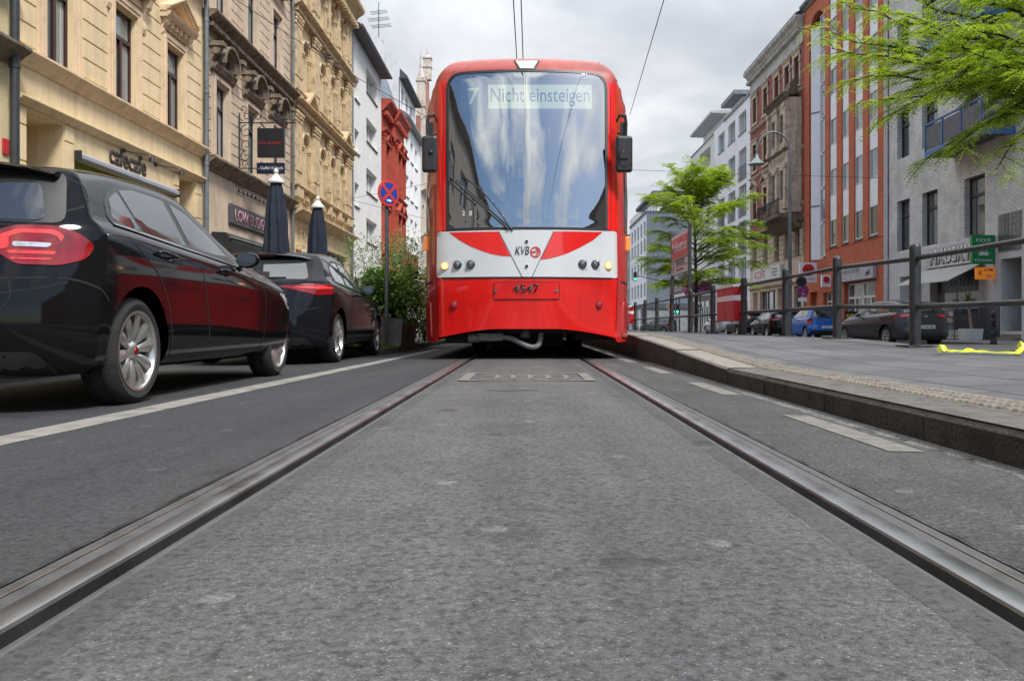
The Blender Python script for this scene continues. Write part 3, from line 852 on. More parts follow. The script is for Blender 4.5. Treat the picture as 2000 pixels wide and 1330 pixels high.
for x, y in ((317, 360), (412, 357), (1217, 355), (1310, 357)):
    c = z6(x, y); yy = ty(*c, -.016)
    mb = MB(); mb.lathe([(.0005, -.001), (.016, -.002), (.03, -.008), (.044, -.014), (.044, .02)], (c[0], yy, c[1]), 'y', 24)
    hb = mb.build('headlamp', REFL, tram, smooth=50)
    m2 = MB(); m2.lathe([(.045, .02), (.045, -.018), (.053, -.014), (.055, .02)], (c[0], yy, c[1]), 'y', 24); m2.build('bezel', BLACKP, hb, smooth=35)
    m3 = MB(); m3.ball((c[0], yy-.008, c[1]), .014); m3.build('bulb', mat('bulb_glass', (.8, .8, .78), rough=.1), hb, smooth=60)
    m4 = MB(); m4.lathe([(.0005, -.026), (.03, -.022), (.044, -.015)], (c[0], yy, c[1]), 'y', 24); m4.build('lens', LENS, hb, smooth=60)
    for a in (45, 135, 225, 315):
        m5 = MB(); m5.lathe([(.0005, -.006), (.006, -.004), (.006, .004)], (c[0]+.078*math.cos(R(a)), yy+.0, c[1]+.078*math.sin(R(a))), 'y', 8)
        m5.build('screw', mat('screw_steel', (.3, .3, .3)), hb)
for x, y in ((291, 648), (1336, 650)): stud(x, y, .038, 'reflector', LENSR, .006, mat('dark_red_edge', (.12, .005, .005)), dome=.008, o=.004)
# operator's lettering and roundel
c = z6(728, 287); lg = text_obj('logo_lettering', 'KVB', .15, mat('logo_ink', (.035, .035, .05), rough=.5), tram, (c[0], fy(c[0], c[0]+.3, c[1], c[1]+.12, .019), c[1]), (1, 0, 0), (0, 0, 1), ext=.001, align='LEFT', xs=.64, bold=.006, shear=.25)
LR = mat('logo_red', (.60, .02, .03), rough=.4, var=.03)
c = z6(878, 268); yy = ty(*c, -.018)
mb = MB(); mb.lathe([(.051, 0), (.051, -.002), (.066, -.002), (.066, 0)], (c[0], yy, c[1]), 'y', 32)
def poly_xz(mb, pts, y, th=.002): mb.prism([(p[0], p[1]) for p in pts], 'y', y-th, y)
X, Z = c
poly_xz(mb, [(X-.05, Z-.01), (X+.005, Z-.01), (X+.005, Z+.01), (X-.05, Z+.01)], yy)
poly_xz(mb, [(X+.0, Z-.040), (X+.016, Z-.040), (X+.047, Z), (X+.016, Z+.040), (X+.0, Z+.040), (X+.024, Z)], yy-.0004)
mb.build('logo_roundel', LR, tram)
# headlamp at the roof edge
q = [tp(1005, 119), tp(1057, 119), tp(1047, 138), tp(1015, 138)]
panel('roof_lamp_housing', smooth_poly(q[::-1], .01, 2), FR, TB0, BLACKP, tram, off=.012, step=.05, skirt=.03)
q2 = [tp(1009, 121), tp(1053, 121), tp(1044, 136), tp(1018, 136)]
rl = panel('roof_lamp', smooth_poly(q2[::-1], .006, 2), FR, TB0, mat('roof_lamp_lens', (.42, .46, .47), rough=.15, coat=.8), tram, off=.018, step=.05, skirt=.01)
q3 = [tp(1018, 131), tp(1044, 131), tp(1043, 135), tp(1019, 135)]
panel('roof_lamp_bulb', q3[::-1], FR, TB0, mat('lamp_bar', (.85, .86, .84), rough=.2), rl, off=.022, step=.05, skirt=.004)
mb = MB(); mb.tube([(.93, TY+1.3, 3.86), (.93, TY+1.25, 4.02), (1.0, TY+1.25, 4.07), (1.06, TY+1.25, 4.02), (1.07, TY+1.3, 3.80)], .008, 6); mb.build('roof_aerial', BLACKP, tram, smooth=50)
# sides: doors, windows, markers, mirrors
SG = glassy('tram_side_glass', (.03, .034, .036), var=False, refl=.9)
for s_ in (-1, 1):
    F = ((s_*3, 0, 0), (0, 1, 0), (0, 0, 1), (-s_, 0, 0))
    def Q(a, b, c_, d): return smooth_poly([(TY+a, c_), (TY+b, c_), (TY+b, d), (TY+a, d)], .05, 4)
    panel('cab_side_window', smooth_poly([(TY+.42, 1.62), (TY+1.25, 1.50), (TY+1.25, 3.05), (TY+.62, 3.05)], .06, 4), F, TB0, SG, tram, step=.15)
    panel('window_band', Q(1.35, 26, 1.45, 3.0), F, TB0, SG, tram, step=1.0)
    for k in range(4): 
        y_ = 1.75+k*6.4
        panel('side_door', smooth_poly([(TY+y_, .42), (TY+y_+1.3, .42), (TY+y_+1.3, 3.0), (TY+y_, 3.0)], .06, 3), F, TB0, SG, tram, off=.012, step=.6)
    panel('side_flap', smooth_poly([(TY+.42, .28), (TY+.75, .25), (TY+.75, .75), (TY+.42, .72)], .03, 3), F, TB0, TRS, tram, off=.014, step=.1, skirt=.02)
    panel('side_recess', strip([(TY+.34, .98), (TY+1.2, .92)], .03), F, TB0, SEAM, tram, off=.005, step=.2, skirt=0)
    mb = MB(); mb.box(s_*1.30-.05, s_*1.30+.05, TY+.56, TY+.62, 1.40, 1.585)
    mb.build('side_marker', mat('amber_lens', (.75, .22, .03), rough=.3, coat=.5, emit=.25), tram, bevel=.015)
    # mirror: loop bracket and head
    mx_ = s_*1.215
    ml = MB(); hx = 0.105 if s_ > 0 else .095
    ml.box(mx_-hx, mx_+hx, TY+.10, TY+.17, 2.335, 2.795)
    mh = ml.build('mirror', BLACKP, tram, bevel=.045)
    m2 = MB()
    for q_ in (0, 1):
        yv = TY+.20+.08*q_
        m2.tube([(s_*1.14, yv+.06, 3.02), (s_*1.17, yv+.02, 3.08), (s_*1.24-s_*.0, yv-.02, 3.06), (s_*1.25, yv-.04, 2.95), (mx_+s_*.02, yv-.05, 2.6)], .014, 6)
    m2.tube([(s_*1.14, TY+.25, 2.86), (s_*1.26, TY+.2, 2.80)], .014, 6)
    m2.box(s_*1.22-.04, s_*1.22+.04, TY+.2, TY+.27, 2.80, 2.98)
    m2.ball((mx_+s_*-.02, TY+.10, 2.58), .03)
    m2.build('mirror_bracket', BLACKP, mh, smooth=40)
    if s_ > 0:
        m3 = MB(); m3.lathe([(.0005, -.012), (.07, -.008), (.075, 0)], (mx_+.01, TY+.10, 2.47), 'y', 20); m3.box(mx_-.06, mx_+.05, TY+.07, TY+.10, 2.50, 2.58)
        m3.build('mirror_back_boss', BLACKP, mh, smooth=40)
# underframe, bogie, coupler and hose
mb = MB()
mb.box(-1.2, 1.2, TY+.75, TY+26, .36, .50)
mb.box(-1.05, -.55, TY+.45, TY+1.6, .20, .42); mb.box(.62, 1.1, TY+.5, TY+1.5, .24, .42)
mb.box(-.5, .5, TY+1.2, TY+3.6, .14, .4)
mb.box(-.62, .62, TY+.30, TY+.75, .33, .46)
mb.build('underframe', UND, tram, bevel=.01)
for yy in (2.4, 4.2, 10.4, 12.2, 22, 23.8):
    for sx in (-1, 1):
        mb = MB(); mb.lathe([(.02, -.06), (.3, -.06), (.3, -.03), (.33, -.02), (.33, .06), (.02, .06)], (sx*.76, TY+yy, .33), 'x', 24)
        mb.build('wheel', UND, tram, smooth=30)
CG = mat('coupler_grey', (.13, .125, .115), rough=.6, metal=.3, var=.3, vs=14, bump=.2)
mb = MB()
mb.lathe([(.001, 0), (.055, 0), (.055, .12), (.045, .13), (.045, .36), (.03, .37), (.001, .37)], (-.74, TY+.26, .27), 'x', 14)
mb.box(-.62, -.30, TY+.2, TY+.36, .235, .33)
mb.build('coupler', CG, tram, bevel=.008)
mb = MB(); mb.lathe([(.001, 0), (.06, 0), (.07, .08), (.04, .16), (.001, .16)], (-.02, TY+.35, .27), 'z', 12)
mb.build('coupler_socket', CG, tram, bevel=.008)
mb = MB(); mb.tube(smoothline([(-.36, TY+.24, .28), (-.22, TY+.21, .27), (-.1, TY+.19, .22), (.02, TY+.18, .165), (.11, TY+.18, .16), (.16, TY+.2, .21), (.18, TY+.24, .33)], 5), .035, 10)
mb.build('air_hose', mat('hose_grey', (.13, .13, .128), rough=.55, var=.2, vs=30, bump=.3), tram, smooth=50)
# ------------------------------------------------------------------ CARS (local: x right, y forward from the rear bumper, z up)
TYRE = mat('tyre_rubber', (.022, .021, .02), rough=.85, var=.3, vs=10, bump=.5, bs=130)
RIM = mat('alloy_silver', (.50, .50, .49), rough=.3, metal=.85, var=.12, vs=9)
HUBC = mat('hubcap_silver', (.42, .42, .42), rough=.35, metal=.5, var=.15, vs=9)
WELL = mat('wheel_well', (.007, .007, .007), rough=.95, var=.2)
CGLASS = glassy('car_glass', (.025, .03, .032), var=False, refl=1.0, rough=.02)
TRIM = mat('dark_trim', (.02, .02, .02), rough=.4, var=.1)
TLR = mat('tail_lamp_red', (.22, .002, .005), rough=.1, var=.3, vs=6, coat=.3)
TLB = mat('tail_lamp_bright', (.62, .035, .03), rough=.2, var=.25, vs=22, coat=.3, emit=.05)
TLC = mat('tail_lamp_clear', (.45, .47, .52), rough=.12, var=.2, vs=20, coat=1)
PLATE = mat('plate_white', (.68, .68, .66), rough=.45, var=.04)
PLB = mat('plate_blue', (.02, .08, .4), rough=.45, var=.04)
DISCM = mat('brake_disc', (.12, .11, .10), rough=.5, metal=.6, var=.3, vs=12)
def carpaint(name, col, metal=.0):
    return mat(name, col, rough=.06, metal=metal, var=.05, vs=2, coat=0.0, spec=.24)
def wheel(car, x, y, r, s, style, wd=.205, rimr=.0):
    """tyre, rim and disc; s = side the outer face looks to"""
    rr = rimr or r*.66
    h = MB(); h.lathe([(.001, 0), (r*.45, 0), (r*.45, -.02*s), (.001, -.02*s)], (x-s*.08, y, r), 'x', 24)
    hub = h.build('wheel', DISCM, car, smooth=35)
    t = MB(); o = x
    pr = [(rr, -s*.01), (rr+.012, s*.0), (rr+(r-rr)*.5, s*.006), (r-.03, -s*.004), (r-.008, -s*.022), (r, -s*.045), (r, -s*.065), (r-.006, -s*.067), (r-.006, -s*.073), (r, -s*.075), (r, -s*(wd-.075)), (r-.006, -s*(wd-.074)), (r-.006, -s*(wd-.068)), (r, -s*(wd-.066)), (r-.02, -s*(wd-.01)), (rr, -s*wd)]
    t.lathe(pr, (x, y, r), 'x', 48); t.build('tyre', TYRE, hub, smooth=40)
    m = MB()
    m.lathe([(rr-.004, -s*(wd-.03)), (rr-.01, -s*.04), (rr-.004, -s*.012), (rr+.006, -s*.004), (rr+.006, s*.002), (rr-.008, s*.0), (rr-.016, -s*.012), (rr-.022, -s*.06)], (x, y, r), 'x', 48)
    def spoke(a, w0, w1, dep0, dep1, r0=.05, r1=None, twist=0):
        r1 = r1 or rr-.006
        ca, sa = math.cos(a), math.sin(a)
        def P(rad, off, dp):
            yy = rad*ca - off*sa; zz = rad*sa + off*ca
            return (x - s*dp, y+yy, r+zz)
        N = 6; vs = []
        for k in range(N+1):
            f = k/N; rad = r0+(r1-r0)*f
            wdt = w0+(w1-w0)*f if style != 'petal' else w0+(w1-w0)*math.sin(f*math.pi*.62)
            dp = dep0+(dep1-dep0)*f - .012*math.sin(f*math.pi)
            tw = twist*f
            vs += [P(rad, -wdt/2+tw, dp+.012), P(rad, -wdt*.12+tw, dp), P(rad, wdt*.12+tw, dp), P(rad, wdt/2+tw, dp+.012), P(rad, wdt/2+tw, dp+.05), P(rad, -wdt/2+tw, dp+.05)]
        fs = []
        for k in range(N):
            for q in range(6): fs.append((k*6+q, k*6+(q+1) % 6, k*6+6+(q+1) % 6, k*6+6+q))
        fs += [(0, 1, 2, 3, 4, 5), tuple(range(N*6+5, N*6-1, -1))]
        m.add(vs, fs)
    if style == 'petal':
        for k in range(10): spoke(2*math.pi*k/10+.15, .030, .068, .035, .010)
    elif style == 'twin':
        for k in range(5):
            a = 2*math.pi*k/5+.3
            spoke(a-.13, .03, .022, .03, .008); spoke(a+.13, .03, .022, .03, .008)
    elif style == 'five':
        for k in range(5): spoke(2*math.pi*k/5+.3, .07, .045, .03, .008)
    else:   # hub cap
        for k in range(9): spoke(2*math.pi*k/9+.2, .035, .05, .02, .006)
    m.lathe([(.001, -s*.012), (.03, -s*.014), (.045, -s*.022), (.062, -s*.04), (.062, -s*.07)], (x, y, r), 'x', 20)
    rm = m.build('rim', RIM if style in ('petal', 'twin', 'five') else HUBC, hub, smooth=38)
    c = MB(); c.lathe([(.001, -s*.006), (.022, -s*.008), (.027, -s*.016)], (x, y, r), 'x', 16)
    c.build('centre_cap', mat('cap_red', (.20, .015, .02), rough=.3, metal=.3) if style == 'petal' else TRIM, rm, smooth=40)
    bk = MB(); bk.lathe([(.001, -s*.14), (rr, -s*.14)], (x, y, r), 'x', 24); bk.build('inner_shade', WELL, hub)
    return hub

def make_car(name, label, group, P, loc, rot=0.0, full=True):
    car = thing(name, label, 'car', (0, 0, 0), group)
    L, W = P['L'], P['W']/2
    yr = P['rear']; yf = P['front']     # (z, y offset) tables
    roof = P['roof']; belt = P['belt']  # (y, z)
    zbm = .19; tum = P.get('tum', .44); kr = P.get('kr', .30); kf = .55
    S = [0, .008, .02, .04, .065, .095, .13, .17, .215, .26, .31, .36, .41, .46, .51, .56, .61, .65, .69, .73, .77, .81, .85, .89, .925, .955, .98, 1.0]
    def prof(yn):
        """half section at nominal y: list of (x fraction, z)"""
        zr = sm_tab(roof, yn); zbt = sm_tab(belt, yn)
        gh = max(0.02, zr-zbt)
        wl = W*(1 - .035*max(0, (1.1-yn)/1.1)**2 - .07*max(0, (yn-(L-1.2))/1.2)**2)
        wt = wl*.90 if gh > .15 else wl*(.90+.0*gh)
        xr = wt - tum*gh**1.15
        p = [(0, zbm), (wl*.82, zbm), (wl*.93, zbm+.03), (wl*.975, zbm+.11), (wl*.988, .42), (wl*.985, .54), (wl*.995, .64), (wl*1.0, zbt-.15), (wl*.985, zbt-.06), (wl*.945, zbt-.012), (wt, zbt+.012)]
        for f in (.25, .5, .75): p.append((wt-(wt-xr)*(f**1.15), zbt+.012+(gh-.07)*f if gh > .12 else zbt+.012+(gh-.012)*f*.5))
        if gh > .12: p += [(xr, zr-.052), (xr-.055, zr-.024), (xr*.66, zr-.008), (xr*.33, zr-.001), (0, zr)]
        else: p += [(wt*.80, zbt+gh*.6), (wt*.7, zbt+gh*.75), (wt*.5, zr-.01), (wt*.25, zr-.002), (0, zr)]
        return p
    def ypos(s, z, xf):
        a = lerp_tab(yr, z); b = L - lerp_tab(yf, z)
        y = a + s*(b-a)
        y += kr*(abs(xf)**3.2)*(1-s)**9 - kf*(abs(xf)**2.6)*s**12
        return y
    rings = []
    def ring(s, fx=1.0):
        zs = []
        # nominal y for section shape taken at mid height
        out = []
        yn = s*L
        pr = prof(yn)
        for k, (x, z) in enumerate(pr):
            # roofline: use the table at the true y for the upper points
            y = ypos(s, z, x*fx/W)
            out.append((x*fx, y, z))
        return out
    # iterate section shape so that the heights follow the tables at the real y
    def ring2(s, fx=1.0):
        pr = prof(s*L); out = []
        for k in range(len(pr)):
            x, z = pr[k]; y = ypos(s, z, x/W)
            for _ in range(4):
                q = prof(min(L, max(0, y)))[k]; x, z = q; y = ypos(s, z, x*fx/W)
            out.append((x*fx, y, z))
        return out
    seq = [ring2(0, f) for f in (0, .3, .6, .82, .94)] + [ring2(s) for s in S] + [ring2(1, f) for f in (.94, .82, .6, .3, 0)]
    m = MB(); n = len(seq[0]); vs = []
    for rg in seq:
        vs += rg
    Rn = len(seq)
    base = len(vs)
    vs += [(-x, y, z) for (x, y, z) in vs]
    fs = []
    for j in range(Rn-1):
        for k in range(n-1):
            f = (j*n+k, j*n+k+1, (j+1)*n+k+1, (j+1)*n+k)
            fs.append(f); fs.append(tuple(base+i for i in f[::-1]))
    m.add(vs, fs)
    me = m.mesh('body', [P['paint'], WELL])
    bm = bmesh.new(); bm.from_mesh(me)
    bmesh.ops.remove_doubles(bm, verts=bm.verts, dist=.0008)
    bmesh.ops.dissolve_degenerate(bm, edges=bm.edges, dist=.0005)
    bmesh.ops.holes_fill(bm, edges=[e for e in bm.edges if e.is_boundary])
    bmesh.ops.recalc_face_normals(bm, faces=bm.faces)
    bm.to_mesh(me); bm.free()
    body = link('body', me, car)
    body.modifiers.new('s', 'SUBSURF').levels = 1
    apply_mods(body)
    bv0 = bvh_of(body)
    rw = P['r']; ya, yb = P['axle'], P['axle']+P['wb']
    cm_ = MB()
    for s_ in (-1, 1):
        for yy in (ya, yb):
            pr = [(0.001, s_*.42), (rw+.045, s_*.42), (rw+.05, s_*(W+.15)), (.001, s_*(W+.15))]
            cm_.lathe(pr, (0, yy, rw+.012), 'x', 40)
    cu = cm_.build('cutter', WELL)
    md = body.modifiers.new('b', 'BOOLEAN'); md.operation = 'DIFFERENCE'; md.object = cu; md.solver = 'EXACT'
    keep = body.data.copy(); nf = len(keep.polygons)
    apply_mods(body)
    for solver, us in (('EXACT', True), ('MANIFOLD', False), ('FAST', False)):
        if len(body.data.polygons) > nf*.6: break
        body.data = keep.copy()
        md = body.modifiers.new('b', 'BOOLEAN'); md.operation = 'DIFFERENCE'; md.object = cu; md.solver = solver
        if us: md.use_self = True
        apply_mods(body)
    print('CARBODY', nf, len(body.data.polygons))
    bpy.data.objects.remove(cu)
    for p in body.data.polygons:
        if bv0.find_nearest(p.center)[3] > .006 or p.center.z < zbm+.012: p.material_index = 1
    body.data.polygons.foreach_set('use_smooth', [True]*len(body.data.polygons)); body.data.set_sharp_from_angle(angle=R(38))
    bv = bvh_of(body)
    # wheels
    tr = P.get('track', W-.035)
    for s_ in (-1, 1):
        for yy in (ya, yb): wheel(car, s_*tr, yy, rw, s_, P.get('rim', 'cap'), rimr=P.get('rimr', 0))
    for s_ in (-1, 1):
        F = ((s_*3, 0, 0), (0, 1, 0), (0, 0, 1), (-s_, 0, 0))
        if 'dlo' in P:
            d = smooth_poly(P['dlo'], .05, 4)
            panel('window_seal', d, F, bv, TRIM, car, off=.0035, step=.12, skirt=.01)
            if P.get('chrome'):
                panel('chrome_strip', strip(P['chrome'], .014), F, bv, CHROME, car, off=.009, step=.12, skirt=.006)
        for g_ in P['windows']:
            panel('side_window', smooth_poly(g_, .025, 3), F, bv, CGLASS, car, off=.006, step=.12, skirt=.004)
        for ln in P.get('seams', []):
            panel('panel_gap', strip(smoothline(ln, 3), .010), F, bv, SEAM, car, off=.002, step=.1, skirt=0)
        for (hy, hz) in P.get('handles', []):
            h = bv.ray_cast(Vector((s_*3, hy, hz)), Vector((-s_, 0, 0)))
            if h[0]:
                X = h[0].x
                mb = MB(); mb.tube([(X, hy-.10, hz+.008), (X+s_*.035, hy-.085, hz+.006), (X+s_*.04, hy, hz), (X+s_*.035, hy+.085, hz-.006), (X, hy+.10, hz-.006)], [.008, .012, .013, .012, .008], 8)
                dh = mb.build('door_handle', P['paint'], car, smooth=50)
                panel('handle_recess', smooth_poly([(hy-.075, hz-.035), (hy+.08, hz-.035), (hy+.08, hz+.03), (hy-.075, hz+.03)], .03, 4), F, bv, P.get('recess', SEAM), dh, off=.0015, step=.1, skirt=0)
        my, mz = P['mirror']
        h = bv.ray_cast(Vector((s_*3, my, mz-.04)), Vector((-s_, 0, 0)))
        X = abs(h[0].x) if h[0] else W*.9
        mb = MB(); Xm = X+.11
        mb.lathe([(.001, -.045), (.055, -.04), (.085, -.02), (.09, .0), (.078, .045), (.04, .08), (.001, .09)], (0, 0, 0), 'y', 16)
        mb.xf(Matrix.Translation((s_*Xm, my, mz)) @ Matrix.Diagonal((1.08, .9, .72, 1)))
        mo = mb.build('mirror', P['paint'], car, smooth=60)
        mb = MB(); mb.tube([(s_*(X-.02), my+.04, mz-.09), (s_*(X+.05), my+.02, mz-.06)], [.03, .022], 8); mb.build('mirror_stalk', TRIM, mo, smooth=50)
        mb = MB(); mb.lathe([(.001, -.004), (.078, -.004)], (0, 0, 0), 'y', 16); mb.xf(Matrix.Translation((s_*Xm, my-.045, mz)) @ Matrix.Diagonal((1.03, 1, .68, 1))); mb.build('mirror_glass', CGLASS, mo)
        # tail lamp: wraps the corner, pressed on at 45 degrees
        az = P.get('lamp_az', 45)
        dv = Vector((-s_*math.sin(R(az)), math.cos(R(az)), 0)); rv = Vector((s_*math.cos(R(az)), math.sin(R(az)), 0))
        Fl = (Vector((s_*W, .1, 0)) - dv*3, rv, (0, 0, 1), dv)
        lp = panel('tail_lamp', smooth_poly(P['lamp'], .03, 4), Fl, bv, TLR, car, off=.008, step=.04, skirt=.012)
        for kk, g_ in enumerate(P.get('lamp_parts', [])):
            panel(('bright_segment', 'clear_segment')[g_[0]], smooth_poly(g_[1], .012, 3), Fl, bv, (TLB, TLC)[g_[0]], lp, off=.0095+.0012*kk, step=.04, skirt=0)
        if 'hlamp' in P:
            Fh = (Vector((s_*W, L-.4, 0)) + Vector((s_*math.sin(R(40)), math.cos(R(40)), 0))*3, (s_*math.cos(R(40)), -math.sin(R(40)), 0), (0, 0, 1), (-s_*math.sin(R(40)), -math.cos(R(40)), 0))
            panel('headlamp', smooth_poly(P['hlamp'], .04, 4), Fh, bv, TLC, car, off=.006, step=.05, skirt=.01)
    Fr = ((0, -3, 0), (1, 0, 0), (0, 0, 1), (0, 1, 0))
    if 'rglass_trim' in P: panel('tailgate_gloss', smooth_poly(P['rglass_trim'], .06, 4), Fr, bv, P.get('gloss', TRIM), car, off=.003, step=.08, skirt=.01)
    panel('rear_window', smooth_poly(P['rglass'], .06, 4), Fr, bv, CGLASS, car, off=.006, step=.08, skirt=.004)
    if 'wscreen' in P:
        panel('windscreen', smooth_poly(P['wscreen'], .06, 4), ((0, L+3, 0), (-1, 0, 0), (0, 0, 1), (0, -1, 0)), bv, CGLASS, car, off=.005, step=.1, skirt=.004)
    for ln in P.get('rseams', []):
        for s_ in (-1, 1):
            panel('tailgate_gap', strip(smoothline([(s_*a, b) for a, b in ln], 3), .008), Fr, bv, SEAM, car, off=.0012, step=.08, skirt=0)
    if P.get('valance'):
        panel('rear_valance', smooth_poly(P['valance'], .04, 3), Fr, bv, BLACKP, car, off=.004, step=.08, skirt=.01)
    # spoiler lip
    if 'spoiler' in P:
        sw_, sy, sz, sl = P['spoiler']
        mb = MB(); vs = []; N = 10
        for i in range(N+1):
            u = -1+2*i/N; x = sw_*u; dz = -.05*abs(u)**3; dy = .10*abs(u)**2.4
            vs += [(x, sy+dy, sz+dz-.012), (x, sy+dy-.008, sz+dz), (x, sy+dy+.02, sz+dz+.016), (x, sy+sl, sz+dz+.035), (x, sy+sl, sz+dz-.03)]
        fs = []
        for i in range(N):
            for k in range(5): fs.append((i*5+k, i*5+(k+1) % 5, i*5+5+(k+1) % 5, i*5+5+k))
        fs += [(0, 1, 2, 3, 4), tuple(range(N*5+4, N*5-1, -1))]
        mb.add(vs, fs); mb.build('spoiler', P['paint'], car, smooth=40)
        mb = MB(); mb.box(-.16, .16, sy+.03, sy+.045, sz-.022, sz-.010); mb.build('brake_lamp', TLR, car)
    px_, pz = P['plate'][:2]
    h = bv.ray_cast(Vector((px_, -3, pz)), Vector((0, 1, 0)))
    yp = (h[0].y if h[0] else 0)-.012
    for dx_ in (-.24, .24):
        h = bv.ray_cast(Vector((px_+dx_, -3, pz)), Vector((0, 1, 0)))
        if h[0]: yp = min(yp, h[0].y-.01)
    mb = MB(); mb.box(px_-.26, px_+.26, yp, yp+.012, pz-.055, pz+.055); pl = mb.build('number_plate', PLATE, car, bevel=.004)
    mb = MB(); mb.box(px_-.257, px_-.215, yp-.003, yp+.004, pz-.05, pz+.05); mb.build('plate_band', PLB, pl)
    if P['plate'][2]: text_obj('lettering', P['plate'][2], .10, INK, pl, (px_+.02, yp-.002, pz-.035), (1, 0, 0), (0, 0, 1), ext=.001, xs=.95)
    if 'badge' in P:
        h = bv.ray_cast(Vector((0, -3, P['badge'])), Vector((0, 1, 0)))
        mb = MB(); yb_ = h[0].y
        if P.get('badge_round'):
            mb.lathe([(.034, .004), (.034, -.008), (.046, -.008), (.046, .004)], (0, yb_, P['badge']), 'y', 24)
            for q in ((-.03, .02, 0, -.03), (0, -.03, .03, .02), (-.014, .022, 0, -.01), (0, -.01, .014, .022)):
                mb.tube([(q[0], yb_-.005, P['badge']+q[1]), (q[2], yb_-.005, P['badge']+q[3])], .004, 5)
        else:
            for k in range(24):
                a = 2*math.pi*k/24; b = 2*math.pi*(k+1)/24
                mb.tube([(.062*math.cos(a), yb_-.004, P['badge']+.031*math.sin(a)), (.062*math.cos(b), yb_-.004, P['badge']+.031*math.sin(b))], .005, 5, cap=False)
            for q in ((-.03, -.024, -.012, .024), (.012, -.024, .03, .024), (-.02, -.004, .02, .006)):
                mb.tube([(q[0], yb_-.006, P['badge']+q[1]), (q[2], yb_-.006, P['badge']+q[3])], .006, 5)
        mb.build('badge', CHROME, car, smooth=50)
    if P.get('rwiper'):
        wz = P['rwiper']; pts = []
        for k in range(7):
            x = -.05+.42*k/6; z = wz+.012*k/6
            h = bv.ray_cast(Vector((x+.003, -3, z+.002)), Vector((0, 1, 0))); pts.append((x, (h[0].y if h[0] else .2)-.02, z))
        mb = MB(); mb.tube(pts, .009, 6); mb.ball(pts[0], .025); mb.build('rear_wiper', WP, car, smooth=50)
    if P.get('antenna'):
        ay, az_ = P['antenna']; mb = MB(); mb.tube([(0, ay, az_-.02), (0, ay-.12, az_+.16)], [.006, .003], 6); mb.build('roof_aerial', BLACKP, car)
    # sills and exhaust shade
    car.location = loc; car.rotation_euler = (0, 0, rot)
    ORG[car] = Vector(loc)
    return car

BLK = carpaint('black_car_paint', (.006, .006, .007)); 
HATCH1 = dict(L=4.29, W=1.78, paint=BLK, r=.316, rimr=.229, axle=.75, wb=2.70, rim='petal',
    rear=[(0, .10), (.19, .08), (.30, .02), (.45, 0), (.62, .01), (.72, .04), (.98, .10), (1.06, .17), (1.2, .26), (1.32, .34), (1.40, .52), (1.45, .9)],
    front=[(0, .1), (.3, .02), (.5, 0), (.65, .06), (.8, .25), (.95, .6), (1.1, 1.3), (1.25, 1.65), (1.45, 2.0)],
    roof=[(0, 1.26), (.3, 1.325), (.7, 1.385), (1.2, 1.42), (1.6, 1.425), (2.0, 1.385), (2.35, 1.285), (2.75, 1.09), (3.05, .98), (3.5, .91), (4.1, .78), (4.29, .68)],
    belt=[(0, 1.02), (.5, 1.02), (1.3, .985), (2.2, .945), (2.8, .905), (3.3, .87), (3.9, .80), (4.29, .66)],
    dlo=[(0.509, 1.035, 0.1), (0.596, 1.2, 0.2), (0.874, 1.305, 0.3), (1.422, 1.335, 0.3), (1.814, 1.285, 0.2), (2.179, 1.13, 0.1), (2.527, 0.93, 0.02), (1.814, 0.965, 0.3), (0.944, 1.01, 0.3)],
    windows=[[(0.574, 1.055), (0.648, 1.19), (0.796, 1.255), (0.883, 1.035)], [(0.918, 1.035), (0.831, 1.268), (1.048, 1.303), (1.483, 1.308), (1.544, 0.998)], [(1.631, 0.995), (1.579, 1.3), (1.814, 1.262), (2.127, 1.13), (2.423, 0.955)]],
    chrome=[(0.561, 1.037), (0.944, 1.013), (1.814, 0.968), (2.466, 0.934)],
    seams=[[(.40, 1.27), (.43, 1.2), (.36, 1.1), (.20, 1.03), (.12, .98)], [(1.58, .96), (1.72, .6), (1.80, .26)], [(.62, .97), (.80, .86), (.96, .76), (1.09, .6), (1.15, .42), (1.16, .27)], [(2.62, .9), (2.95, .78), (3.0, .6), (2.98, .40), (2.9, .26)], [(.05, .70), (.2, .71), (.3, .66), (.38, .60)], [(1.18, .272), (2.0, .268), (2.9, .268)]],
    handles=[(1.06, .905), (2.08, .865)], mirror=(2.45, .985), recess=mat('handle_cup', (.015, .015, .017), rough=.15, coat=1),
    lamp=[(-.33, .85), (-.32, .94), (-.24, .98), (-.06, .985), (.04, .95), (.115, .885, .04), (.06, .81), (-.06, .775), (-.24, .775)],
    lamp_parts=[(0, [(-.30, .85), (-.295, .93), (-.22, .962), (-.07, .962), (-.03, .935), (-.04, .905), (-.05, .90), (-.055, .925), (-.09, .94), (-.21, .94), (-.26, .92), (-.265, .86)]),
                (0, [(-.27, .83), (-.08, .83), (-.07, .848), (-.28, .848)]), (0, [(-.26, .80), (-.10, .80), (-.09, .81), (-.265, .81)]),
                (1, [(-.25, .867), (-.10, .867), (-.085, .89), (-.25, .893)])],
    rglass_trim=[(-.70, 1.0), (.70, 1.0), (.62, 1.30), (-.62, 1.30)], rglass=[(-.62, 1.01), (.62, 1.01), (.53, 1.235), (-.53, 1.235)],
    wscreen=[(-.62, 1.0), (.62, 1.0), (.50, 1.34), (-.50, 1.34)], hlamp=[(-.2, .6), (.12, .62), (.3, .76), (-.1, .74)],
    rseams=[[(.0, .985), (.66, .975), (.80, .90)], [(.5, .72), (.52, .60), (.40, .50), (0, .49)], [(0, .62), (.5, .63), (.78, .70)]],
    spoiler=(.60, .24, 1.325, .30), plate=(0, .80, ''), valance=[(-.7, .2), (.7, .2), (.62, .33), (-.62, .33)], rwiper=1.03)
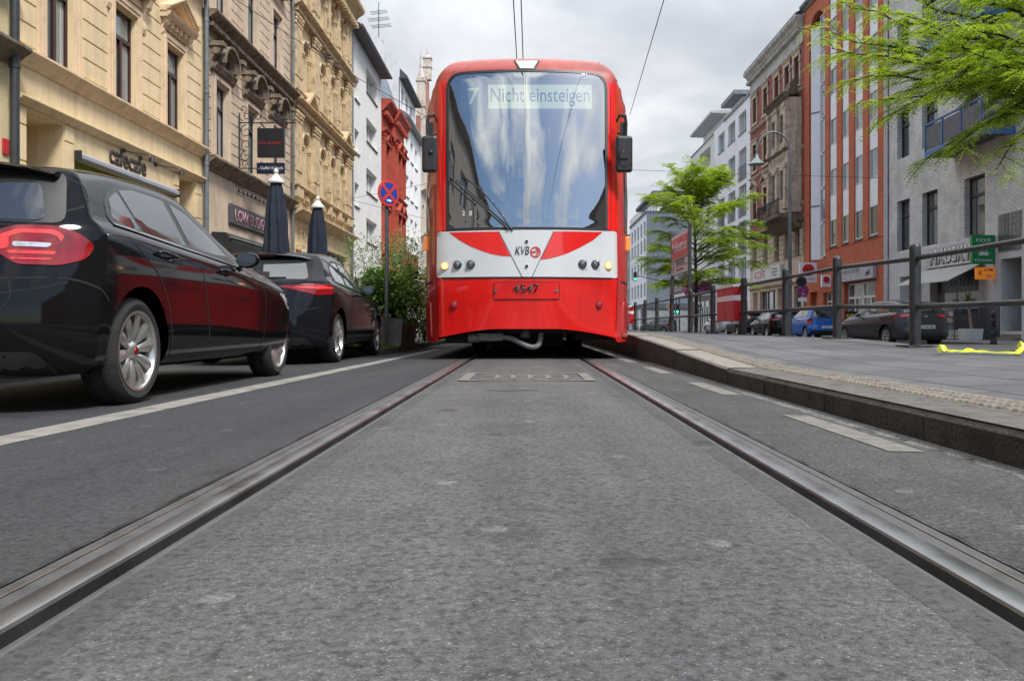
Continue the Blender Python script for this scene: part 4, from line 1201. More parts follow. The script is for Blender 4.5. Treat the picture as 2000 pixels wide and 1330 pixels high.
c1 = make_car('parked_car', 'glossy black hatchback nearest the camera with ten petal alloy wheels', 'cars parked along the left kerb', HATCH1, (-3.13, 4.05, -.045), 0)
HATCH2 = dict(HATCH1, L=4.24, W=1.785, paint=carpaint('blue_black_car_paint', (.007, .008, .011)), axle=.80, wb=2.60, rim='twin', r=.318, rimr=.235,
    windows=[[(0.753, 1.035), (0.805, 1.19), (1.031, 1.27), (1.344, 1.29), (1.414, 1.0)], [(1.492, 1.0), (1.431, 1.29), (1.77, 1.265), (2.092, 1.14), (2.44, 0.95)]],
    dlo=[(0.709, 1.02, 0.06), (0.77, 1.2, 0.1), (1.031, 1.3, 0.3), (1.466, 1.325, 0.3), (1.814, 1.28, 0.2), (2.179, 1.13, 0.1), (2.51, 0.93, 0.02), (1.814, 0.965, 0.3), (1.118, 1.0, 0.3)],
    seams=[[(1.46, .98), (1.42, .6), (1.4, .26)], [(2.70, .92), (2.85, .7), (2.85, .5), (2.8, .26)], [(1.25, .272), (2.8, .268)]], chrome=[(0.753, 1.02), (1.118, 0.998), (1.814, 0.963), (2.466, 0.93)],
    lamp=[(-.42, .93), (-.05, .97), (.24, .955), (.24, .85), (-.03, .83), (-.2, .875)], lamp_parts=[(0, [(-.3, .925), (.05, .945), (.2, .93), (.2, .91), (.0, .905)])],
    handles=[(1.68, .88)], gloss=BLK,
    rear=[(0, .10), (.19, .08), (.30, .02), (.45, 0), (.62, .01), (.72, .04), (.98, .10), (1.06, .22), (1.2, .38), (1.32, .50), (1.40, .64), (1.45, 1.0)],
    rglass_trim=[(-.66, 1.01), (.66, 1.01), (.56, 1.30), (-.56, 1.30)], rglass=[(-.62, 1.02), (.62, 1.02), (.52, 1.26), (-.52, 1.26)], spoiler=(.57, .42, 1.33, .28))
c2 = make_car('parked_car', 'black two-door hatchback with twin spoke wheels, second along the left kerb', 'cars parked along the left kerb', HATCH2, (-3.22, 9.5, -.045), 0)
# ------------------------------------------------------------------ BUILDINGS
XL, XR = -8.6, 16.5
def side(sg):
    """facade frame: (w towards the street, u along the street, z)"""
    if sg < 0: return lambda v: (XL+v[0], v[1], v[2])
    return lambda v: (XR-v[0], v[1], v[2])
def facade(mb, u0, u1, z0, z1, ops, w=0.0):
    """front sheet with openings (a,b,c,d,depth,back) cut in, with reveals"""
    us = sorted(set([u0, u1]+[o[0] for o in ops]+[o[1] for o in ops])); zs = sorted(set([z0, z1]+[o[2] for o in ops]+[o[3] for o in ops]))
    us = [u for u in us if u0 <= u <= u1]; zs = [z for z in zs if z0 <= z <= z1]
    for i in range(len(us)-1):
        cu = (us[i]+us[i+1])/2; run = None
        for j in range(len(zs)-1):
            cz = (zs[j]+zs[j+1])/2
            if any(o[0] < cu < o[1] and o[2] < cz < o[3] for o in ops): continue
            mb.quad((w, us[i], zs[j]), (w, us[i+1], zs[j]), (w, us[i+1], zs[j+1]), (w, us[i], zs[j+1]))
    for o in ops:
        a, b, c, d = o[:4]; dp = o[4] if len(o) > 4 else .22
        mb.quad((w, a, c), (w, a, d), (w-dp, a, d), (w-dp, a, c)); mb.quad((w, b, c), (w, b, d), (w-dp, b, d), (w-dp, b, c))
        mb.quad((w, a, c), (w, b, c), (w-dp, b, c), (w-dp, a, c)); mb.quad((w, a, d), (w, b, d), (w-dp, b, d), (w-dp, a, d))
        if len(o) > 5 and o[5]: mb.quad((w-dp, a, c), (w-dp, b, c), (w-dp, b, d), (w-dp, a, d))
def shell(mb, u0, u1, z0, z1, dp=11.0, w=0.0, top=True):
    mb.quad((w, u0, z0), (w-dp, u0, z0), (w-dp, u0, z1), (w, u0, z1)); mb.quad((w, u1, z0), (w-dp, u1, z0), (w-dp, u1, z1), (w, u1, z1))
    mb.quad((w-dp, u0, z0), (w-dp, u1, z0), (w-dp, u1, z1), (w-dp, u0, z1))
    if top: mb.quad((w, u0, z1), (w-dp, u0, z1), (w-dp, u1, z1), (w, u1, z1))
def cornice(T, name, m, par, u0, u1, z, h=.3, d=.3, dent=0, steps=3, w=0.0, ends=True):
    """moulded string course: stepped profile whose top is z; optional dentils"""
    mb = MB(T)
    p = [(w-.02, z-h)]
    for k in range(steps):
        f0 = k/steps; f1 = (k+1)/steps
        dd = w+d*(f1**1.25)
        zz0 = z-h+h*f0; zz1 = z-h+h*f1*.92
        p += [(dd-.25*d/steps, zz0+.012), (dd, zz0+(zz1-zz0)*.55)]
    p += [(w+d, z-.012), (w+d-.02, z), (w-.02, z+.015)]
    mb.prism(p, 'y', u0, u1)
    if dent:
        u = u0+dent*.6
        while u < u1-dent*.5:
            mb.box(w, w+d*.62, u, u+dent*.5, z-h-dent*.55, z-h+.03); u += dent
    return mb.build(name, m, par, recalc=True)
WCACHE = {}
def window(T, sg, par, u0, u1, z0, z1, fm, pm, style='T', dep=.2, arch=0.0, sill=None, w=0.0, sur=None, thick=.055, tilt=False):
    """sash window: frame (with sill as its own piece) and panes. style: letters T transom, M mullion, H horizontals"""
    W_ = u1-u0; H = z1-z0
    key = (sg, round(W_, 2), round(H, 2), style, fm.name, pm.name, round(arch, 2), thick)
    uc = (u0+u1)/2
    if key not in WCACHE:
        S = (lambda v: (v[0]*(-sg), v[1], v[2]))
        mb = MB(S); t = thick; a = W_/2
        mb.box(-.04, .03, -a, -a+t, 0, H); mb.box(-.04, .03, a-t, a, 0, H)
        mb.box(-.04, .03, -a+t, a-t, 0, t); mb.box(-.04, .03, -a+t, a-t, H-t, H)
        zt = H*.70 if arch == 0 else H-a
        if 'T' in style: mb.box(-.035, .05, -a+t, a-t, zt-t*.7, zt+t*.7)
        if 'M' in style: mb.box(-.035, .045, -t*.75, t*.75, t, (zt-t*.7) if 'T' in style else H-t)
        if 'N' in style: 
            for f in (-.33, .33): mb.box(-.035, .04, a*f*1.0-t*.5, a*f*1.0+t*.5, t, H-t)
        if 'H' in style: mb.box(-.035, .04, -a+t, a-t, H*.35-t*.5, H*.35+t*.5)
        if 'V' in style: mb.box(-.035, .045, a*.25-t*.6, a*.25+t*.6, t, H-t)
        fr = mb.mesh('window', fm)
        mb = MB(S); mb.quad((-.015, -a+t*.5, t*.5), (-.015, a-t*.5, t*.5), (-.015, a-t*.5, H-t*.5), (-.015, -a+t*.5, H-t*.5))
        WCACHE[key] = (fr, mb.mesh('pane', pm, recalc=False))
    fr, pn = WCACHE[key]
    X = T((w-dep, uc, z0))
    o = link('window', fr, par, X)
    link('pane', pn, o)
    if sill is not None:
        mb = MB(T); mb.prism([(w-dep+.03, z0-.0), (w+.07, z0-.03), (w+.07, z0-.075), (w-.002, z0-.08), (w-.002, z0-.05), (w-dep+.03, z0-.05)], 'y', u0-.05, u1+.05)
        mb.build('sill', sill, o)
    return o
def arch_infill(mb, u0, u1, z1, dep, w=0.0, n=12, proud=.0):
    """solid corners that turn a square-headed opening into a round arch"""
    r = (u1-u0)/2; uc = (u0+u1)/2; zc = z1-r
    for s_ in (-1, 1):
        pts = [(uc+s_*r, zc)] + [(uc+s_*r*math.cos(math.pi/2*k/n), zc+r*math.sin(math.pi/2*k/n)) for k in range(1, n+1)] + [(uc+s_*r, z1)]
        mb.prism(pts, 'x', w-dep, w+.004+proud)
def arch_ring(mb, uc, zc, r, wd, dp, w=0.0, n=16, a0=0, a1=math.pi):
    for k in range(n):
        t0 = a0+(a1-a0)*k/n; t1 = a0+(a1-a0)*(k+1)/n
        mb.prism([(uc+r*math.cos(t0), zc+r*math.sin(t0)), (uc+(r+wd)*math.cos(t0), zc+(r+wd)*math.sin(t0)), (uc+(r+wd)*math.cos(t1), zc+(r+wd)*math.sin(t1)), (uc+r*math.cos(t1), zc+r*math.sin(t1))], 'x', w-.02, w+dp)
def console(mb, u, z, wd=.14, h=.42, d=.26, w=0.0):
    """scroll bracket"""
    p = [(w, z-h), (w+d*.22, z-h), (w+d*.34, z-h*.86), (w+d*.25, z-h*.62), (w+d*.45, z-h*.40), (w+d*.85, z-h*.22), (w+d, z-h*.08), (w+d, z), (w, z)]
    mb.prism(p, 'y', u-wd/2, u+wd/2)
    mb.lathe([(.001, -wd*.62), (d*.28, -wd*.6), (d*.28, wd*.6), (.001, wd*.62)], (w+d*.62, u, z-h*.2), 'y', 10)
def foliage_cap(mb, u, z, wd=.4, h=.45, w=0.0, rng=random):
    """leafy capital"""
    mb.box(w, w+.16, u-wd*.55, u+wd*.55, z-.06, z)
    mb.prism([(w, z-h), (w+.08, z-h), (w+.13, z-.06), (w, z-.06)], 'y', u-wd*.38, u+wd*.38)
    for j, (zz, n_, s_) in enumerate(((z-h*.75, 3, .10), (z-h*.45, 4, .10), (z-h*.2, 3, .12))):
        for k in range(n_):
            uu = u+wd*(.8*(k/(n_-1))-.4)
            c = (w+.10+.03*j, uu, zz)
            mb.ball(c, s_*.55, 4, 1.2)
def relief(mb, u0, u1, z0, z1, w, n=22, seed=1, r=.06, d=.05):
    """carved scrollwork: curls and leaves standing off a panel"""
    rg = random.Random(seed)
    for k in range(n):
        uc = u0+(u1-u0)*(k+.5)/n + rg.uniform(-.02, .02); zc = (z0+z1)/2+rg.uniform(-.3, .3)*(z1-z0)
        rr = r*rg.uniform(.6, 1.1)
        pts = []
        a = rg.uniform(0, 6.3); sg = rg.choice((-1, 1))
        for i in range(9):
            q = rr*(1-.09*i); t = a+sg*i*.62
            pts.append((w+d*.5, uc+q*math.cos(t), zc+q*math.sin(t)))
        mb.tube(pts, [.022*(1-.05*i) for i in range(9)], 5)
        mb.ball((w+d*.5, uc+rg.uniform(-rr, rr), zc+rg.uniform(-rr, rr)), .03, 3)
def baluster(mb, u, z0, h, w, m=.07):
    mb.lathe([(m*.6, 0), (m*.6, h*.06), (m*.3, h*.12), (m*.75, h*.35), (m*.7, h*.45), (m*.28, h*.75), (m*.55, h*.9), (m*.55, h)], (w, u, z0), 'z', 8)
def rustic(mb, u0, u1, z0, z1, row=.38, d=.035, gap=.022, w=0.0):
    z = z0
    while z < z1-.05:
        zt = min(z+row, z1)
        mb.prism([(w-.001, z+gap), (w+d-.01, z+gap+.004), (w+d, z+gap+.012), (w+d, zt-.008), (w+d-.01, zt), (w-.001, zt)], 'y', u0, u1)
        z = zt
def pipe(par, T, u, z0, z1, w=.1, r=.055, m=None, name='downpipe'):
    mb = MB(T); mb.tube([(w, u, z0), (w, u, z1)], r, 10)
    z = z0+.8
    while z < z1: mb.lathe([(r+.002, -.04), (r+.014, -.03), (r+.014, .03), (r+.002, .04)], (w, u, z), 'z', 10); z += 1.9
    return mb.build(name, m or ZINC, par, smooth=40)
ZINC = mat('zinc_grey', (.17, .19, .20), rough=.5, metal=.4, var=.2, vs=3, streak=.2)
SLATE = mat('slate_roof', (.05, .055, .065), rough=.6, var=.3, vs=8, bump=.2)
FR_BR = mat('frame_dark_brown', (.035, .012, .010), rough=.4, var=.15)
FR_BK = mat('frame_black', (.02, .02, .022), rough=.4, var=.15)
FR_WH = mat('frame_white', (.62, .62, .60), rough=.4, var=.05)
FR_RB = mat('frame_red_brown', (.16, .05, .035), rough=.5, var=.15)
PANE = glassy('pane_curtained', (.10, .125, .13), curtain=(.5, .5, .47))
PANED = glassy('pane_dark', (.035, .042, .046), curtain=(.2, .2, .18))
PANEB = glassy('pane_olive', (.06, .05, .008), var=False)
STONE_G = mat('grey_stone_sill', (.17, .165, .155), rough=.8, var=.2)
def place(name, label, sg, u0, u1, group='houses along the street', cat='building'):
    T = side(sg)
    return thing(name, label, cat, T((0, (u0+u1)/2, 0))), T
INTR = mat('shop_interior_dark', (.02, .02, .02), rough=.9, var=.3)

# ---- left 0: sliver of the pale yellow house
YEL = mat('pale_yellow_render', (.66, .56, .32), rough=.85, var=.10, vs=1.2, bump=.25, bs=60, streak=.10)
OLD = mat('sooty_stone_trim', (.16, .135, .10), rough=.85, var=.3, vs=4, bump=.3, streak=.2)
b, T = place('corner_house', 'pale yellow house with dark stone ledges, only its edge showing at the far left', -1, 5.0, 13.7)
mb = MB(T); ops = [(u, u+1.0, z, z+2.0, .22) for z in (5.2, 9.2, 13.2) for u in (6.2, 8.8, 11.5)]
facade(mb, 5.0, 13.69, 0, 17, ops); shell(mb, 5.0, 13.69, 0, 17); mb.build('wall', YEL, b)
for o in ops: window(T, -1, b, *o[:4], FR_BR, PANE, 'TM', sill=OLD)
cornice(T, 'cornice', OLD, b, 5.0, 13.68, 5.05, .3, .35); cornice(T, 'cornice', OLD, b, 5.0, 13.68, 6.15, .22, .28)
cornice(T, 'cornice', OLD, b, 5.0, 13.68, 9.0, .3, .35); cornice(T, 'cornice', OLD, b, 5.0, 13.68, 17, .6, .5, .3)
mb = MB(T); mb.box(.0, .03, 13.42, 13.6, 3.25, 3.5); mb.build('number_plate', mat('sign_red', (.5, .02, .03), rough=.4), b)
pipe(b, T, 13.50, .1, 17, .16, .075, mat('black_downpipe', (.03, .032, .036), rough=.5))

# ---- left 1: cream rusticated house with the cafe
CRM = mat('cream_render', (.72, .57, .34), rough=.85, var=.10, vs=1.0, bump=.25, bs=45, streak=.16)
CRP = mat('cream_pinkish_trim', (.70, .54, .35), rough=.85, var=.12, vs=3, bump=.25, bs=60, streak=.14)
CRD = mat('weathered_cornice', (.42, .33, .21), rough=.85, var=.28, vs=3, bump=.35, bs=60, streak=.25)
U0, U1 = 13.72, 21.68
b, T = place('cafe_house', 'cream rusticated townhouse with pedimented windows above the cafe', -1, U0, U1)
wins = [(14.62, 15.52), (17.06, 18.0), (19.5, 20.4)]
ops = [(a, c, z, z+1.98, .17) for z in (5.17, 9.6, 13.8) for a, c in wins]
gops = [(14.04, 15.2, 0, 4.15, 1.5, 1), (15.52, 19.92, 0, 3.59, .25, 1), (20.2, 21.2, 0, 4.15, 1.5, 1)]
mb = MB(T); facade(mb, U0, U1, 0, 18, ops+gops); shell(mb, U0, U1, 0, 18)
piers = [(U0+.1, 14.32), (15.85, 16.75), (18.32, 19.2), (20.72, U1-.12)]
for z in (5.2, 9.65, 13.9):
    for a, c in piers: rustic(mb, a, c, z+.02, z+3.3, .375, .03, .02)
for a, c in ((U0+.06, 14.03), (15.21, 15.51), (19.93, 20.19), (21.21, U1-.06)): rustic(mb, a, c, .12, 4.14, .62, .03, .02)
mb.build('wall', CRM, b)
for k, (a, c) in enumerate(wins):
    for fl, z in enumerate((5.17, 9.6, 13.8)):
        o = window(T, -1, b, a, c, z, z+1.98, FR_BR, PANE, 'TM', dep=.13, thick=.06)
        mb = MB(T)
        for d_, e in ((.24, .045), (.17, .075), (.09, .055)):     # stepped architrave
            mb.box(-.01, e, a-d_, a-d_+.07, z, z+2.0+d_-.07); mb.box(-.01, e, c+d_-.07, c+d_, z, z+2.0+d_-.07)
            mb.box(-.01, e, a-d_, c+d_, z+2.0+d_-.07, z+2.0+d_)
        zz = z+2.30
        if (k+fl) % 2 == 0:
            mb.box(-.01, .06, a-.26, c+.26, zz, zz+.16)
            for q in range(6): mb.box(.0, .16, a-.2+q*(c-a+.34)/5-.03, a-.2+q*(c-a+.34)/5+.05, zz+.06, zz+.20)
            mb.prism([(-.01, zz+.2), (.2, zz+.2), (.27, zz+.27), (.30, zz+.33), (-.01, zz+.33)], 'y', a-.36, c+.36)
            um = (a+c)/2
            for s_ in (-1, 1):      # raking sides of the pediment
                e0 = (um+s_*((c-a)/2+.38), zz+.33); e1 = (um, zz+.78)
                dx = (e1[0]-e0[0]); dz = e1[1]-e0[1]; L = math.hypot(dx, dz); nx, nz = -dz/L*s_*-1, abs(dx)/L
                for off_, th, dd in ((0, .05, .2), (.05, .05, .27), (.10, .03, .31)):
                    mb.prism([(e0[0]+nx*off_*0, e0[1]+off_), (e1[0], e1[1]+off_), (e1[0], e1[1]+off_+th), (e0[0], e0[1]+off_+th)], 'x', 0, dd)
            relief(mb, um-.2, um+.2, zz+.38, zz+.58, .02, 7, k+fl, .05, .06)
            for s_ in (a-.2, c+.2): console(mb, s_, zz+.2, .13, .36, .2)
        else:
            mb.box(-.01, .05, a-.2, c+.2, zz-.02, zz+.14)
            for s_ in (a-.30, c+.30): console(mb, s_, zz+.22, .15, .75, .22)
            mb.prism([(-.01, zz+.2), (.2, zz+.2), (.28, zz+.28), (.30, zz+.36), (-.01, zz+.38)], 'y', a-.42, c+.42)
            relief(mb, a-.1, c+.1, zz+.38, zz+.62, .02, 9, k+9, .06, .06)
        mb.build('surround', CRP, o)
cornice(T, 'cornice', CRP, b, U0+.01, U1-.01, 5.13, .26, .22); cornice(T, 'cornice', CRM, b, U0+.01, U1-.01, 4.33, .14, .16, steps=2)
cornice(T, 'cornice', CRP, b, U0+.01, U1-.01, 9.5, .4, .34, .2); cornice(T, 'cornice', CRP, b, U0+.01, U1-.01, 13.7, .3, .3)
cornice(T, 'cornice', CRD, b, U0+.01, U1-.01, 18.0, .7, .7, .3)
mb = MB(T); mb.box(-1.49, -1.42, 14.08, 14.72, .1, 2.72); mb.box(-1.42, -1.40, 14.08, 14.72, 2.6, 2.72)
dr = mb.build('door', FR_BK, b)
mb = MB(T); mb.box(-1.419, -1.41, 14.16, 14.64, .9, 2.5); mb.build('pane', PANED, dr)
mb = MB(T); mb.box(-.248, -.06, 15.54, 19.9, .1, 3.585)
sf = mb.build('shop_front', mat('olive_green_blind', (.16, .21, .02), rough=.7, var=.15, vs=3), b)
mb = MB(T)
for k in range(4): mb.box(-.058, -.05, 15.7+k*1.05, 16.6+k*1.05, .8, 2.6)
mb.build('shop_pane', PANED, sf)
pipe(b, T, U1-.02, .1, 17.6, .13, .06)
# name letters, lamps and awning hang on the wall
LET = mat('brown_letters', (.045, .03, .026), rough=.5, var=.1)
o = text_obj('shop_lettering', 'cafecafe', .56, LET, None, T((.01, 17.66, 3.80)), (0, 1, 0), (0, 0, 1), ext=.015, xs=.92, bold=.018)
props(o, 'dark brown cafecafe letters on the cream wall above the awning', 'lettering')
aw = thing('awning', 'grey roll-up awning over the olive green cafe front', 'awning', T((0, 17.7, 3.5)))
mb = MB(T); mb.prism([(.0, 3.60), (.08, 3.58), (.15, 3.61), (.15, 3.69), (.09, 3.73), (.0, 3.73)], 'y', 15.55, 19.95); mb.build('cassette', mat('awning_grey', (.30, .31, .35), rough=.5, var=.06, vs=2), aw, bevel=.01)
for u in (15.53, 19.95):
    mb = MB(T); mb.box(.0, .16, u-.015, u+.015, 3.56, 3.75); mb.build('end_bracket', FR_BK, aw)
for u, lab in ((17.45, 'small black spot lamp on an arm above the cafecafe letters, nearer one'), (18.95, 'small black spot lamp on an arm above the cafecafe letters, farther one')):
    t = thing('spot_lamp', lab, 'lamp', T((0, u, 4.1)), 'spot lamps over the cafe letters')
    mb = MB(T); mb.tube([(0, u, 4.16), (.5, u+.1, 4.08), (.55, u+.1, 4.02)], .014, 6); mb.box(-.0, .03, u-.05, u+.05, 4.12, 4.2); mb.build('arm', FR_BK, t)
    mb = MB(T); mb.lathe([(.001, .05), (.05, .05), (.07, -.05), (.001, -.06)], (.57, u+.1, 3.99), 'z', 12); mb.build('lamp_head', FR_BK, t, smooth=40)

# ---- left 2: beige house with arched window hoods over the pub
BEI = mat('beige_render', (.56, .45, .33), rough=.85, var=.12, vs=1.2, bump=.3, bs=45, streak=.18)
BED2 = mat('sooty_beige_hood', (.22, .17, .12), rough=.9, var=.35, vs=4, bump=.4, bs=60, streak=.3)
U0, U1 = 21.72, 29.75
b, T = place('pub_house', 'beige stuccoed house with dark weathered arched window hoods above the pub', -1, U0, U1)
wins = [(22.55, 23.45), (25.1, 26.0), (27.6, 28.5)]
ops = [(a, c, z, z+1.99, .17) for z in (5.15, 9.06, 13.0) for a, c in wins]
gops = [(22.3, 28.9, 0, 2.75, .5, 1)]
mb = MB(T); facade(mb, U0, U1, 0, 17, ops+gops); shell(mb, U0, U1, 0, 17)
for z, h in ((5.05, 3.25), (8.95, 3.6), (12.9, 3.3)):
    for a, c in ((U0+.08, 22.25), (23.75, 24.8), (26.3, 27.3), (28.8, U1-.08)): rustic(mb, a, c, z+.05, z+h, .30, .03, .02)
mb.build('wall', BEI, b)
for k, (a, c) in enumerate(wins):
    for fl, z in enumerate((5.15, 9.06, 13.0)):
        o = window(T, -1, b, a, c, z, z+1.99, FR_BK, PANE, 'TM', dep=.13, thick=.055)
        mb = MB(T)
        for d_, e in ((.24, .05), (.15, .085)):
            mb.box(-.01, e, a-d_, a-d_+.09, z, z+2.0+d_-.09); mb.box(-.01, e, c+d_-.09, c+d_, z, z+2.0+d_-.09); mb.box(-.01, e, a-d_, c+d_, z+2.0+d_-.09, z+2.0+d_)
        mb.build('surround', BEI, o)
        if fl == 0:
            mb = MB(T); zz = z+2.34; um = (a+c)/2
            mb.prism([(-.01, zz-.1), (.12, zz-.08), (.2, zz+.04), (.22, zz+.1), (-.01, zz+.12)], 'y', a-.34, c+.34)
            for s_ in (a-.34, c+.34):
                console(mb, s_, zz+.5, .2, .62, .34); mb.box(0, .42, s_-.15, s_+.15, zz+.5, zz+.62)
            arch_ring(mb, um, zz+.14, .40, .06, .16); arch_ring(mb, um, zz+.14, .46, .08, .28); arch_ring(mb, um, zz+.14, .54, .06, .38)
            relief(mb, um-.25, um+.25, zz+.2, zz+.42, .02, 8, k, .07, .08)
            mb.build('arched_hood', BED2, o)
        else:
            mb = MB(T); zz = z+2.3
            relief(mb, a-.1, c+.1, zz+.1, zz+.4, .02, 9, k+4, .08, .08)
            mb.prism([(-.01, zz+.5), (.25, zz+.52), (.33, zz+.62), (-.01, zz+.66)], 'y', a-.35, c+.35)
            mb.build('hood', BEI, o)
        mb = MB(T); mb.box(-.0, .10, a-.3, c+.3, z-.16, z-.02); mb.build('sill', BEI, o)
mb = MB(T); relief(mb, U0+.2, U1-.2, 8.2, 8.45, .02, 46, 3, .09, .07); mb.box(-.01, .05, U0+.02, U1-.02, 8.1, 8.15); mb.build('frieze', BED2, b)
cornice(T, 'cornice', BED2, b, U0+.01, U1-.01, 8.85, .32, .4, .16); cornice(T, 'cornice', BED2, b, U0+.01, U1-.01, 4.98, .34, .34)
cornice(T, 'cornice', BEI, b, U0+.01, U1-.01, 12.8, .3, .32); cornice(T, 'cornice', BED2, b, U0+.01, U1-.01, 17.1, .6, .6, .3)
pipe(b, T, U1-.04, .1, 16.6, .12, .055)
mb = MB(T); mb.box(-.49, -.44, 22.32, 28.88, .1, 2.7); sf = mb.build('shop_front', mat('pub_front', (.05, .035, .03), rough=.5, var=.2), b)
mb = MB(T)
for k in range(5): mb.box(-.43, -.42, 22.5+k*1.28, 23.6+k*1.28, .9, 2.5)
mb.build('shop_pane', PANED, sf)
for k in range(2):
    mb = MB(T); mb.box(-.4, -.3, 23.5+k*2.2, 24.6+k*2.2, 1.4, 2.1); mb.build('poster', mat('poster_mix', (.30, .06, .12), rough=.6, var=.4, vs=5, dark=(.05, .06, .15)), sf)
aw = thing('awning', 'black roll-up awning over the pub front below its name board', 'awning', T((0, 25.5, 2.9)))
mb = MB(T); mb.prism([(.02, 2.62), (.30, 2.45), (.55, 2.42), (.58, 2.75), (.40, 2.98), (.02, 3.0)], 'y', 22.3, 28.8); mb.build('valance', mat('awning_black', (.012, .012, .013), rough=.75, var=.3), aw)
mb = MB(T); mb.tube([(.56, 22.25, 2.84), (.56, 28.85, 2.84)], .03, 8); mb.build('front_bar', ZINC, aw)
SG_BK = mat('sign_black', (.012, .012, .014), rough=.35, var=.15)
NEON = mat('sign_dull_pink', (.42, .20, .24), rough=.5, var=.2)
sb = thing('name_board', 'long dark board with pale pink LOW BUDGET letters on the beige pub wall', 'sign', T((.05, 25.3, 3.7)))
mb = MB(T); mb.box(.02, .09, 23.55, 27.3, 3.38, 3.98); mb.build('board', mat('board_slate', (.06, .06, .065), rough=.5, var=.2, vs=6), sb, bevel=.04)
text_obj('lettering', 'LOW BUDGET', .50, NEON, sb, T((.092, 25.45, 3.50)), (0, 1, 0), (0, 0, 1), ext=.012, xs=.98, bold=.004)
mb = MB(T)
for k in range(10):
    u = 23.7+k*.38; mb.tube(smoothline([(.2, u, 4.35), (.24, u+.1, 4.45), (.2, u+.2, 4.33), (.16, u+.15, 4.24), (.2, u+.38, 4.35)], 3) if False else [(.2, u, 4.33), (.24, u+.08, 4.45), (.2, u+.17, 4.31), (.16, u+.25, 4.41), (.2, u+.38, 4.33)], .014, 5)
mb.tube([(.2, 23.6, 4.25), (.2, 27.5, 4.25)], .012, 5); mb.tube([(0, 24.2, 4.6), (.3, 23.9, 4.42)], .012, 5); mb.tube([(0, 24.2, 4.6), (.3, 24.6, 4.42)], .012, 5)
mb.build('script_ironwork', SG_BK, sb)
# hanging sign on wrought iron bracket
IRON = mat('wrought_iron', (.014, .014, .015), rough=.5, var=.2)
hs = thing('hanging_sign', 'black square pub sign with small red letters hanging on a curly iron bracket', 'sign', T((0, 24.3, 5.6)))
u = 24.3; mb = MB(T)
mb.tube([(.08, u, 5.0), (.08, u, 6.75)], .02, 6); mb.tube([(.05, u, 6.45), (1.75, u, 6.45)], .02, 6); mb.tube([(.05, u, 5.1), (1.1, u, 5.1)], .016, 6)
def curl(cx, cz, r, a0, turns, d=1):
    return [(cx+r*(1-.75*k/14)*math.cos(a0+d*turns*6.283*k/14), u, cz+r*(1-.75*k/14)*math.sin(a0+d*turns*6.283*k/14)) for k in range(15)]
for cx, cz, r, a0, d in ((.28, 6.2, .2, 1.6, 1), (.28, 5.8, .18, 4.7, -1), (.26, 5.45, .17, 1.6, 1), (.26, 5.25, .12, 4.7, -1), (.3, 6.62, .17, 4.7, 1), (.6, 6.62, .14, 3.1, -1), (1.0, 6.6, .15, 4.7, 1), (1.35, 6.6, .14, 4.7, -1), (.7, 6.28, .14, 1.6, -1), (1.62, 6.58, .1, 4.7, 1), (-.0+.2, 6.86, .12, 4.7, 1)):
    mb.tube(curl(cx, cz, r, a0, 1.1, d), .014, 5)
mb.build('bracket', IRON, hs)
mb = MB(T); mb.box(.62, 1.42, u-.07, u+.07, 5.42, 6.28); mb.build('sign_panel', SG_BK, hs, bevel=.01)
text_obj('lettering', 'LOW BUDGET', .112, mat('sign_dark_red', (.30, .02, .02), rough=.5), hs, T((1.02, u-.072, 5.80)), (1, 0, 0), (0, 0, 1), ext=.006)
mb = MB(T); mb.box(.60, 1.42, u-.06, u+.06, 4.94, 5.26); lp = mb.build('lower_panel', mat('sign_navy', (.006, .01, .03), rough=.35), hs, bevel=.01)
text_obj('lower_lettering', '- Gaffel Kölsch', .125, FR_WH, lp, T((1.01, u-.062, 5.06)), (1, 0, 0), (0, 0, 1), ext=.006)

# ---- left 3: richly carved cream house
ORN = mat('ochre_stucco', (.66, .51, .295), rough=.85, var=.12, vs=1.2, bump=.3, bs=50, streak=.15)
ORD = mat('ochre_moulding', (.58, .44, .26), rough=.85, var=.25, vs=4, bump=.35, bs=60, streak=.22)
U0, U1 = 29.8, 39.75
b, T = place('ornate_house', 'tall ochre townhouse with round arched windows, pilasters and leafy capitals', -1, U0, U1)
cs = [31.7, 34.3, 36.05, 37.8]; flo = [(5.65, 2.1), (9.15, 2.15), (12.45, 2.0)]
ops = [(c-.42, c+.42, z, z+h, .34) for z, h in flo for c in cs]
gops = [(30.9, 32.4, 0, 3.3, 1.2, 1), (34.6, 39.2, .9, 3.7, .25)]
mb = MB(T); facade(mb, U0, U1, 0, 15.0, ops+gops); shell(mb, U0, U1, 0, 15.0)
for o in ops: arch_infill(mb, o[0], o[1], o[3], .34)
mb.build('wall', ORN, b)
for o in ops:
    wd = window(T, -1, b, *o[:4], FR_RB, PANE, 'TM', dep=.3, arch=1.0, thick=.06)
    mb = MB(T); a, c, z, zt = o[:4]; r = (c-a)/2
    arch_ring(mb, (a+c)/2, zt-r, r, .09, .06); arch_ring(mb, (a+c)/2, zt-r, r+.09, .05, .10)
    for s_ in (a-.09, c+.09): mb.box(-.01, .08, s_-.09, s_+.09, z, zt-r-.12); mb.box(-.01, .13, s_-.12, s_+.12, zt-r-.12, zt-r-.02); mb.box(-.01, .11, s_-.11, s_+.11, zt-r-.2, zt-r-.17)
    mb.ball((.10, (a+c)/2, zt+.07), .09, 4)
    mb.build('surround', ORD, wd)
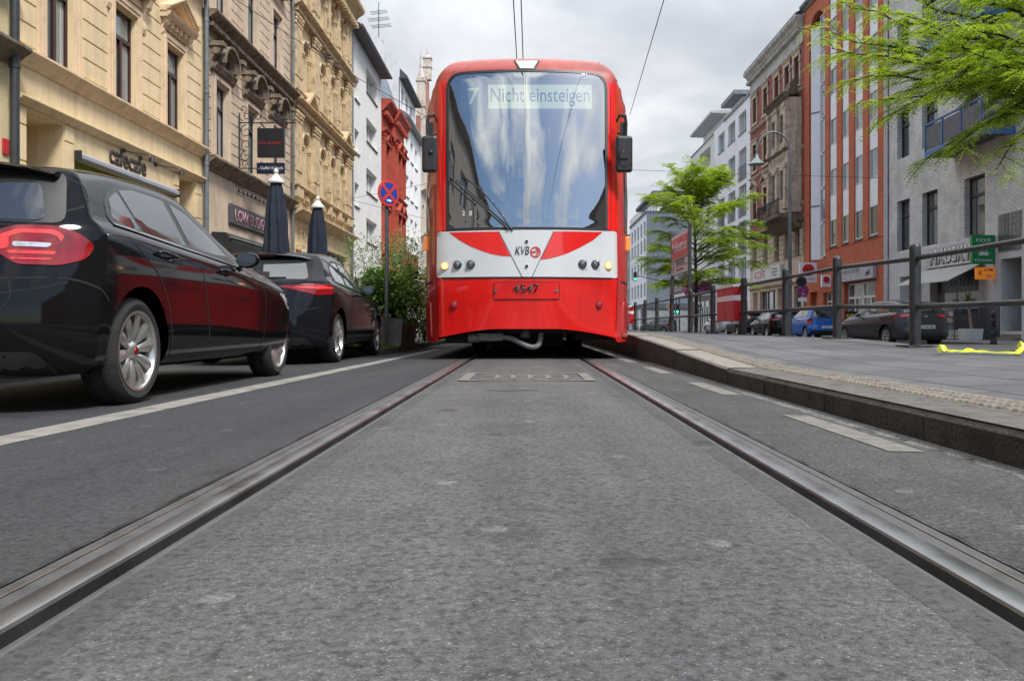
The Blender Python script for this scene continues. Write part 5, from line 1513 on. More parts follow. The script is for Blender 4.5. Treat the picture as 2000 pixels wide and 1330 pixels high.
for fi, (z, h) in enumerate(flo):
    zt = z+h+.62
    for pu in (30.15, 30.6, 32.75, 33.2, 35.15, 36.95, 38.75, 39.35):
        mb = MB(T); mb.box(0, .16, pu-.17, pu+.17, z-.1, zt-.45); mb.box(0, .22, pu-.21, pu+.21, z-.45, z-.05); mb.box(0, .19, pu-.19, pu+.19, z+.5, z+.56)
        foliage_cap(mb, pu, zt, .42, .46, .04)
        mb.build('pilaster', ORD, b)
    for pu in cs:
        mb = MB(T); mb.box(0, .1, pu-.4, pu+.4, z-.5, z-.12); mb.box(0, .14, pu-.28, pu+.28, z-.42, z-.2); mb.build('apron_panel', ORD, b)
    mb = MB(T); relief(mb, U0+.4, U1-.4, zt+.08, zt+.2, .03, 30, fi, .06, .05); mb.build('frieze', ORD, b)
    cornice(T, 'sill_course', ORD, b, U0+.01, U1-.01, z-.0, .14, .26, steps=2)
    cornice(T, 'cornice', ORD, b, U0+.01, U1-.01, zt+.42, .26, .42, .17)
for uc in (37.9, 31.7):
    mb = MB(T)
    for s_ in (-1, 1): mb.prism([(uc+s_*.75, 8.80), (uc, 9.32), (uc, 9.45), (uc+s_*.75, 8.93)], 'x', 0, .4)
    mb.build('pediment', ORD, b)
cornice(T, 'cornice', ORD, b, U0+.01, U1-.01, 4.75, .3, .45); cornice(T, 'roof_cornice', ORD, b, U0+.01, U1-.01, 15.75, .75, .75, .35, w=.0)
mb = MB(T); relief(mb, 30.7, 32.6, 3.75, 4.3, .02, 14, 5, .14, .1); mb.box(0, .12, 30.5, 32.8, 3.3, 3.5); mb.build('door_relief', ORD, b)
mb = MB(T)
for pu in (30.55, 32.75): mb.box(0, .22, pu-.2, pu+.2, 0, 2.8); foliage_cap(mb, pu, 3.3, .45, .5, .12)
mb.build('door_pilasters', ORD, b)
for k in range(5): window(T, -1, b, 34.62+k*.91, 35.51+k*.91, .95, 3.68, FR_RB, PANE, 'H', dep=.2)
mb = MB(T); mb.box(-1.19, -1.1, 31.0, 32.3, .1, 3.2); mb.build('door', mat('door_brown', (.06, .03, .02), rough=.4, var=.3), b)
pipe(b, T, U1+.0, .1, 15.0, .12, .06)
mb = MB(T); mb.prism([(-.1, 15.7), (-3, 17.6), (-9, 17.6), (-11, 15.4), (-11, 15.0), (-.1, 15.0)], 'y', U0+.02, U1-.02); mb.build('roof', SLATE, b)

# ---- left 4: plain pale house
WHT = mat('pale_grey_render', (.70, .69, .66), rough=.9, var=.06, vs=.8, bump=.2, bs=50, streak=.10)
U0, U1 = 39.8, 48.4
b, T = place('plain_house', 'plain pale grey rendered house with recessed windows beside the ornate ochre one', -1, U0, U1)
wide = [(43.9, 47.0, z, z+1.25, .35) for z in (13.05, 10.4, 7.7, 5.0)]; nar = [(40.9, 42.0, z, z+1.15, .35) for z in (11.85, 9.2, 6.5)]
gop = [(40.8, 42.6, .1, 2.9, .3), (43.6, 47.2, .1, 2.9, .3)]
mb = MB(T); facade(mb, U0, U1, 0, 15.0, wide+nar+gop); shell(mb, U0, U1, 0, 15.0); mb.build('wall', WHT, b)
for o in wide: window(T, -1, b, *o[:4], FR_WH, PANE, 'N', dep=.3, sill=STONE_G)
for o in nar: window(T, -1, b, *o[:4], FR_WH, PANE, '', dep=.3, sill=STONE_G)
for o in gop: window(T, -1, b, *o[:4], FR_BK, PANED, 'TM', dep=.25)
mb = MB(T); mb.prism([(.55, 15.0), (.55, 15.12), (.0, 15.45), (-5.5, 19.0), (-11, 15.2), (-11, 15.0)], 'y', U0+.01, U1-.01); rf = mb.build('roof', SLATE, b)
mb = MB(T); mb.tube([(.60, U0, 15.06), (.60, U1, 15.06)], .075, 8); mb.build('gutter', ZINC, rf)
pipe(b, T, U0+.12, .1, 15.0, .1, .06)

# ---- left 5: red painted ornate house with a bay and turret roof
RDH = mat('brick_red_stucco', (.40, .065, .036), rough=.8, var=.14, vs=2, bump=.3, bs=60, streak=.15)
U0, U1 = 48.45, 56.9
b, T = place('red_house', 'narrow brick red painted house with a bay, balcony and steep grey turret roof', -1, U0, U1)
ops = [(49.4, 50.3, z, z+2.0, .3) for z in (5.2, 9.0)]
bay = [(51.8, 52.8, z, z+2.0, .3) for z in (5.3, 9.2)]+[(53.4, 54.4, z, z+2.0, .3) for z in (5.3, 9.2)]
mb = MB(T); facade(mb, U0, U1, 0, 13.2, ops); shell(mb, U0, U1, 0, 13.2)
facade(mb, 51.2, 55.0, 4.6, 13.2, bay, w=.35); 
for u in (51.2, 55.0): mb.quad((0, u, 4.6), (.35, u, 4.6), (.35, u, 13.2), (0, u, 13.2))
mb.quad((0, 51.2, 4.6), (.35, 51.2, 4.6), (.35, 55.0, 4.6), (0, 55.0, 4.6))
mb.build('wall', RDH, b)
for o in ops: window(T, -1, b, *o[:4], FR_BR, PANED, 'TM', dep=.25)
for o in bay: window(T, -1, b, *o[:4], FR_BR, PANED, 'TM', dep=.25, w=.35)
for z in (4.95, 8.6, 12.2):
    cornice(T, 'cornice', RDH, b, U0+.01, 51.15, z, .3, .35, .25); cornice(T, 'cornice', RDH, b, 51.0, 55.2, z, .3, .25, .25, w=.35)
cornice(T, 'roof_cornice', RDH, b, U0+.01, 51.1, 13.9, .7, .6, .35); cornice(T, 'roof_cornice', RDH, b, 50.9, 55.3, 13.9, .7, .4, .35, w=.4)
for z in (5.3, 9.2):
    for pu, w_ in ((48.7, 0), (49.15, 0), (50.6, 0), (51.0, 0), (51.45, .35), (53.1, .35), (54.75, .35)):
        mb = MB(T); mb.box(w_, w_+.16, pu-.13, pu+.13, z-.3, z+2.1); foliage_cap(mb, pu, z+2.45, .34, .4, w_+.03); mb.build('pilaster', RDH, b)
    for a, c, w_ in ((49.2, 50.5, 0), (51.6, 53.0, .35), (53.2, 54.6, .35)):
        mb = MB(T); um = (a+c)/2
        for s_ in (-1, 1): mb.prism([(um+s_*.72, z+2.35), (um, z+2.85), (um, z+2.97), (um+s_*.72, z+2.47)], 'x', w_, w_+.3)
        mb.box(w_, w_+.25, a, c, z+2.22, z+2.34); mb.build('pediment', RDH, b)
mb = MB(T)
for k in range(9): baluster(mb, 50.0+k*.5, 4.0, .8, 1.25, .14)
for k in range(3): baluster(mb, 49.85, 4.0, .8, .3+k*.35, .14)
mb.box(.0, 1.4, 49.7, 54.3, 4.8, 4.98); mb.box(0, 1.4, 49.7, 54.3, 3.75, 4.0)
for pu in (49.85, 52, 54.15): mb.box(1.1, 1.4, pu-.16, pu+.16, 3.9, 5.0)
mb.prism([(0, 3.0), (.5, 3.3), (1.2, 3.72), (0, 3.74)], 'y', 50.4, 50.8); mb.prism([(0, 3.0), (.5, 3.3), (1.2, 3.72), (0, 3.74)], 'y', 53.2, 53.6)
mb.build('balcony', RDH, b)
mb = MB(T)
vs = [(.3, 51.0, 13.9), (.3, 55.0, 13.9), (-3.4, 55.0, 13.9), (-3.4, 51.0, 13.9), (-.5, 52.1, 16.4), (-.5, 53.9, 16.4), (-2.4, 53.9, 16.4), (-2.4, 52.1, 16.4)]
mb.add(vs, [(0,1,5,4),(1,2,6,5),(2,3,7,6),(3,0,4,7),(4,5,6,7)]); mb.box(-1.5, -1.4, 52.9, 53.0, 16.4, 17.1); mb.ball((-1.45, 52.95, 17.15), .12, 5)
mb.build('turret_roof', mat('lead_roof', (.17, .20, .23), rough=.5, metal=.3, var=.2, vs=3), b)
mb = MB(T); mb.prism([(-.1, 13.8), (-3, 15.6), (-11, 13.6), (-11, 13.2), (-.1, 13.2)], 'y', U0+.01, U1-.01); mb.build('roof', SLATE, b)

# ---- left 6: white house with big fire gable
WH2 = mat('white_render', (.80, .80, .79), rough=.9, var=.05, vs=.8, bump=.2, bs=50, streak=.08)
GAB = mat('fire_wall_pinkish', (.62, .60, .60), rough=.9, var=.1, vs=.9, bump=.2, streak=.12)
U0, U1 = 57.0, 66.3
b, T = place('gabled_house', 'white house whose bare pale fire wall rises above the red house', -1, U0, U1)
ops = [(a, a+1.3, z, z+1.5, .25) for a in (58.3, 60.6, 63.0) for z in (12.6, 9.75, 6.9, 4.0)]
mb = MB(T); facade(mb, U0, U1, 0, 15.0, ops); shell(mb, U0, U1, 0, 15.0, top=False); mb.build('wall', WH2, b)
for o in ops: window(T, -1, b, *o[:4], FR_WH, PANE, 'M', dep=.2, sill=STONE_G)
up = [(a, a+1.1, 15.6, 17.3, .2) for a in (58.0, 60.2, 62.4)]
mb = MB(T); facade(mb, U0, U1-1, 15.0, 17.8, up, w=-.3); mb.build('upper_wall', WH2, b)
for o in up: window(T, -1, b, *o[:4], FR_WH, PANE, 'M', dep=.18, w=-.3)
mb = MB(T); mb.prism([(-.3, 15.0), (-.3, 18.6), (-2.7, 21.9), (-11, 21.9), (-11, 15.0)], 'y', U0, U0+.35); mb.build('fire_wall', GAB, b)
mb = MB(T); mb.prism([(.25, 17.8), (.25, 17.95), (-.3, 18.5), (-2.7, 21.75), (-11, 21.75), (-11, 17.8)], 'y', U0+.36, U1-1); mb.build('roof', SLATE, b)
mb = MB(T); mb.prism([(.45, 15.0), (.45, 15.15), (-.29, 15.6), (-.29, 15.0)], 'y', U0+.02, U1); mb.build('eaves', ZINC, b)
mb = MB(T); mb.tube([(-2.0, 58.6, 19.2), (-2.0, 58.6, 23.6)], .035, 5)
for z, l in ((21.8, .9), (22.3, .75), (22.8, .6), (20.6, .35), (20.2, .3)):
    for k in range(3): mb.tube([(-2.0-l, 58.6-.25+.25*k, z), (-2.0+l, 58.6-.25+.25*k, z+.15)], .02, 4)
    mb.tube([(-2, 58.2, z+.08), (-2, 59.0, z+.08)], .02, 4)
mb.build('aerial', ZINC, b)

# ---- left 7: reddish gabled house with pinnacle, and the row beyond
PNK = brick_mat('rose_brick', (.42, .17, .12), (.36, .14, .10), (.4, .33, .27), w=.5, h=.16, grime=.2)
SNS = mat('pale_sandstone', (.6, .52, .44), rough=.85, var=.2, vs=2, bump=.3, streak=.2)
U0, U1 = 66.4, 76
b, T = place('pinnacle_house', 'pale stone and rose brick house with stepped gable and slim pinnacle', -1, U0, U1)
ops = [(a, a+1.1, z, z+2.2, .25) for a in (67.5, 70.5, 73.2) for z in (4.6, 8.3, 12.0)]+[(70.4, 71.8, 16, 18, .25)]
mb = MB(T); facade(mb, U0, U1, 0, 15.5, ops[:9]); shell(mb, U0, U1, 0, 15.5); mb.build('wall', SNS, b)
mb = MB(T); mb.prism([(U0, 15.5), (U0, 17.5), (67.6, 17.5), (67.6, 19), (68.8, 19), (68.8, 20.5), (70.2, 20.5), (70.2, 21.8), (72.2, 21.8), (72.2, 20.5), (73.6, 20.5), (73.6, 19), (74.8, 19), (74.8, 17.5), (U1, 17.5), (U1, 15.5)], 'x', -.4, 0); mb.build('stepped_gable', PNK, b)
for o in ops[:9]: window(T, -1, b, *o[:4], FR_BR, PANED, 'TM', sill=SNS)
for z in (4.2, 8, 11.7, 15.5, 17.5): cornice(T, 'cornice', SNS, b, U0+.01, U1-.01, z, .3, .35)
for u, z0, h in ((66.8, 15.5, 6.9), (75.4, 15.5, 5.5), (71.2, 21.8, 2.6)):
    mb = MB(T); mb.box(-.35, .3, u-.33, u+.33, z0, z0+h*.72); mb.box(-.42, .37, u-.4, u+.4, z0+h*.7, z0+h*.74); mb.box(-.42, .37, u-.4, u+.4, z0+h*.4, z0+h*.44)
    mb.lathe([(.3, 0), (.12, h*.12), (.14, h*.14), (.02, h*.34)], (-.02, u, z0+h*.74), 'z', 8); mb.build('pinnacle', SNS, b)
mb = MB(T); mb.prism([(-.4, 15.5), (-4.0, 20.5), (-8, 20.5), (-11, 15.5)], 'y', U0+.3, U1-.3); mb.build('roof', SLATE, b)
# ------------------------------------------------------------------ right side of the street
GBR = brick_mat('pale_grey_clinker', (.74, .725, .69), (.65, .64, .61), (.30, .29, .275), w=.30, h=.085, ms=.010, bump=.6, grime=.28)
GSM = mat('smooth_grey_band', (.56, .56, .55), rough=.8, var=.08, vs=2, streak=.12)
DGR = mat('dark_blue_grey_tiles', (.045, .055, .07), rough=.35, var=.15)
U0, U1 = 19.0, 37.35
b, T = place('grey_brick_house', 'pale grey brick house with blue balconies above the kiosk', 1, U0, U1)
cols = [(35.3, 36.5), (32.9, 34.2), (29.5, 30.9), (24.2, 25.6), (21, 22.4)]
ops = []
for z, h in ((3.75, 2.2), (7.8, 2.1), (11.85, 2.1), (15.9, 2.1)):
    for a, c in cols: ops.append((a, c, z, z+h, .3))
gops = [(29.9, 33.5, .3, 2.55, .4, 1), (27.3, 28.5, .25, 2.75, .8, 1), (34.0, 36.2, 0, 2.6, .5, 1), (20, 26, .3, 2.6, .3, 1)]
gb = (27.3, 28.6, 3.02, 4.3)
mb = MB(T); facade(mb, U0, U1, 3.66, 20, ops); shell(mb, U0, U1, 0, 20); 
mb.build('wall', GBR, b)
mb = MB(T); facade(mb, U0, U1, -.1, 3.66, gops, w=.012); mb.build('shop_wall', GSM, b)
for o in ops: window(T, 1, b, *o[:4], FR_BK, PANED, 'T', dep=.24, thick=.08, sill=None)
mb = MB(T); mb.box(-.01, .05, gb[0], gb[1], gb[2], gb[3]); gbk = mb.build('glass_block_panel', mat('block_mortar', (.30, .30, .28), rough=.8), b)
GBL = glassy('glass_block', (.075, .085, .08), var=False, rough=.25, refl=.6)
mb = MB(T)
for i in range(6):
    for j in range(6):
        a = gb[0]+.02+i*.214; z = gb[2]+.02+j*.212
        mb.box(.04, .065, a, a+.19, z, z+.19)
mb.build('glass_blocks', GBL, gbk)
mb = MB(T); mb.box(-.79, -.72, 27.35, 28.45, .25, 2.7); dr = mb.build('door', mat('door_near_black', (.012, .016, .025), rough=.35), b)
mb = MB(T); mb.box(-.3, -.28, 27.32, 27.6, .3, 2.7); mb.build('door_side_light', mat('door_blue_light', (.05, .12, .24), rough=.3), dr)
for k in range(3):
    mb = MB(T); mb.box(-.7+.25*k-.25, .05+.0-.05-.25*0 if False else -.05+.28*(2-k)-.2, 27.32, 28.48, -.08+.12*k, -.08+.12*(k+1)); mb.build('step', mat('step_wood_grey', (.20, .17, .14), rough=.8), b)
for q0, q1 in ((28.55, 29.85), (33.55, 33.95)):
    mb = MB(T); mb.box(.014, .035, q0, q1, -.08, 1.2); mb.build('plinth_tiles', DGR, b)
mb = MB(T); mb.box(-.38, -.3, 29.95, 33.45, .3, 2.5); sf = mb.build('shop_front', FR_BK, b)
mb = MB(T); mb.box(-.298, -.29, 30.0, 31.9, .9, 2.45); mb.box(-.298, -.29, 32.0, 33.4, .9, 2.45); mb.build('shop_pane', PANED, sf)
mb = MB(T); mb.box(-.285, -.26, 30.05, 33.4, 1.75, 2.45); bd = mb.build('name_panel', SG_BK, sf)
text_obj('lettering', 'BÜDCHEN', .44, mat('lettering_grey', (.22, .23, .23), rough=.5), bd, T((-.255, 31.9, 1.98)), (0, -1, 0), (0, 0, 1), ext=.01, xs=1.0)
text_obj('lettering', '66', .34, mat('lettering_grey', (.22, .23, .23)), bd, T((-.255, 30.42, 1.80)), (0, -1, 0), (0, 0, 1), ext=.01)
mb = MB(T); mb.box(.02, .05, 34.2, 36.0, 1.2, 1.35) ; mb.build('entrance_trim', GSM, b)
mb = MB(T); mb.quad((-.49, 34.05, 0), (-.49, 36.15, 0), (-.49, 36.15, 2.55), (-.49, 34.05, 2.55)); mb.build('entrance_dark', DGR, b)
pipe(b, T, U1+.02, .0, 19.6, .08, .045, FR_WH)
# blue balconies
BLU = mat('balcony_blue', (.03, .13, .36), rough=.4, var=.08)
BGR = mat('balcony_grey_slats', (.13, .13, .14), rough=.6, var=.15, vs=6)
for zf, lab in ((6.92, 'lower blue framed balcony with grey slats on the grey brick house'), (10.97, 'upper blue framed balcony half hidden in the tree on the grey brick house'), (15.0, 'topmost blue framed balcony of the grey brick house')):
    t = thing('balcony', lab, 'balcony', T((0, 29.6, zf)), 'balconies of the grey brick house')
    mb = MB(T)
    a, c, w_ = 27.7, 31.6, 1.1
    mb.box(0.0, w_, a, c, zf+.1, zf+.16); mb.build('floor_slab', mat('slab_underside', (.10, .095, .09), rough=.8), t)
    mb = MB(T)
    mb.box(w_, w_+.06, a, c, zf-.0, zf+.2); mb.box(0, w_, a-.06, a, zf, zf+.2); mb.box(0, w_, c, c+.06, zf, zf+.2)
    for u in (a, a+1.3, a+2.6, c-.02): mb.box(w_+.002, w_+.062, u-.03, u+.03, zf+.2, zf+1.2)
    mb.box(0.02, .08, a-.055, a-.003, zf+.2, zf+1.2)
    mb.box(w_-.01, w_+.07, a-.06, c+.06, zf+1.2, zf+1.26); mb.box(0, w_-.01, a-.06, a, zf+1.2, zf+1.26); mb.box(0, w_-.01, c, c+.06, zf+1.2, zf+1.26)
    mb.build('frame', BLU, t)
    mb = MB(T)
    k = a+.06
    while k < c-.08: mb.box(w_+.012, w_+.034, k, k+.075, zf+.24, zf+1.12); k += .09
    k = .1
    while k < w_-.1: mb.box(k, k+.075, a-.038, a-.016, zf+.24, zf+1.12); k += .09
    mb.build('slats', BGR, t)
# kiosk awning, signs
aw = thing('awning', 'pale sloping awning with graffiti letters on its fascia over the kiosk window', 'awning', T((0, 31.6, 3.1)))
mb = MB(T); mb.add([(.02, 29.5, 2.75), (.02, 33.7, 2.75), (1.35, 33.7, 2.08), (1.35, 29.5, 2.08), (.02, 29.5, 2.72), (.02, 33.7, 2.72), (1.35, 33.7, 2.05), (1.35, 29.5, 2.05)], [(0,1,2,3),(7,6,5,4),(0,3,7,4),(1,5,6,2),(2,6,7,3)]); mb.build('canvas', mat('awning_canvas', (.40, .39, .36), rough=.8, var=.12, vs=2), aw)
mb = MB(T); mb.box(.014, .12, 29.55, 33.75, 2.78, 3.58); fc = mb.build('fascia', mat('fascia_pale', (.50, .50, .49), rough=.6, var=.08), aw)
text_obj('graffiti', 'HKUSKY', .80, FR_WH, fc, T((.125, 31.75, 2.92)), (0, -1, 0), (0, 0, 1), ext=.004, xs=1.02, bold=.02)
for du, dz in ((-.035, 0), (.035, 0), (0, -.03), (0, .03), (-.06, -.04)): text_obj('graffiti_outline', 'HKUSKY', .80, SG_BK, fc, T((.121, 31.75+du, 2.92+dz)), (0, -1, 0), (0, 0, 1), ext=.002, xs=1.02, bold=.02)
ks = thing('kiosk_sign', 'green KIOSK box sign with a white leaf emblem projecting over the kiosk', 'sign', T((.4, 28.9, 3.1)))
GRN = mat('sign_green', (.005, .20, .055), rough=.35, var=.05)
mb = MB(T); mb.box(.02, .82, 28.84, 29.0, 2.62, 3.64); mb.build('box', GRN, ks, bevel=.01)
text_obj('lettering', '·KIOSK·', .19, FR_WH, ks, T((.42, 28.835, 3.38)), (1, 0, 0), (0, 0, 1), ext=.004, bold=.004)
text_obj('lettering', 'Herbielan', .155, FR_WH, ks, T((.42, 28.835, 2.70)), (1, 0, 0), (0, 0, 1), ext=.004, bold=.003)
mb = MB(T)
for a_, l in ((0, .17), (32, .24), (-32, .24), (62, .26), (-62, .26), (88, .2), (-88, .2)):
    s_, c_ = math.sin(R(a_)), math.cos(R(a_)); cx, cz = .42, 2.93
    tip = (cx+s_*l, cz+c_*l*.8); md_ = (cx+s_*l*.5, cz+c_*l*.4)
    mb.prism([(cx, cz), (md_[0]+c_*.03, md_[1]-s_*.03), tip, (md_[0]-c_*.03, md_[1]+s_*.03)], 'y', 28.826, 28.834)
mb.build('leaf_emblem', FR_WH, ks)
at = thing('cash_machine_sign', 'small orange ATM box sign below the green kiosk sign', 'sign', T((.35, 28.9, 2.3)))
mb = MB(T); mb.box(.02, .66, 28.85, 28.98, 2.08, 2.50); mb.build('box', mat('sign_orange', (.75, .22, .015), rough=.4, var=.08, emit=.15), at, bevel=.01)
text_obj('lettering', 'ATM', .15, INK, at, T((.24, 28.845, 2.36)), (1, 0, 0), (0, 0, 1), ext=.003, bold=.006)
text_obj('lettering', 'EC', .17, PLB, at, T((.20, 28.845, 2.14)), (1, 0, 0), (0, 0, 1), ext=.003, bold=.01)
text_obj('lettering', '€', .2, mat('sign_dkred', (.4, .02, .05), rough=.5), at, T((.53, 28.845, 2.22)), (1, 0, 0), (0, 0, 1), ext=.003, bold=.01)
# palm in a white pot, post, news rack, waste bin
pp = thing('potted_palm', 'yucca palm with bare leaning trunk in a white box pot beside the kiosk', 'plant', (15.85, 29.2, -.06))
mb = MB(); mb.prism([(15.55, -.06), (16.1, -.06), (16.14, .34), (15.5, .34)], 'y', 28.95, 29.45); mb.build('pot', FR_WH, pp)
mb = MB(); mb.tube([(15.85, 29.2, .3), (15.80, 29.2, .8), (15.72, 29.2, 1.25)], [.06, .05, .04], 8); mb.build('trunk', mat('yucca_bark', (.30, .22, .14), rough=.9, bump=.4), pp, smooth=50)
mb = MB(); rg = random.Random(3)
for k in range(46):
    a = rg.uniform(0, 6.28); e = rg.uniform(-.3, 1.3); L = rg.uniform(.35, .6); c = Vector((15.72, 29.2, 1.22+rg.uniform(-.06, .12)))
    d = Vector((math.cos(a)*math.cos(e), math.sin(a)*math.cos(e), math.sin(e))); sd_ = d.cross(Vector((0, 0, 1))).normalized()*.022
    m_ = c+d*L*.55; tip = c+d*L+Vector((0, 0, -.2*L))
    mb.add([c-sd_*.6, c+sd_*.6, m_+sd_, m_-sd_, tip], [(0, 1, 2, 3), (3, 2, 4)])
mb.build('leaves', mat('yucca_leaf', (.10, .17, .035), rough=.5, var=.3), pp)
bo = thing('bollard', 'black ribbed cast bollard on the paved corner near the yellow tape', 'bollard', (13.05, 22.9, -.09))
mb = MB(); mb.lathe([(.085, 0), (.085, .12), (.065, .16), (.06, .3), (.075, .32), (.06, .34), (.055, .62), (.07, .64), (.07, .68), (.052, .70), (.05, .82), (.065, .84), (.06, .9), (.03, .94), (.001, .95)], (13.05, 22.9, -.09), 'z', 14); mb.build('post', BLACKP, bo, smooth=40)
nr = thing('newspaper_rack', 'wire newspaper rack with magazines before the kiosk window', 'rack', (15.9, 30.6, -.06))
mb = MB()
for k in range(5): mb.box(15.75, 16.1, 30.2, 31.2, .05+.24*k, .07+.24*k)
for u in (30.2, 31.2): mb.box(15.75, 15.78, u-.01, u+.01, -.06, 1.3)
mb.build('frame', ZINC, nr)
for k in range(5):
    for j in range(3):
        mb = MB(); mb.box(15.72, 15.74, 30.24+.32*j, 30.52+.32*j, .08+.24*k, .26+.24*k)
        mb.build('magazine', mat('magazine_%s' % 'abc'[(j+k) % 3], [(.4, .4, .42), (.1, .15, .25), (.35, .25, .12)][(j+k) % 3], rough=.5, var=.4, vs=9), nr)
wb = thing('waste_bin', 'slim grey metal waste bin by the kiosk newspaper rack', 'bin', (15.0, 29.9, -.06))
mb = MB(); mb.lathe([(.001, 0), (.15, 0), (.16, .62), (.17, .64), (.001, .7)], (15.0, 29.9, -.06), 'z', 14); mb.build('drum', ZINC, wb, smooth=40)

# ---- red brick house
RBR = brick_mat('orange_red_brick', (.58, .14, .06), (.47, .105, .048), (.30, .16, .11), w=.26, h=.083, ms=.009, bump=.5, grime=.18)
PNL = mat('white_panel', (.8, .81, .82), rough=.45, var=.04, vs=2)
U0, U1 = 37.42, 48.75
b, T = place('red_brick_house', 'orange red brick house with tall white window strips and a glazed oriel', 1, U0, U1)
strips = [(38.5, 39.5), (40.2, 41.2), (41.95, 42.85), (43.6, 44.6)]
sops = [(a, c, 4.75, 18.4, .07) for a, c in strips]
oriel = (45.3, 47.9)
gops = [(38.8, 42.6, 0, 2.65, .3), (43.6, 45.6, .6, 2.3, .3), (46.5, 47.7, 0, 2.4, .3, 1)]
mb = MB(T); facade(mb, U0, U1, -.1, 19.1, sops+[(oriel[0], oriel[1], 4.2, 18.3, .3)]+gops); shell(mb, U0, U1, 0, 19.1)
arch_infill(mb, oriel[0], oriel[1], 18.3, .3); mb.build('wall', RBR, b)
# brick piers stand slightly proud
for a, c in ((39.5, 40.2), (41.2, 41.95), (42.85, 43.6), (44.6, 45.3), (37.45, 38.5)):
    mb = MB(T); mb.box(-.01, .03 if a > 38 else .02, a+.02, c-.02, 4.6, 19.1); mb.build('brick_pier', RBR, b)
for i, (a, c) in enumerate(strips):
    for k in range(5):
        z0 = 4.78+2.72*k; 
        window(T, 1, b, a, c, z0, z0+1.42, FR_WH, PANEB if k == 0 else PANE, '', dep=.06, thick=.06)
        mb = MB(T); mb.box(-.068, -.03, a+.005, c-.005, z0+1.42, z0+2.70)
        mb.box(-.03, -.02, a+.01, c-.01, z0+2.05, z0+2.07); mb.build('spandrel_panel', PNL, b)
    mb = MB(T); mb.box(-.06, .08, a-.03, c+.03, 4.68, 4.75); mb.build('sill', STONE_G, b)
mb = MB(T)
# prismatic white oriel
vs = [(-.2, 46.15, 4.2), (.28, 46.75, 4.2), (-.2, 47.6, 4.2), (-.2, 46.15, 17.4), (.28, 46.75, 17.4), (-.2, 47.6, 17.4)]
mb.add(vs, [(0, 1, 4, 3), (1, 2, 5, 4), (3, 4, 5), (0, 2, 1)]); ori = mb.build('oriel', PNL, b)
mb = MB(T)
for z in (7.2, 12.5): mb.add([(-.2, 46.12, z), (.31, 46.75, z), (-.2, 47.63, z), (-.2, 46.12, z+.08), (.31, 46.75, z+.08), (-.2, 47.63, z+.08)], [(0,1,4,3),(1,2,5,4),(3,4,5),(0,2,1)])
mb.build('oriel_band', ZINC, ori)
for k in range(7):
    z0 = 4.3+1.95*k; window(T, 1, b, 45.32, 46.14, z0, z0+1.85, FR_WH, PANE, '', dep=.05, thick=.05)
cornice(T, 'roof_edge', ZINC, b, U0+.01, U1-.01, 19.4, .35, .3, steps=2)
for k in range(2): window(T, 1, b, 38.82+k*1.9, 40.70+k*1.9, .15, 2.62, FR_WH, PANED, 'TM', dep=.25, thick=.09)
window(T, 1, b, 43.6, 45.6, .6, 2.3, FR_WH, PANED, 'TN', dep=.25, thick=.08)
pipe(b, T, U0+.05, 0, 19, .12, .045, FR_WH)
t = thing('shop_fascia', 'long pale shop fascia with faint grey lettering on the red brick wall', 'sign', T((.1, 40.8, 3.1)))
mb = MB(T); mb.box(.012, .2, 38.6, 42.9, 2.72, 3.45); mb.build('board', mat('fascia_grey', (.42, .42, .42), rough=.6, var=.1), t)
text_obj('lettering', 'BACKCENTER', .30, mat('letter_mid_grey', (.09, .09, .09), rough=.6), t, T((.202, 41.2, 3.08)), (0, -1, 0), (0, 0, 1), ext=.004, xs=1.1)
mb = MB(T)
for k in range(3): mb.tube([(.205, 39.2+.15*k, 2.85), (.205, 39.1+.15*k, 3.05), (.205, 38.95+.15*k, 2.9), (.205, 38.9+.1*k, 3.15)], .012, 4)
mb.build('scribble', INK, t)
for u, w0, w1, z0, z1, lab in ((46.0, .25, 1.2, 2.87, 4.0, 'large white box sign with a red disc projecting from the red brick wall'), (44.2, .12, .62, 2.55, 3.2, 'smaller white box sign with a red disc beside the shop fascia')):
    t = thing('disc_sign', lab, 'sign', T((w0, u, z0)), 'red disc signs')
    mb = MB(T); mb.box(w0, w1, u-.1, u+.1, z0, z1); mb.build('box', PNL, t, bevel=.01)
    cx = (w0+w1)/2; r_ = (w1-w0)*.36; cz = z1-r_-.08
    mb = MB(T); mb.lathe([(.001, -.012), (r_, -.010), (r_, 0)], (cx, u-.1, cz), 'y', 24); mb.build('red_disc', mat('disc_red', (.62, .02, .025), rough=.4, var=.05), t)
    mb = MB(T); mb.box(cx-r_*.6, cx+r_*.6, u-.118, u-.112, cz-.05, cz-.015); mb.box(cx-r_*.5, cx-r_*.2, u-.118, u-.112, cz+.02, cz+.1); mb.box(cx+r_*.2, cx+r_*.5, u-.118, u-.112, cz+.02, cz+.1)
    mb.build('disc_mark', INK, t)
    text_obj('lettering', 'SUG TRÜE', (w1-w0)*.17, mat('letter_mid_grey', (.09, .09, .09)), t, T((cx, u-.104, z0+.16)), (1, 0, 0), (0, 0, 1), ext=.003)
t = thing('price_board', 'black board with yellow squares standing by the red brick shop door', 'sign', (15.6, 39.6, -.06))
mb = MB(); mb.box(15.35, 15.95, 39.55, 39.62, -.05, 1.15); mb.build('board', SG_BK, t)
mb = MB()
for i in range(3):
    for j in range(4): mb.box(15.42+.18*i, 15.55+.18*i, 39.535, 39.548, .1+.25*j, .27+.25*j)
mb.build('yellow_squares', mat('board_yellow', (.65, .40, .03), rough=.5), t)

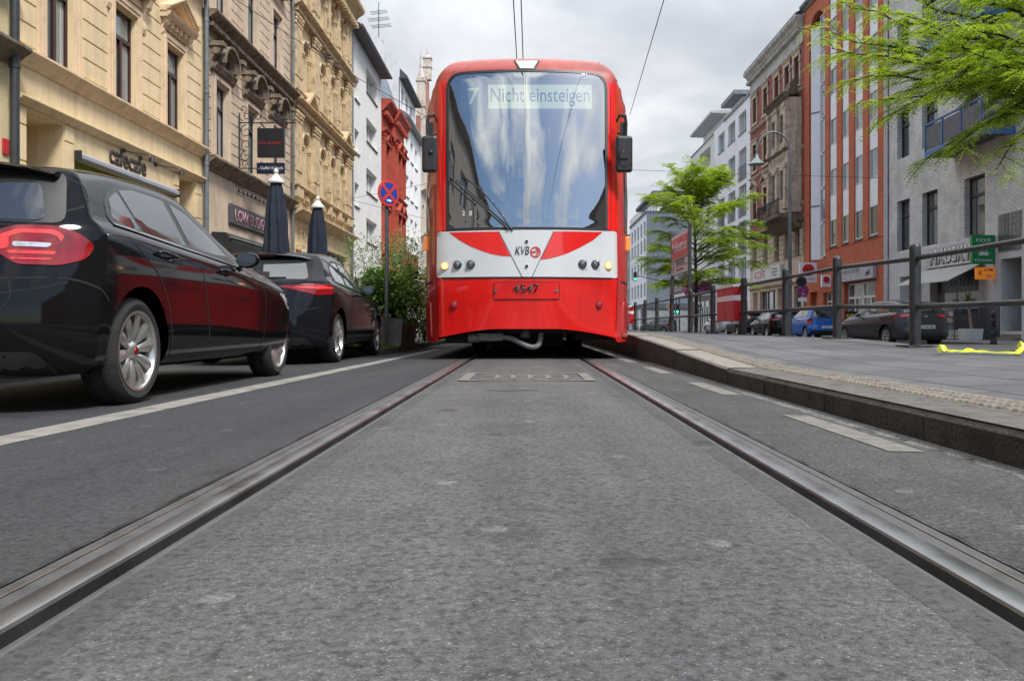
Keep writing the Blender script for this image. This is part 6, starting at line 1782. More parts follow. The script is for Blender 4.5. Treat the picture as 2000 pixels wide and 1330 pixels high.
# ---- sandstone and brick Altbau
SAN = mat('brown_sandstone', (.58, .47, .34), rough=.85, var=.25, vs=2.5, bump=.4, bs=40, streak=.3)
SAD = mat('dark_sandstone', (.17, .13, .09), rough=.9, var=.35, vs=4, bump=.4, bs=50, streak=.3)
RB2 = brick_mat('dark_red_brick', (.34, .085, .065), (.28, .07, .055), (.24, .14, .1), w=.26, h=.083, ms=.009, grime=.25)
PCH = mat('peach_render', (.62, .48, .36), rough=.85, var=.08, vs=2, streak=.1)
U0, U1 = 48.82, 60.45
b, T = place('old_house', 'old brown sandstone and dark red brick house with a carved bay above the ACCENT shop', 1, U0, U1)
cu = [50.0, 51.85, 54.0, 56.55, 59.2]
ops = [(c-.46, c+.46, z, z+h, .3) for c in cu for z, h in ((4.68, 1.75), (8.15, 1.85), (11.65, 1.85), (15.1, 1.75))]
gops = [(49.3, 50.6, 0, 2.9, .3), (52.8, 53.9, 0, 2.9, .4, 1), (54.3, 58.0, .3, 2.85, .3), (58.6, 59.8, 0, 2.85, .4, 1)]
mb = MB(T); facade(mb, U0, U1, 7.2, 17.4, [o for o in ops if o[2] > 7]); shell(mb, U0, U1, 0, 19); mb.build('wall', RB2, b)
mb = MB(T); facade(mb, U0, U1, 4.5, 7.2, [o for o in ops if o[2] < 7], w=.0); 
ed = [U0]+[q for c in cu for q in (c-.52, c+.52)]+[U1]
for k in range(0, len(ed), 2): rustic(mb, ed[k]+.03, ed[k+1]-.03, 4.7, 6.6, .32, .05, .03)
mb.build('lower_wall', SAN, b)
mb = MB(T); facade(mb, U0, U1, -.1, 4.5, gops); mb.build('shop_wall', PCH, b)
for o in ops:
    wd = window(T, 1, b, *o[:4], FR_BR, PANED, 'TM', dep=.26, thick=.06)
    a, c, z, zt = o[:4]
    if z > 7:
        mb = MB(T)
        mb.box(-.01, .07, a-.24, a-.02, z-.2, zt+.2); mb.box(-.01, .07, c+.02, c+.24, z-.2, zt+.2); mb.box(-.01, .09, a-.24, c+.24, zt+.02, zt+.3)
        mb.box(-.01, .11, a-.32, a-.0, zt-.45, zt-.3); mb.box(-.01, .11, c+.0, c+.32, zt-.45, zt-.3)
        mb.box(-.01, .16, a-.3, c+.3, zt+.3, zt+.38); mb.box(-.01, .12, a-.3, c+.3, z-.2, z-.04)
        if z < 11: 
            um = (a+c)/2
            for s_ in (-1, 1): mb.prism([(um+s_*.72, zt+.38), (um, zt+.85), (um, zt+.98), (um+s_*.72, zt+.5)], 'x', 0, .25)
            relief(mb, a+.1, c-.1, zt+.4, zt+.6, .02, 5, int(a), .08, .08)
        mb.build('surround', SAN, wd)
for z in (7.9, 11.25, 14.75): cornice(T, 'string_course', SAN, b, U0+.01, U1-.01, z, .18, .14, steps=2)
mb = MB(T); relief(mb, U0+.3, U1-.3, 14.35, 14.55, .02, 34, 8, .1, .08); relief(mb, U0+.3, U1-.3, 7.0, 7.3, .02, 30, 2, .1, .08); mb.build('frieze', SAD, b)
cornice(T, 'cornice', SAD, b, U0+.01, U1-.01, 6.95, .3, .4, .3); 
mb = MB(T); mb.box(.0, .06, U0+.02, U1-.02, 17.4, 18.3); mb.build('attic_band', mat('attic_pale', (.5, .48, .43), rough=.85, var=.2, vs=2, streak=.25), b)
cornice(T, 'roof_cornice', mat('attic_pale', (.36, .34, .30)), b, U0+.01, U1-.01, 19.0, .7, .55, .35)
mb = MB(T); mb.prism([(.5, 19.02), (.5, 19.12), (-.4, 19.6), (-3, 21), (-11, 21), (-11, 19.02)], 'y', U0+.02, U1-.02); mb.build('roof', SLATE, b)
# carved bay over a stone balcony
bay0, bay1 = 49.2, 53.0
bops = [(49.7, 50.7, 8.2, 10.0, .2), (51.4, 52.4, 8.2, 10.0, .2), (49.7, 50.7, 11.7, 13.4, .2), (51.4, 52.4, 11.7, 13.4, .2)]
mb = MB(T); facade(mb, bay0, bay1, 7.3, 14.2, bops, w=.85)
for u in (bay0, bay1): mb.quad((0, u, 7.3), (.85, u, 7.3), (.85, u, 14.2), (0, u, 14.2))
mb.quad((0, bay0, 14.2), (.85, bay0, 14.2), (.85, bay1, 14.2), (0, bay1, 14.2)); mb.quad((0, bay0, 7.3), (.85, bay0, 7.3), (.85, bay1, 7.3), (0, bay1, 7.3))
bw = mb.build('bay', SAN, b)
for o in bops: window(T, 1, b, *o[:4], FR_BR, PANED, 'T', dep=.2, w=.85)
mb = MB(T)
for u in (49.4, 51.05, 52.8):
    for z in (7.5, 11.2): mb.box(.85, 1.0, u-.2, u+.2, z, z+2.8); mb.box(.85, 1.06, u-.25, u+.25, z+2.5, z+2.75); mb.box(.85, 1.06, u-.25, u+.25, z, z+.3)
relief(mb, 49.6, 52.6, 10.5, 11.1, .87, 20, 6, .18, .1); mb.build('bay_carving', SAN, bw)
cornice(T, 'bay_cornice', SAD, bw, bay0-.15, bay1+.15, 14.5, .4, .35, w=.85); cornice(T, 'bay_string', SAD, bw, bay0-.05, bay1+.05, 11.2, .2, .15, w=.85)
mb = MB(T); mb.prism([(.1, 14.5), (.7, 14.5), (.5, 15.3), (.1, 15.6)], 'y', 49.6, 50.6); mb.build('bay_finial', SAD, bw)
mb = MB(T); mb.prism([(0, 6.3), (.3, 6.4), (.9, 6.9), (1.5, 7.0), (1.5, 7.2), (0, 7.22)], 'y', 48.95, 53.6); bl = mb.build('balcony_slab', SAD, b)
mb = MB(T)
for k in range(24): mb.tube([(1.42, 49.0+k*.2, 7.2), (1.5, 49.0+k*.2, 7.6), (1.42, 49.0+k*.2, 8.1)], .02, 4)
mb.tube([(1.42, 49.0, 8.1), (1.42, 53.6, 8.1)], .03, 5); mb.tube([(1.42, 53.6, 8.1), (0, 53.6, 8.1)], .03, 5)
for k in range(6): mb.tube([(.2+.22*k, 53.6, 7.2), (.2+.22*k, 53.6, 8.1)], .02, 4)
mb.build('railing', IRON, bl)
t = thing('shop_sign', 'long white ACCENT board in red letters on the peach shop wall', 'sign', T((.1, 55.5, 4)))
mb = MB(T); mb.box(.012, .25, 52.6, 58.95, 3.6, 4.42); mb.build('board', mat('board_white', (.60, .60, .58), rough=.5, var=.05), t, bevel=.01)
text_obj('lettering', 'ACCENT', .74, mat('accent_red', (.50, .02, .06), rough=.5), t, T((.252, 57.2, 3.76)), (0, -1, 0), (0, 0, 1), ext=.006, xs=.92)
for j in range(3): text_obj('small_lettering', ['Gebaudereinigung', 'und Meisterbetrieb', 'Schlosserdienst'][j], .17, mat('letter_mid_grey', (.09, .09, .09)), t, T((.252, 53.8, 4.16-.2*j)), (0, -1, 0), (0, 0, 1), ext=.004)
window(T, 1, b, 54.3, 58.0, .3, 2.85, FR_BR, PANED, 'N', dep=.25); window(T, 1, b, 49.3, 50.6, .0, 2.9, FR_BR, PANED, 'T', dep=.25)
cornice(T, 'shop_cornice', SAN, b, U0+.01, U1-.01, 3.2, .2, .2)

# ---- white house with french balconies
U0, U1 = 60.5, 72.2
b, T = place('white_house', 'white rendered house with tall french windows behind the mid street tree', 1, U0, U1)
WH3 = mat('bright_white_render', (.82, .82, .83), rough=.9, var=.04, vs=.8, streak=.07)
cols = [(61.6, 63.8, 1), (64.9, 67.1, 0), (68.4, 70.6, 0)]
ops = []
for i in range(5):
    zb_ = 3.4+2.77*i
    for a, c, fr in cols:
        f = i in (1, 2, 3) and fr or (i == 2)
        ops.append((a, c, zb_+(0 if f else .75), zb_+2.3, .25))
gop = [(61.2, 65, 0, 2.7, .3), (66, 71, 0, 2.7, .3)]
mb = MB(T); facade(mb, U0, U1, -.1, 17.5, ops+gop); shell(mb, U0, U1, 0, 17.5); mb.build('wall', WH3, b)
for o in ops:
    wd = window(T, 1, b, *o[:4], FR_WH, PANE, 'M', dep=.2, sill=STONE_G)
    if o[3]-o[2] > 2:
        mb = MB(T); a, c, z = o[0], o[1], o[2]
        mb.box(.03, .06, a-.05, c+.05, z+.95, z+1.0); mb.box(.03, .06, a-.05, c+.05, z+.05, z+.09)
        for k in range(9): mb.box(.035, .055, a+k*(c-a)/8-.015, a+k*(c-a)/8+.015, z+.05, z+.98)
        mb.build('guard_rail', FR_BK, wd)
for o in gop: window(T, 1, b, *o[:4], FR_WH, PANED, 'TN', dep=.25)
mb = MB(T); mb.prism([(.1, 17.5), (.1, 17.7), (-1.2, 19.0), (-5, 19.6), (-11, 19.6), (-11, 17.5)], 'y', U0+.02, U1-3.8); mb.build('roof', ZINC, b)
mb = MB(T); mb.box(-5, -1.5, U1-3.8, U1-.1, 17.5, 19.6); ph = mb.build('penthouse', WH3, b)
mb = MB(T); mb.box(-6, -.6, U1-4.6, U1-.02, 19.6, 19.95); mb.build('penthouse_roof', ZINC, ph)
# ---- light house with penthouse and restaurant
U0, U1 = 72.3, 82.5
b, T = place('penthouse_house', 'off-white apartment house with jutting flat penthouse roof and loggias', 1, U0, U1)
ops = [(a, a+1.5, z, z+1.5, .25) for a in (74.0, 77.0, 80.2) for z in (3.9, 6.7, 9.5, 12.3)]+[(73.6, 78.2, 15.0, 16.7, 1.2, 1)]
gop = [(73, 81.5, .5, 2.9, .3)]
OW = mat('off_white_render', (.7, .69, .64), rough=.9, var=.06, vs=.9, streak=.1)
mb = MB(T); facade(mb, U0, U1, -.1, 17.3, ops+gop); shell(mb, U0, U1, 0, 17.3); mb.build('wall', OW, b)
for o in ops[:-1]: window(T, 1, b, *o[:4], FR_WH, PANED, 'M', dep=.2)
for k in range(4): window(T, 1, b, 73+k*2.12, 75.1+k*2.12, .5, 2.9, FR_WH, PANED, 'TM', dep=.25, thick=.1)
mb = MB(T); mb.box(-6, -1.2, U0+.1, U1-.3, 17.3, 19.3); ph = mb.build('penthouse', WH3, b)
mb = MB(T); mb.prism([(.15, 19.35), (.15, 19.55), (-7, 19.8), (-7, 19.3), (-1.2, 19.3)], 'y', U0+.3, U1-.4); mb.build('penthouse_roof', mat('penthouse_fascia', (.42, .43, .44), rough=.5), ph)
mb = MB(T); mb.box(.0, .06, U0+.05, U1-.05, 17.3, 17.45); mb.build('parapet_cap', ZINC, b)
t = thing('restaurant_canopy', 'maroon canopy box with white lettering over the white framed restaurant windows', 'canopy', T((.5, 76, 3.4)))
mb = MB(T); mb.box(.012, 2.4, 72.6, 80.8, 3.2, 3.45); mb.build('slab', WH3, t)
mb = MB(T); mb.box(2.3, 2.42, 72.5, 80.9, 3.46, 4.5); mb.box(.012, 2.3, 72.5, 72.6, 3.46, 4.5); mb.build('parapet', mat('maroon', (.10, .012, .025), rough=.5, var=.1), t)
text_obj('lettering', 'FRITES CAFE', .75, FR_WH, t, T((2.425, 76.8, 3.72)), (0, -1, 0), (0, 0, 1), ext=.01, xs=1.15)
mb = MB(T); rg = random.Random(8)
for k in range(150): 
    c = (rg.uniform(1.6, 2.4), rg.uniform(72.6, 75.5), rg.uniform(4.45, 5.0)); mb.quad(c, (c[0]+.12, c[1]+.05, c[2]+.05), (c[0]+.1, c[1]+.1, c[2]+.14), (c[0]-.02, c[1]+.08, c[2]+.1))
mb.build('hanging_flowers', mat('flower_red_green', (.16, .09, .04), rough=.8, var=.6, vs=12, dark=(.06, .12, .02)), t)
# ---- corner building beyond the crossing
BGY = mat('blue_grey_render', (.125, .15, .18), rough=.85, var=.08, vs=.5, streak=.12)
U0, U1 = 113, 131
b, T = place('corner_block', 'white apartment block with a windowless blue grey end wall beyond the crossing', 1, U0, U1)
ops = [(a, a+1.5, z, z+1.9, .25) for a in (114, 117.4, 120.8, 124.2, 127.6) for z in (4.6, 7.7, 10.8, 13.2)]
gop = [(114, 119, 0, 3, .4), (121, 130, 0, 3, .4)]
mb = MB(T); facade(mb, U0, U1, 0, 16.0, ops+gop); shell(mb, U0, U1, 0, 16.0, dp=22); mb.build('wall', WH3, b)
for o in ops: window(T, 1, b, *o[:4], FR_BK, PANED, 'M', dep=.2)
for o in gop: window(T, 1, b, *o[:4], FR_BK, PANED, 'TN', dep=.3)
mb = MB(T); mb.box(-22, -.02, U0-.12, U0-.01, 3.6, 16.0); mb.build('end_wall', BGY, b)
mb = MB(T); mb.box(-22, .1, U0-.3, U0-.01, 2.9, 3.6); mb.box(.0, .2, U0, U1, 3.05, 3.6); mb.build('dark_band', mat('anthracite', (.05, .06, .07), rough=.6, var=.1), b)
mb = MB(T); mb.box(-22, -.02, U0-.12, U0-.01, -.1, 2.9); mb.build('base_wall', mat('base_grey', (.20, .21, .21), rough=.8, var=.2), b)
for k in range(3):
    window(T, 1, b, 114, 116, 1, 2.5, FR_WH, PANED, 'M', dep=-.2) if False else None
mb = MB(T); mb.box(-22, -1.6, U0+.8, U1-.4, 16.0, 18.7); tp_ = mb.build('top_storey', WH3, b)
mb = MB(T); mb.box(-22.4, -.9, U0+.3, U1, 18.7, 19.2); mb.box(-22, .12, U0-.14, U1, 16.0, 16.35); mb.build('roof_edge', mat('anthracite', (.05, .06, .07)), b)
for k in range(6):
    mb = MB(T); mb.box(-1.62-.0, -1.56, U0+1.5+k*2.7, U0+3.4+k*2.7, 16.5, 18.4); mb.build('top_window', PANED, tp_)
for k in range(5):
    mb = MB(T); mb.box(-18+k*3.4, -16+k*3.4, U0+.74, U0+.82, 16.5, 18.4); mb.build('top_window', PANED, tp_)
mb = MB(T)
for k in range(24): mb.box(.05, .09, U0+k*.75, U0+k*.75+.04, 16.35, 17.2)
mb.box(.05, .09, U0, U1, 17.2, 17.25); mb.build('roof_railing', FR_BK, b)
# far blocks closing the view
FARM = [mat('far_render_a', (.42, .40, .37), rough=.9, var=.1), mat('far_render_b', (.34, .30, .26), rough=.9, var=.1), mat('far_render_c', (.5, .48, .45), rough=.9, var=.1)]
def simple_house(name, label, sg, u0, u1, h, m, n, roof=True):
    b, T = place(name, label, sg, u0, u1)
    st = (u1-u0)/n; ops = [(u0+st*(k+.5)-.6, u0+st*(k+.5)+.6, 1.2+3.3*j, 3.1+3.3*j, .2) for k in range(n) for j in range(int((h-.5)//3.3))]
    mb = MB(T); facade(mb, u0+.02, u1-.02, -.1, h, ops); shell(mb, u0+.02, u1-.02, -.1, h); mb.build('wall', m, b)
    for o in ops: window(T, sg, b, *o[:4], FR_WH, PANED, 'TM', dep=.15)
    cornice(T, 'roof_cornice', m, b, u0+.03, u1-.03, h+.1, .4, .4)
    if roof:
        mb = MB(T); mb.prism([(.3, h+.1), (-4, h+3.2), (-11, h+.1)], 'y', u0+.02, u1-.02); mb.build('roof', SLATE, b)
for i, (sg, u0, u1, h, n) in enumerate(((-1, 76.1, 88, 15, 4), (-1, 88, 101, 17, 5), (-1, 104, 122, 16, 6), (1, 131.2, 150, 15, 5))):
    simple_house('far_house', ['grey brown house past the pinnacled gable', 'brown house farther along on the left, hidden by the tram', 'beige house beyond the left crossing, hidden by the tram', 'house beyond the white block with the blue grey end wall'][i], sg, u0, u1, h, FARM[i % 3], n)
# rows behind the camera, seen mirrored in the windscreen and car paint
for i, (sg, u0, u1, h, n, m) in enumerate(((-1, -8, 4.9, 11.5, 5, FARM[1]), (-1, -22, -8, 12, 5, FARM[1]), (-1, -40, -22, 12.5, 5, FARM[1]), (1, -4, 18.9, 14, 6, FARM[1]), (1, -20, -4, 13, 5, FARM[1]), (1, -40, -20, 11.5, 6, RBR))):
    simple_house('house_behind', ['brown house nearest behind the camera on the left', 'brown house behind the camera on the left', 'brown house farthest behind the camera on the left', 'brown house beside the camera on the right', 'brown house farther behind the camera on the right', 'brick house farthest behind the camera on the right'][i], sg, u0, u1, h, m, n)
# ------------------------------------------------------------------ right-hand parked cars
PL = mat('dark', (.02,.02,.02)) 
GR_ = 'cars parked along the right kerb'
CZ = -.2
R1 = dict(HATCH1, L=4.30, W=1.78, paint=mat('charcoal_car_paint', (.045, .047, .055), rough=.16, var=.05, spec=.5), rim='cap', r=.316, rimr=.20, axle=.86, wb=2.65, badge=.93, plate=(0, .60, 'K·GE 288'),
    roof=[(0, 1.28), (.3, 1.34), (.7, 1.42), (1.2, 1.465), (1.75, 1.47), (2.25, 1.43), (2.6, 1.34), (3.0, 1.16), (3.3, 1.03), (3.7, .95), (4.1, .82), (4.30, .70)],
    lamp=[(-.36, .93), (-.30, 1.01), (.02, 1.0), (.34, .96, .05), (.12, .88), (-.12, .88)], lamp_parts=[(0, [(-.30, .94), (-.25, .98), (.0, .97), (.0, .92), (-.1, .91)])],
    rglass_trim=[(-.66, 1.03), (.66, 1.03), (.56, 1.33), (-.56, 1.33)], rglass=[(-.62, 1.05), (.62, 1.05), (.52, 1.28), (-.52, 1.28)], seams=HATCH1['seams'], rwiper=1.07)
make_car('parked_car', 'charcoal hatchback with plate K GE 288 parked before the kiosk', GR_, R1, (12.2, 24.95, CZ), R(6))
BLUP = mat('bright_blue_car_paint', (.015, .13, .50), rough=.12, var=.05, spec=.5)
R2 = dict(HATCH1, L=3.53, W=1.62, paint=BLUP, rim='cap', r=.285, rimr=.19, axle=.55, wb=2.32, kr=.14,
    rear=[(0, .10), (.19, .08), (.30, .01), (.45, 0), (.56, .0), (.62, .05), (.98, .08), (1.1, .12), (1.3, .22), (1.42, .32), (1.46, .5)],
    roof=[(0, 1.36), (.3, 1.41), (.8, 1.455), (1.4, 1.46), (1.8, 1.42), (2.15, 1.30), (2.5, 1.12), (2.75, 1.0), (3.1, .92), (3.4, .78), (3.53, .66)],
    belt=[(0, .97), (1.5, .95), (2.4, .92), (2.8, .87), (3.2, .80), (3.53, .64)],
    front=[(0, .1), (.3, .02), (.5, 0), (.65, .06), (.8, .2), (.95, .5), (1.1, 1.0), (1.25, 1.35), (1.45, 1.7)],
    dlo=[(.45, 1.0), (.5, 1.32), (1.4, 1.37), (1.85, 1.33), (2.4, .98), (1.2, .98)], windows=[[(.52, 1.02), (.56, 1.30), (1.15, 1.34), (1.15, 1.0)], [(1.22, 1.0), (1.22, 1.345), (1.8, 1.31), (2.25, 1.0)]], chrome=None,
    seams=[[(1.18, .95), (1.16, .3)], [(2.3, .92), (2.32, .3)]], handles=[(1.4, .88)], mirror=(2.15, 1.0),
    lamp=[(-.12, .70), (-.14, .93), (.16, .93), (.18, .70)], lamp_parts=[(0, [(-.08, .74), (-.08, .82), (.12, .82), (.12, .74)])], badge=.86, badge_round=True, plate=(0, .56, 'K·AB 41'),
    rglass_trim=[(-.60, .97), (.60, .97), (.54, 1.33), (-.54, 1.33)], rglass=[(-.56, .99), (.56, .99), (.50, 1.30), (-.50, 1.30)], spoiler=(.52, .20, 1.40, .16), rseams=[[(0, .60), (.58, .61), (.60, .9)]], valance=[(-.7, .2), (.7, .2), (.72, .42), (-.72, .42)], rwiper=None,
    hlamp=None, wscreen=[(-.55, 1.0), (.55, 1.0), (.48, 1.36), (-.48, 1.36)])
del R2['hlamp']
make_car('parked_car', 'small bright blue hatchback with boxy rear parked behind the charcoal one', GR_, R2, (13.3, 36.3, CZ+.03), R(1))
R3 = dict(R1, L=4.4, W=1.82, paint=BLK, rim='five', badge=.9, plate=(0, .62, ''), roof=[(a, b+.06) for a, b in R1['roof']], seams=HATCH1['seams'][1:4])
make_car('parked_car', 'black estate-like hatchback parked beyond the small blue car', GR_, R3, (13.3, 41.6, CZ+.03), 0)
R4 = dict(R3, L=4.2, paint=BLK, roof=R1['roof'])
make_car('parked_car', 'black hatchback seen through the fence beside the red box', GR_, R4, (13.25, 47.4, CZ+.03), 0)
R5 = dict(R3, L=4.45, paint=mat('silver_car_paint', (.42, .43, .45), rough=.2, metal=.4, var=.04), roof=[(a, b+.12) for a, b in R1['roof']])
make_car('parked_car', 'silver people carrier seen through the fence near the tree trunk', GR_, R5, (13.2, 53.0, CZ+.03), 0)
R6 = dict(R2, L=3.85, W=1.7, paint=mat('grey_green_car_paint', (.17, .19, .19), rough=.2, metal=.3, var=.04), badge_round=False, wb=2.5, axle=.65, valance=[(-.6, .2), (.6, .2), (.6, .35), (-.6, .35)])
make_car('moving_car', 'grey green small car turning at the far crossing with one round red lamp showing', None, R6, (14.2, 79, CZ), R(48))

# ------------------------------------------------------------------ platform fence
FEN = mat('fence_dark_paint', (.04, .043, .045), rough=.42, var=.25, vs=14, bump=.12, bs=60, metal=.2)
posts = [6.2, 8.44, 10.56, 12.65, 15.1, 17.6, 20.0, 22.6, 25.2, 27.7, 30.2, 32.7]
LB = ['nearest the camera, out at the right edge', 'beside the charcoal car', 'between the blue and the charcoal car', 'in front of the small blue car', 'right of the red box', 'left of the red box', 'at the near end of the station sign', 'at the far end of the station sign', 'just left of the station sign', 'second left of the station sign', 'third left of the station sign', 'next to the far red box']
for i, y in enumerate(posts):
    z0 = ztop(4.0, y)
    t = thing('fence_post', 'dark round-topped platform fence post ' + LB[i], 'fence post', (4.0, y, z0), 'posts of the platform fence')
    mb = MB(); r = .056
    mb.lathe([(r, -.02), (r, 1.02)]+[(r*math.cos(R(a)), 1.02+r*.9*math.sin(R(a))) for a in (15, 30, 45, 60, 75, 88)], (4.0, y, z0), 'z', 20)
    mb.build('post', FEN, t, smooth=50)
    mb = MB(); mb.box(3.86, 4.14, y-.14, y+.14, z0+.002, z0+.016); mb.build('base_plate', mat('base_plate_rust', (.07, .055, .045), rough=.8, var=.4, vs=12), t)
for i in range(len(posts)-1):
    a, b = posts[i], posts[i+1]
    for nm, h in (('upper', .912), ('lower', .415)):
        mb = MB(); za, zb2 = ztop(4, a)+h, ztop(4, b)+h
        rr = .027
        mb.tube([(4, a+.05, za), (4, a+.07, za), (4, a+.09, za), (4, (a+b)/2, (za+zb2)/2), (4, b-.09, zb2), (4, b-.07, zb2), (4, b-.05, zb2)], [rr*.8, rr*.8, rr, rr, rr, rr*.8, rr*.8], 12)
        o = mb.build('fence_rail', FEN, smooth=50)
        props(o, '%s fence rail starting at the post %s' % (nm, LB[i]), 'fence rail', 'rails of the platform fence')
for y0, y1, lab in ((15.3, 16.65, 'red box with a white band hung on the fence, nearer one'), (31.0, 32.3, 'red box with a white band hung on the fence beside the tram, far one')):
    t = thing('fence_box', lab, 'box', (4, (y0+y1)/2, .5), 'red boxes on the platform fence')
    RD = mat('box_red', (.52, .012, .02), rough=.4, var=.08, vs=4)
    mb = MB(); mb.box(3.86, 4.12, y0, (y0+y1)/2-.01, .52, 1.16); mb.build('left_half', RD, t, bevel=.012)
    mb = MB(); mb.box(3.86, 4.12, (y0+y1)/2+.01, y1, .52, 1.16); mb.build('right_half', RD, t, bevel=.012)
    mb = MB(); mb.box(3.852, 4.128, y0-.008, y1+.008, .90, 1.0); mb.build('white_band', PNL, t)
    mb = MB(); mb.box(3.85, 4.13, y0-.01, y1+.01, 1.16, 1.20); mb.build('lid', PNL, t)
# station name board
t = thing('station_sign', 'red and white Moltkestraße station board between two tall dark posts', 'sign', (4.0, 21.3, .25))
for y in (20.12, 22.5):
    mb = MB(); mb.box(3.96, 4.04, y-.045, y+.045, .2, 2.95); mb.build('post', FEN, t, bevel=.008)
mb = MB(); mb.box(3.965, 4.035, 20.17, 22.45, 1.80, 2.84); pn_ = mb.build('panel', mat('panel_white', (.62, .60, .57), rough=.5, var=.04), t)
mb = MB(); mb.box(3.958, 3.964, 20.2, 22.42, 2.22, 2.74); rd_ = mb.build('red_field', mat('station_red', (.58, .05, .03), rough=.45, var=.05), pn_)
text_obj('lettering', 'Moltkestraße', .43, FR_WH, rd_, (3.957, 21.31, 2.36), (0, -1, 0), (0, 0, 1), ext=.003, xs=.88, bold=.006)
mb = MB(); mb.box(3.958, 3.964, 20.2, 22.42, 2.165, 2.185); mb.box(3.9585, 3.9635, 20.2, 22.42, 1.985, 2.0); mb.build('divider_lines', INK, pn_)
for z, s_ in ((2.10, 'Richard-Wagner-Straße, Rudolfplatz'), (2.03, 'Hauptbahnhof Dom, Neumarkt'), (1.87, 'Universitätsstraße, Melaten')):
    text_obj('small_lettering', s_, .085, INK, pn_, (3.957, 21.2, z), (0, -1, 0), (0, 0, 1), ext=.002)
for z in (2.04, 1.85):
    mb = MB(); mb.box(3.956, 3.9575, 22.12, 22.22, z, z+.11); mb.build('line_symbol', INK, pn_)

# ------------------------------------------------------------------ poles, signs, lamps
SR = mat('sign_ring_red', (.60, .05, .03), rough=.4, var=.05); SB = mat('sign_blue', (.02, .06, .33), rough=.4, var=.08)
POLE = mat('galvanised_pole', (.10, .11, .12), rough=.5, metal=.4, var=.2, vs=4)
def disc_sign(par, c, r, yaw, kind, nm='sign_disc'):
    """round plate facing -Y turned by yaw"""
    M_ = Matrix.Translation(c) @ Matrix.Rotation(yaw, 4, 'Z')
    def bd(mb, name, m, p): mb.xf(M_); return mb.build(name, m, p, smooth=30)
    mb = MB(); mb.lathe([(.001, .012), (r, .012), (r, -.008), (.001, -.008)], (0, 0, 0), 'y', 32); d = bd(mb, nm, SR if kind != 'back' else ZINC, par)
    if kind == 'back': return d
    if kind == 'speed':
        mb = MB(); mb.disc((0, -.011, 0), r*.8, 'y'); bd(mb, 'white_field', PNL, d)
        mb = MB(); mb.box(-r*.4, -r*.08, -.014, -.0125, -r*.3, r*.3); mb.box(r*.08, r*.4, -.014, -.0125, -r*.3, r*.3); bd(mb, 'digits', INK, d); return d
    mb = MB(); mb.disc((0, -.011, 0), r*.82, 'y'); bd(mb, 'blue_field', SB, d)
    for k, a in enumerate((45, -45) if kind == 'nostop' else (45,)):
        mb = MB(); ca, sa = math.cos(R(a)), math.sin(R(a)); h = r*.11; L = r*.83
        mb.prism([(-L*ca+h*sa, L*sa+h*ca), (L*ca+h*sa, -L*sa+h*ca), (L*ca-h*sa, -L*sa-h*ca), (-L*ca-h*sa, L*sa-h*ca)], 'y', -.0135-.0008*k, -.0125); bd(mb, 'red_bar', SR, d)
    if kind == 'nostop':
        mb = MB(); mb.prism([(-r*.22, -r*.62), (r*.05, -r*.62), (r*.05, -r*.70), (r*.25, -r*.56), (r*.05, -r*.44), (r*.05, -r*.50), (-r*.22, -r*.50)], 'y', -.017, -.015); bd(mb, 'arrow', PNL, d)
    return d
t = thing('no_stopping_sign', 'round blue and red no stopping sign on a grey pole before the planters', 'sign', (-2.31, 13.5, .07))
mb = MB(); mb.tube([(-2.31, 13.5, .0), (-2.31, 13.5, 2.80)], .030, 12); mb.build('pole', POLE, t, smooth=50)
disc_sign(t, Vector((-2.27, 13.45, 2.60)), .215, R(48), 'nostop')
t = thing('no_stopping_sign', 'round blue and red no stopping sign under a black disc by the red brick house', 'sign', (14.1, 41.6, -.08))
mb = MB(); mb.tube([(14.1, 41.6, -.1), (14.1, 41.6, 2.95)], .035, 10); mb.build('pole', POLE, t, smooth=50)
disc_sign(t, Vector((14.0, 41.52, 2.22)), .31, R(5), 'nostop')
mb = MB(); mb.lathe([(.001, .01), (.28, .01), (.28, -.01), (.24, -.012), (.001, -.012)], (13.9, 41.5, 2.68), 'y', 28); o2 = mb.build('upper_disc', SG_BK, t, smooth=30)
mb = MB(); mb.lathe([(.24, -.0125), (.24, -.016), (.285, -.016), (.285, -.0125)], (13.9, 41.5, 2.68), 'y', 28); mb.build('pale_ring', ZINC, o2)
mb = MB(); mb.box(13.75, 14.2, 41.5, 41.52, 1.68, 1.88); mb.build('supplement_plate', PNL, t)
t = thing('no_parking_sign', 'round blue no parking sign with one red bar near the tree trunk', 'sign', (10.6, 50, -.1))
mb = MB(); mb.tube([(10.6, 50, -.2), (10.6, 50, 2.9)], .04, 8); mb.build('pole', POLE, t)
disc_sign(t, Vector((10.5, 49.9, 2.57)), .27, R(8), 'nopark')
t = thing('no_stopping_sign', 'round red and blue sign half hidden by the near station board post', 'sign', (9.95, 50.5, -.1))
mb = MB(); mb.tube([(9.95, 50.5, -.2), (9.95, 50.5, 2.9)], .04, 8); mb.build('pole', POLE, t)
disc_sign(t, Vector((9.95, 50.4, 2.55)), .28, R(8), 'nostop')
t = thing('speed_sign', 'small round white sign with red rim beyond the station board', 'sign', (14.6, 80, -.1))
mb = MB(); mb.tube([(14.6, 80, -.2), (14.6, 80, 3.9)], .04, 8); mb.build('pole', POLE, t)
disc_sign(t, Vector((14.5, 79.9, 3.4)), .33, 0, 'speed')
t = thing('priority_sign', 'yellow and white diamond priority sign left of the station board', 'sign', (14.05, 80.5, -.1))
mb = MB(); mb.tube([(14.05, 80.5, -.2), (14.05, 80.5, 2.9)], .04, 8); mb.build('pole', POLE, t)
